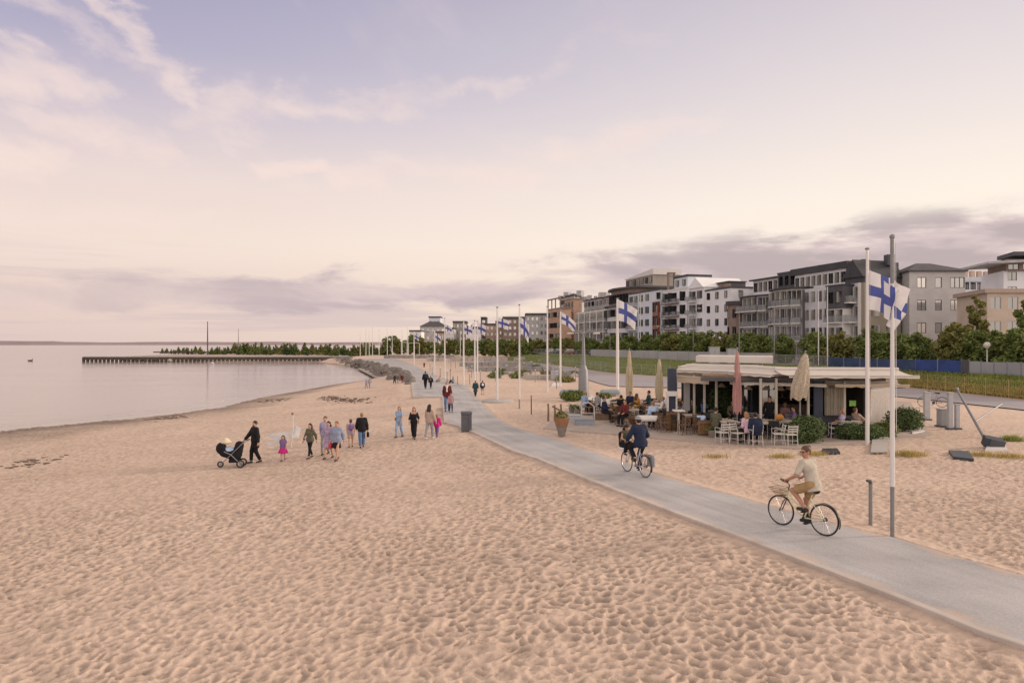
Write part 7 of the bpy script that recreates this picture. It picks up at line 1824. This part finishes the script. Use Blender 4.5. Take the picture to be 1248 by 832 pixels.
for lab, px, py, rz, c_, hr in (('guest in black with grey hair in the second row behind the navy jacket', 903, 530, 1.4, k_black, 'grey'), ('guest in olive seated left of the white slatted front chairs', 872, 533, -.6, k_olive, 'dark'), ('guest in purple by the round bush', 968, 531, 1.3, k_purple, 'dark'), ('guest in light denim at the left end of the terrace', 712, 505, -.8, k_jeanl, 'fair'), ('guest in navy behind the golden wicker seat', 768, 505, 2.6, k_navy, 'brown'), ('guest in grey next to the bar table', 834, 520, 1.2, k_grey, 'dark'), ('guest in grey seated alone at the left edge of the far terrace', 728, 506, -1.2, k_grey, 'brown'), ('guest in dark teal near the middle of the far terrace', 791, 503, 1.1, k_teal, 'dark'), ('guest in white under the menu stand', 815, 511, 2.4, k_white, 'brown'), ('guest in maroon under the left awning', 846, 513, 1.6, k_maroon, 'fair'), ('guest in khaki in the shade before the dark restaurant front', 893, 521, 2.8, k_khaki, 'brown'), ('guest in light denim in the second row right of the pink parasol', 932, 523, 2.9, k_jeanl, 'dark')):
    guest(lab, px, py, rz, 1.7, ('shirt', c_), hr)
person('waiter in black standing before the dark restaurant front', (kx(938, 31.6), 31.6, .014), 2.6, 1.78, 'stand', 1, ('shirt', k_black), ('trousers', k_black), 'dark', vox=.02)
m_basket = mat('bread_basket', (.42, .25, .07), .8, .4, 30)
for i in range(14):
    g = G(random.uniform(732, 868), random.uniform(500, 516), 0); mb = MB(); mb.lathe((0, 0, 0), [(.10, 0), (.15, .09), (.14, .1), (.09, .03)], 12); mb.sph((0, 0, .09), (.11, .1, .07), 8); o = mb.build('bread_basket', m_basket); o.location = (g[0], g[1], .775); tag(o, 'small yellow brown basket of food among the tables of the far terrace', 'basket', 'food baskets on the far terrace')
# cloth and cushions
fq = Field((-.4, -.4, 0), (.4, .4, 1.1), .02); fq.cone(V(-.12, 0, .84), V(.16, 0, .84), .06, .06, .05); fq.cone(V(-.1, -.05, .5), V(.14, -.06, .8), .05, .08, .08); v, f = fq.mesh(); g = G(852, 529.5, 0); o = np_mesh('draped_cloth', v, f, k_lblue); o.location = (g[0], g[1] - .24, .02); tag(o, 'pale blue cloth draped over the back of a brown chair', 'cloth')
g = G(950, 534, 0); mb = MB(); mb.sph((0, 0, 0), (.2, .12, .16), 12); o = mb.build('cushion', cloth('orange', (.52, .25, .07))); o.location = (g[0], g[1], .93); tag(o, 'orange cushion on the pale table left of the leaning parasol', 'cushion')
# tableware
m_glassw = mat('drink_glass', (.5, .42, .25), .1, .3, 20, alpha=.6); m_plate = mat('plate', (.7, .69, .66), .3, .05)
for i, (px, py, nm) in enumerate(((931, 535, 'drinking glass on the table before the guest in navy, left one'), (936, 536, 'drinking glass on the table before the guest in navy, right one'), (886, 534, 'drinking glass on the white topped table by the pink parasol'), (845, 524, 'drinking glass on the table before the brown chairs'))):
    g = G(px, py, 0); mb = MB(); mb.lathe((0, 0, 0), [(.03, 0), (.038, .13), (.034, .13), (.028, .01)], 12); o = mb.build('drinking_glass', m_glassw); o.location = (g[0], g[1], .775); tag(o, nm, 'glass')
# ------------------------------------------------------------------ fences along the grass
m_blue = mat('blue_tarp', (.025, .055, .20), .6, .35, .8, .4, 4); m_fpanel = mat('grey_board_fence', (.30, .31, .33), .8, .14, .4); m_fwall = mat('pale_fence_wall', (.36, .36, .37), .85, .14, .4); m_wire = mat('fence_wire', (.33, .33, .33), .6, .1, 5); m_ywire = mat('ochre_fence_wire', (.42, .30, .14), .6, .15, 5)
def s_of(px, d=20):
    p = fac(px, d); return (p[0] - A0[0]) * U[0] + (p[1] - A0[1]) * U[1]
def fence_run(label, pa, pb, h, m, name, step, d=20, post=.09, gap=0.0, pm=None):
    sa, sb = s_of(pa, d), s_of(pb, d); n = max(1, int(abs(sb - sa) / step)); p = street_pt((sa + sb) / 2, d); r = thing(name, label, 'fence', (p[0], p[1], ZS))
    ang = math.atan2(U[1], U[0])
    for i in range(n + 1):
        q = street_pt(sa + (sb - sa) * i / n, d); mb = MB(); mb.bbox((q[0], q[1], ZS + h * .52), (post, post, h * 1.06), .01, ang); mb.build('post', pm or m_poleg, r)
        if i < n:
            e = street_pt(sa + (sb - sa) * (i + .5) / n, d); L = abs(sb - sa) / n - post; mb = MB()
            if gap:
                k = int(L / gap)
                for j in range(k): w = street_pt(sa + (sb - sa) * (i + (j + .5) / k) / n, d); mb.box((w[0], w[1], ZS + h * .5), (.03, .03, h), ang)
                mb.box((e[0], e[1], ZS + h), (L, .045, .05), ang); mb.box((e[0], e[1], ZS + .12), (L, .045, .05), ang)
            else:
                mb.box((e[0], e[1], ZS + h * .5), (L - .01, .05 + .02 * (i % 2), h * (1 - .03 * (i % 3))), ang)
            mb.build('fence_panel', m, r, flat=True)
    return r
fence_run('pale grey board fence at the right behind the dry grass', 1300, 1181, 1.15, m_fpanel, 'board_fence', 1.2)
fence_run('dark gap panel between the blue covered fence and the grey boards', 1181, 1172, 1.25, m_dgrey, 'board_fence', 3)
fence_run('fence covered with bright blue tarpaulin before the hedge', 1172, 1116, 1.2, m_blue, 'tarpaulin_fence', 2.0)
fence_run('fence with darker blue mesh behind the restaurant roof', 1116, 1010, 1.15, m_slabd if False else mat('dark_blue_mesh', (.035, .06, .13), .7, .3, 1), 'tarpaulin_fence', 2.4)
fence_run('grey railing of thin bars behind the restaurant roof', 1010, 942, 1.3, m_wire, 'bar_railing', 2.4, gap=.2)
fence_run('long pale wall like fence behind the closed parasols', 942, 720, 1.5, m_fwall, 'panel_fence', 3.6)
fence_run('far grey fence of thin bars behind the mid distance flags', 718, 610, 1.3, m_wire, 'bar_railing', 4.0, gap=.5)
# wire mesh fence along the foot of the embankment
def wire_fence(label, px0, px1, dpy, h, m, step=2.4, gap=.22, rails=(.15, .6, 1.0)):
    pts = []
    for px in np.linspace(px0, px1, 40):
        t = np.interp(px, [a for a, b in RT[::-1]], [b for a, b in RT[::-1]]) - dpy; pts.append(P(px, t, .1))
    r = thing('wire_fence', label, 'fence', pts[20]); cum = [0]
    for a, b in zip(pts, pts[1:]): cum.append(cum[-1] + math.dist(a, b))
    pos = lambda s_: tuple(np.interp(s_, cum, [p[i] for p in pts]) for i in range(3))
    k = int(cum[-1] / step)
    for i in range(k):
        a, b = pos(cum[-1] * i / k), pos(cum[-1] * (i + 1) / k); mb = MB(); mb.tube([(a[0], a[1], a[2] - .2), (a[0], a[1], a[2] + h + .05)], .03, 6); mb.build('post', m, r)
        mb = MB(); n = int(math.dist(a, b) / gap)
        for j in range(1, n): q = [a[c] + (b[c] - a[c]) * j / n for c in range(3)]; mb.tube([(q[0], q[1], q[2] + .1), (q[0], q[1], q[2] + h)], .009, 4, cap=False)
        for z in rails: mb.tube([(a[0], a[1], a[2] + z * h), (b[0], b[1], b[2] + z * h)], .014, 4, cap=False)
        mb.build('wire_panel', m, r, flat=True)
wire_fence('ochre wire mesh fence before the grass at the right', 1300, 1092, 2.0, 1.3, m_ywire)
wire_fence('grey wire fence with posts before the green slope behind the flagpoles', 860, 655, 2.5, 1.3, m_wire, 3.2, .4)
# bicycles parked behind the terrace
def simple_bike(label, px, py, rz, fm):
    g = G(px, py, 0); o = bicycle(label, (g[0], g[1], .0), rz, fm, 'city'); return o
simple_bike('parked grey bicycle leaning behind the hedge near the playground posts', 1138, 496, 1.2, m_poleg)
# rows of low stone walls and boulders in the middle distance
m_stone = mat('grey_stone', (.27, .265, .26), .9, .25, 1.5, .5, 8); m_stonel = mat('pale_stone', (.40, .37, .34), .9, .2, 1.5, .4, 8); m_rock = mat('dark_rock', (.185, .165, .15), .92, .35, 1.2, .6, 5)
def rock_mesh(seed, m):
    rs = np.random.default_rng(seed); mb = MB(); mb.sph((0, 0, 0), (.5, .42, .34), 10); v = np.array(mb.v)
    for _ in range(7):
        n = rs.normal(size=3); n /= np.linalg.norm(n); dd = rs.uniform(.24, .36); k = v @ n; v = np.where((k > dd)[:, None], v - n * (k - dd)[:, None], v)
    v += rs.normal(0, .012, v.shape); mb.v = [tuple(p) for p in v]; o = mb.build('boulder', m, angle=28); me = o.data; bpy.data.objects.remove(o); return me
RK = [rock_mesh(i, m_rock) for i in range(5)]; RG = [rock_mesh(20 + i, m_stone) for i in range(3)] + [rock_mesh(30 + i, m_stonel) for i in range(2)]
def boulder(loc, s, me, label, group):
    o = bpy.data.objects.new('boulder', me); C.objects.link(o); o.location = loc; o.scale = (s, s * random.uniform(.8, 1.2), s * random.uniform(.7, 1.1)); o.rotation_euler = (random.uniform(-.4, .4), random.uniform(-.4, .4), random.uniform(0, 6)); return tag(o, label, 'boulder', group)
# riprap below the far path
TOPL = [(466, 500.5), (459, 498), (455, 494), (451, 484), (447, 473), (444.5, 463), (442, 452), (440, 440), (438.5, 428), (437.6, 415)]
BOT = [(474, 500), (467, 484), (465, 472), (462, 462), (457, 452), (452.5, 446), (448.5, 436), (445.5, 424), (443.5, 412), (442, 402)]
random.seed(3)
for i in range(290):
    t = random.random() * (len(TOPL) - 1.01); k = int(t); u = t - k; v_ = random.random()
    a = P(TOPL[k][1] + (TOPL[k + 1][1] - TOPL[k][1]) * u, TOPL[k][0] + (TOPL[k + 1][0] - TOPL[k][0]) * u, -.05); b = P(BOT[k][1] + (BOT[k + 1][1] - BOT[k][1]) * u, BOT[k][0] + (BOT[k + 1][0] - BOT[k][0]) * u, ZW if k > 1 else -.5)
    q = [a[c] + (b[c] - a[c]) * v_ for c in range(3)]; q[2] += .05 + .22 * math.sin(PI * v_); boulder(q, random.uniform(.9, 1.9), RK[i % 5], 'dark rough boulder piled in the breakwater below the far end of the path', 'breakwater boulders')
mb = MB()
for (t0, b0), (t1, b1) in zip(zip(TOPL, BOT), zip(TOPL[1:], BOT[1:])):
    q = lambda p, z: P(p[1], p[0], z)
    mb.poly([q(t0, -.02), q(b0, ZW - .1), q(b1, ZW - .1), q(t1, -.02)])
tag(mb.build('breakwater_slope', m_rock, flat=True), kind='structure')
# slipway planks at the water
a, b = P(440, 450, ZW + .1), P(465, 461, ZW + .25); mb = MB(); mb.box(((a[0] + b[0]) / 2, (a[1] + b[1]) / 2, ZW + .28), (math.dist(a, b), 1.4, .2), math.atan2(b[1] - a[1], b[0] - a[0])); tag(mb.build('slipway', m_stonel, flat=True), 'flat pale stone slipway between the boulders and the water', 'slipway')
# pier
Yp = 206.0; r = thing('pier', 'long low dark timber pier on piles reaching out into the bay', 'pier', (kx(250, Yp), Yp, ZW))
xa, xb = kx(101, Yp), kx(430, Yp); m_tim = mat('dark_timber', (.085, .07, .06), .9, .3, 1)
mb = MB(); mb.box(((xa + xb) / 2, Yp + 1.5, ZW + 1.45), (xb - xa, 3.4, .25)); mb.build('deck', m_stone, r, flat=True); mb = MB(); mb.box(((xa + xb) / 2, Yp - .3, ZW + .98), (xb - xa, .25, .7)); mb.build('beam', m_tim, r, flat=True)
for i in range(66):
    x = xa + .4 + (xb - xa - 1) * i / 65; mb = MB(); mb.tube([(x, Yp - .25, ZW - .6), (x, Yp - .25, ZW + .7)], .42, 7); mb.build('pile', m_tim, r)
random.seed(5)
for i in range(60):
    px = random.uniform(150, 420); Y = random.uniform(205, 236); boulder(((px - CX) / F * Y, Y, ZW + random.uniform(.1, .7)), random.uniform(1.2, 2.6), RG[i % 5], 'pale boulder on the rocky spit behind the pier', 'spit boulders')
mb = MB(); mb.prism([((px - CX) / F * Y, Y) for px, Y in ((150, 225), (190, 206), (430, 204), (470, 250), (200, 245))], ZW - .3, ZW + .22); tag(mb.build('spit', m_land, flat=True), kind='structure')
# white piles platform under the left conifers
r = thing('jetty', 'far white piled jetty under the left end of the conifer row', 'jetty', ((225 - CX) / F * 318, 318, ZW)); mb = MB(); mb.box(((226 - CX) / F * 318, 318, ZW + 1.6), (28, 4, .5)); mb.build('deck', m_tim, r, flat=True)
for i in range(12): x = (195 + i * 5.2 - CX) / F * 316.5; mb = MB(); mb.tube([(x, 316.5, ZW - .5), (x, 316.5, ZW + 1.4)], .2, 6); mb.build('pile', m_polew, r)
# stone groups, low walls, posts
def low_wall(label, px0, px1, py, h, m, dp=.8):
    a, b = G(px0, py, 0), G(px1, py, 0); r = thing('stone_wall', label, 'wall', ((a[0] + b[0]) / 2, a[1], 0)); n = max(3, int((b[0] - a[0]) / 1.4))
    for i in range(n):
        x = a[0] + (b[0] - a[0]) * (i + .5) / n; w = (b[0] - a[0]) / n
        if random.random() < .1: continue
        mb = MB(); mb.bbox((x, a[1] + random.uniform(-.15, .15), h / 2 * random.uniform(.85, 1.1)), (w * .97, dp, h), .06, random.uniform(-.04, .04)); mb.build('stone_block', m, r)
low_wall('long low wall of grey stone blocks nearest to the bare flagpole', 570, 672, 452, .7, m_stone); low_wall('second row of low grey stone blocks behind the flagpoles', 560, 650, 446, .8, m_stone); low_wall('far row of pale stone blocks left of the flags', 520, 640, 440, .9, m_stonel); low_wall('short pale stone wall before the promenade curve', 640, 700, 462, .55, m_stonel); low_wall('far dark stone wall behind the breakwater path', 468, 560, 436.5, .9, m_stone)
random.seed(8)
for i in range(46):
    px = random.uniform(560, 705); py = random.uniform(443, 462) if px > 600 else random.uniform(440, 453); g = G(px, py); boulder((g[0], g[1], g[2] + .1), random.uniform(.5, 1.3), RG[i % 5], 'grey boulder in the stone beds between the flagpoles and the promenade', 'stone bed boulders')
for i in range(34):
    px = random.uniform(508, 704); py = random.uniform(441, 474); g = G(px, py); h = random.uniform(.9, 1.6)
    r = thing('marker_post', 'thin grey marker post among the stone beds on the far sand', 'post', g, 0, 'marker posts'); mb = MB(); mb.tube([(g[0], g[1], g[2] - .2), (g[0], g[1], g[2] + h)], [.05, .04], 6); mb.build('shaft', m_poleg, r); mb = MB(); mb.lathe((g[0], g[1], g[2] + h), [(.06, 0), (.06, .06), (.02, .1)], 6); mb.build('cap', m_polew, r)
for i in range(16):
    px = random.uniform(575, 705); py = random.uniform(443, 466); g = G(px, py); r = thing('shrub', 'low scrubby shrub among the grey stone beds', 'shrub', g, 0, 'stone bed shrubs'); v, f = leaf_cloud([(0, 0, .3, .8, .6, .4), (.5, .2, .25, .6, .5, .3)], 340, .12); v[:, 2] = np.maximum(v[:, 2], 0); np_mesh('foliage', v, f, m_leaf[i % 2], r, smooth=False); mb = MB(); mb.tube([(0, 0, -.1), (.1, 0, .3)], .03, 5); mb.build('stem', m_bark, r, local=True)
block('pale grey box hut between the bare flagpole and the orange building', 672, 683, 452, 463, m_pgrey, 1.2, 'hut', 'hut'); block('grey box beside the pale hut', 684, 696, 454, 464, m_stone, 1.0, 'hut', 'hut')
panel('pale board lying on the sand left of the thick lamp post', [(672, 470), (684, 469.5), (683, 467), (674, 467)], .1, m_polew, 'plank', 'plank')
# electrical cabinets on the street
for px, py0, py1, Y, lab in ((870.5, 423, 436, 96, 'pale utility cabinet on the street, left of two above the restaurant roof'), (892, 425, 436, 95, 'pale utility cabinet on the street, right of two above the restaurant roof')):
    x = kx(px, Y); z1 = kz(Y, py0); r = thing('utility_cabinet', lab, 'cabinet', (x, Y, ZS)); mb = MB(); mb.bbox((x, Y, (ZS + z1) / 2), (1.35, .8, z1 - ZS), .04); mb.build('body', m_pgrey, r); mb = MB(); mb.bbox((x, Y, z1 + .03), (1.45, .9, .07), .02); mb.build('lid', m_pgrey, r); mb = MB(); mb.box((x, Y - .405, (ZS + z1) / 2), (.02, .02, z1 - ZS - .2)); mb.build('door_seam', m_dgrey, r)
# goal like frame far left of the trees
for i, (px0, px1) in enumerate(((489, 496), (498, 511))):
    Y = 215; r = thing('climbing_frame', ('narrow', 'wide')[i] + ' pale square frame before the far trees beyond the path end', 'frame', (kx((px0 + px1) / 2, Y), Y, 0)); z1 = kz(Y, 417 + i)
    for px in (px0, px1): mb = MB(); mb.tube([(kx(px, Y), Y, -.2), (kx(px, Y), Y, z1)], .07, 6); mb.build('upright', m_polew, r)
    mb = MB(); mb.tube([(kx(px0, Y), Y, z1), (kx(px1, Y), Y, z1)], .07, 6); mb.build('crossbar', m_polew, r)
# parked cars along the street
def car(label, s_, d, m):
    q = street_pt(s_, d); r = thing('parked_car', label, 'car', (q[0], q[1], ZS), math.atan2(-U[0], U[1]), None); X = XF[r.name]
    fq = Field((-1.1, -2.4, .1), (1.1, 2.4, 1.6), .06); bx_ = lambda: 0
    prof = [(-2.1, .55), (2.1, .50)]
    for z, y0, y1, r_ in ((.62, -1.75, 1.75, .36), (.62, -1.75, 1.75, .36)):
        for sx in (-.48, 0, .48): fq.cone(V(sx, y0, z), V(sx, y1, z - .04), r_, r_ * .92, .12)
    v, f = fq.mesh(); b_ = np_mesh('body', v, f, m, r)
    mb = MB(); mb.prism([(-.78, -1.55), (.78, -1.55), (.78, 1.0), (-.78, 1.0)], .9, .92); mb.add([(-.74, -1.5, .9), (.74, -1.5, .9), (.74, .95, .9), (-.74, .95, .9), (-.6, -1.1, 1.45), (.6, -1.1, 1.45), (.6, .3, 1.45), (-.6, .3, 1.45)], [[4, 5, 6, 7], [0, 1, 5, 4], [1, 2, 6, 5], [2, 3, 7, 6], [3, 0, 4, 7]]); mb.build('window', m_gl[0], r, local=True)
    mb = MB(); mb.bbox((0, -.4, 1.455), (1.2, 1.42, .05), .02); mb.build('roof', m, r, local=True)
    for sx in (-1, 1):
        for y in (-1.35, 1.35): mb = MB(); mb.cyl((sx * .62, y, .32), (sx * .86, y, .32), .32, n=18); w = mb.build('wheel', m_rub, r, local=True); mb = MB(); mb.cyl((sx * .862, y, .32), (sx * .87, y, .32), .2, n=14); mb.build('rim', m_steel, w, local=True)
    for sx in (-1, 1): mb = MB(); mb.sph((sx * .6, 2.06, .66), (.16, .06, .08), 8); mb.build('headlight', m_lampg, r, local=True)
for lab, px, m in (('dark blue parked car far behind the green slope', 679, mat('car_blue', (.03, .04, .09), .3, .05, spec=.6)), ('silver parked car far behind the green slope', 670, mat('car_silver', (.4, .4, .42), .3, .05, spec=.6)), ('dark red parked car far behind the green slope', 694, mat('car_red', (.2, .03, .03), .3, .05, spec=.6)), ('black parked car with a white panel behind the green slope', 725, mat('car_black', (.02, .02, .025), .3, .05, spec=.6))): car(lab, s_of(px, 18), 18, m)
# ------------------------------------------------------------------ shoreline bits
m_weed = mat('seaweed', (.15, .11, .085), .95, .4, 3, .6, 20)
def weed(label, pts, n, name='seaweed', cat='seaweed', hmax=.06):
    w = [G(a, b, 0) for a, b in pts]; mb = MB()
    for _ in range(n):
        i = random.randrange(len(w) - 1); u = random.random(); p = [w[i][c] + (w[i + 1][c] - w[i][c]) * u for c in range(3)]; s_ = random.uniform(.05, .24)
        x, y = p[0] + random.gauss(0, .4), p[1] + random.gauss(0, .9); z = float(ground_z(x, y)) - .02; a = random.uniform(0, 6)
        mb.sph((x, y, z), (s_, s_ * random.uniform(.3, .7), random.uniform(.015, max(.02, hmax * .5))), 6)
    o = mb.build(name, m_weed); tag(o, label, cat, kind='stuff'); return o
weed('dark patch of seaweed and driftwood on the sand left of the four walkers', [(395, 484), (405, 485), (418, 486.5), (432, 488), (450, 488.5)], 150, hmax=.12); weed('thin dark line of seaweed near the waterline', [(322, 488), (332, 487.5), (342, 488)], 40); weed('dark wrack along the wet sand left of the stroller', [(195, 508), (205, 509), (213, 509)], 40, hmax=.1)
weed('faint dark wrack line at the left edge of the sand', [(0, 566), (20, 564), (40, 563), (78, 560)], 34, hmax=.02)
for i, (px, py, s_) in enumerate(((367, 472.5, .8), (371, 472, 1.1), (376, 471, .9), (373, 473, .7))):
    g = G(px, py, 0); boulder((g[0], g[1], g[2] + .15), s_, RK[i], 'dark rock lying at the waterline of the bay', 'waterline rocks')
b = P(37, 440, ZW); r = thing('water_bird', 'tiny dark bird swimming alone at the left on the bay', 'bird', b); fq = Field((-1.2, -.6, -.2), (1.2, .6, 1.0), .05); fq.ell(V(0, 0, .15), np.eye(3), (.75, .32, .3), 0); fq.cone(V(.5, 0, .3), V(.62, 0, .62), .13, .12, .1); fq.cone(V(.62, 0, .62), V(.95, 0, .58), .11, .04, .05); fq.cone(V(-.6, 0, .22), V(-.95, 0, .38), .15, .04, .08); v, f = fq.mesh(); np_mesh('body', v, f, m_dgrey, r)
b = P(258.5, 443.5, ZW); r = thing('buoy', 'small pale buoy floating in front of the pier', 'buoy', b); mb = MB(); mb.lathe((b[0], b[1], ZW), [(.5, -.2), (.62, .1), (.4, .5), (.12, .62)], 14); mb.build('float', m_pgrey, r); mb = MB(); mb.tube([(b[0], b[1], ZW + .5), (b[0], b[1], ZW + 1.3)], .06, 6); mb.build('staff', m_dgrey, r)
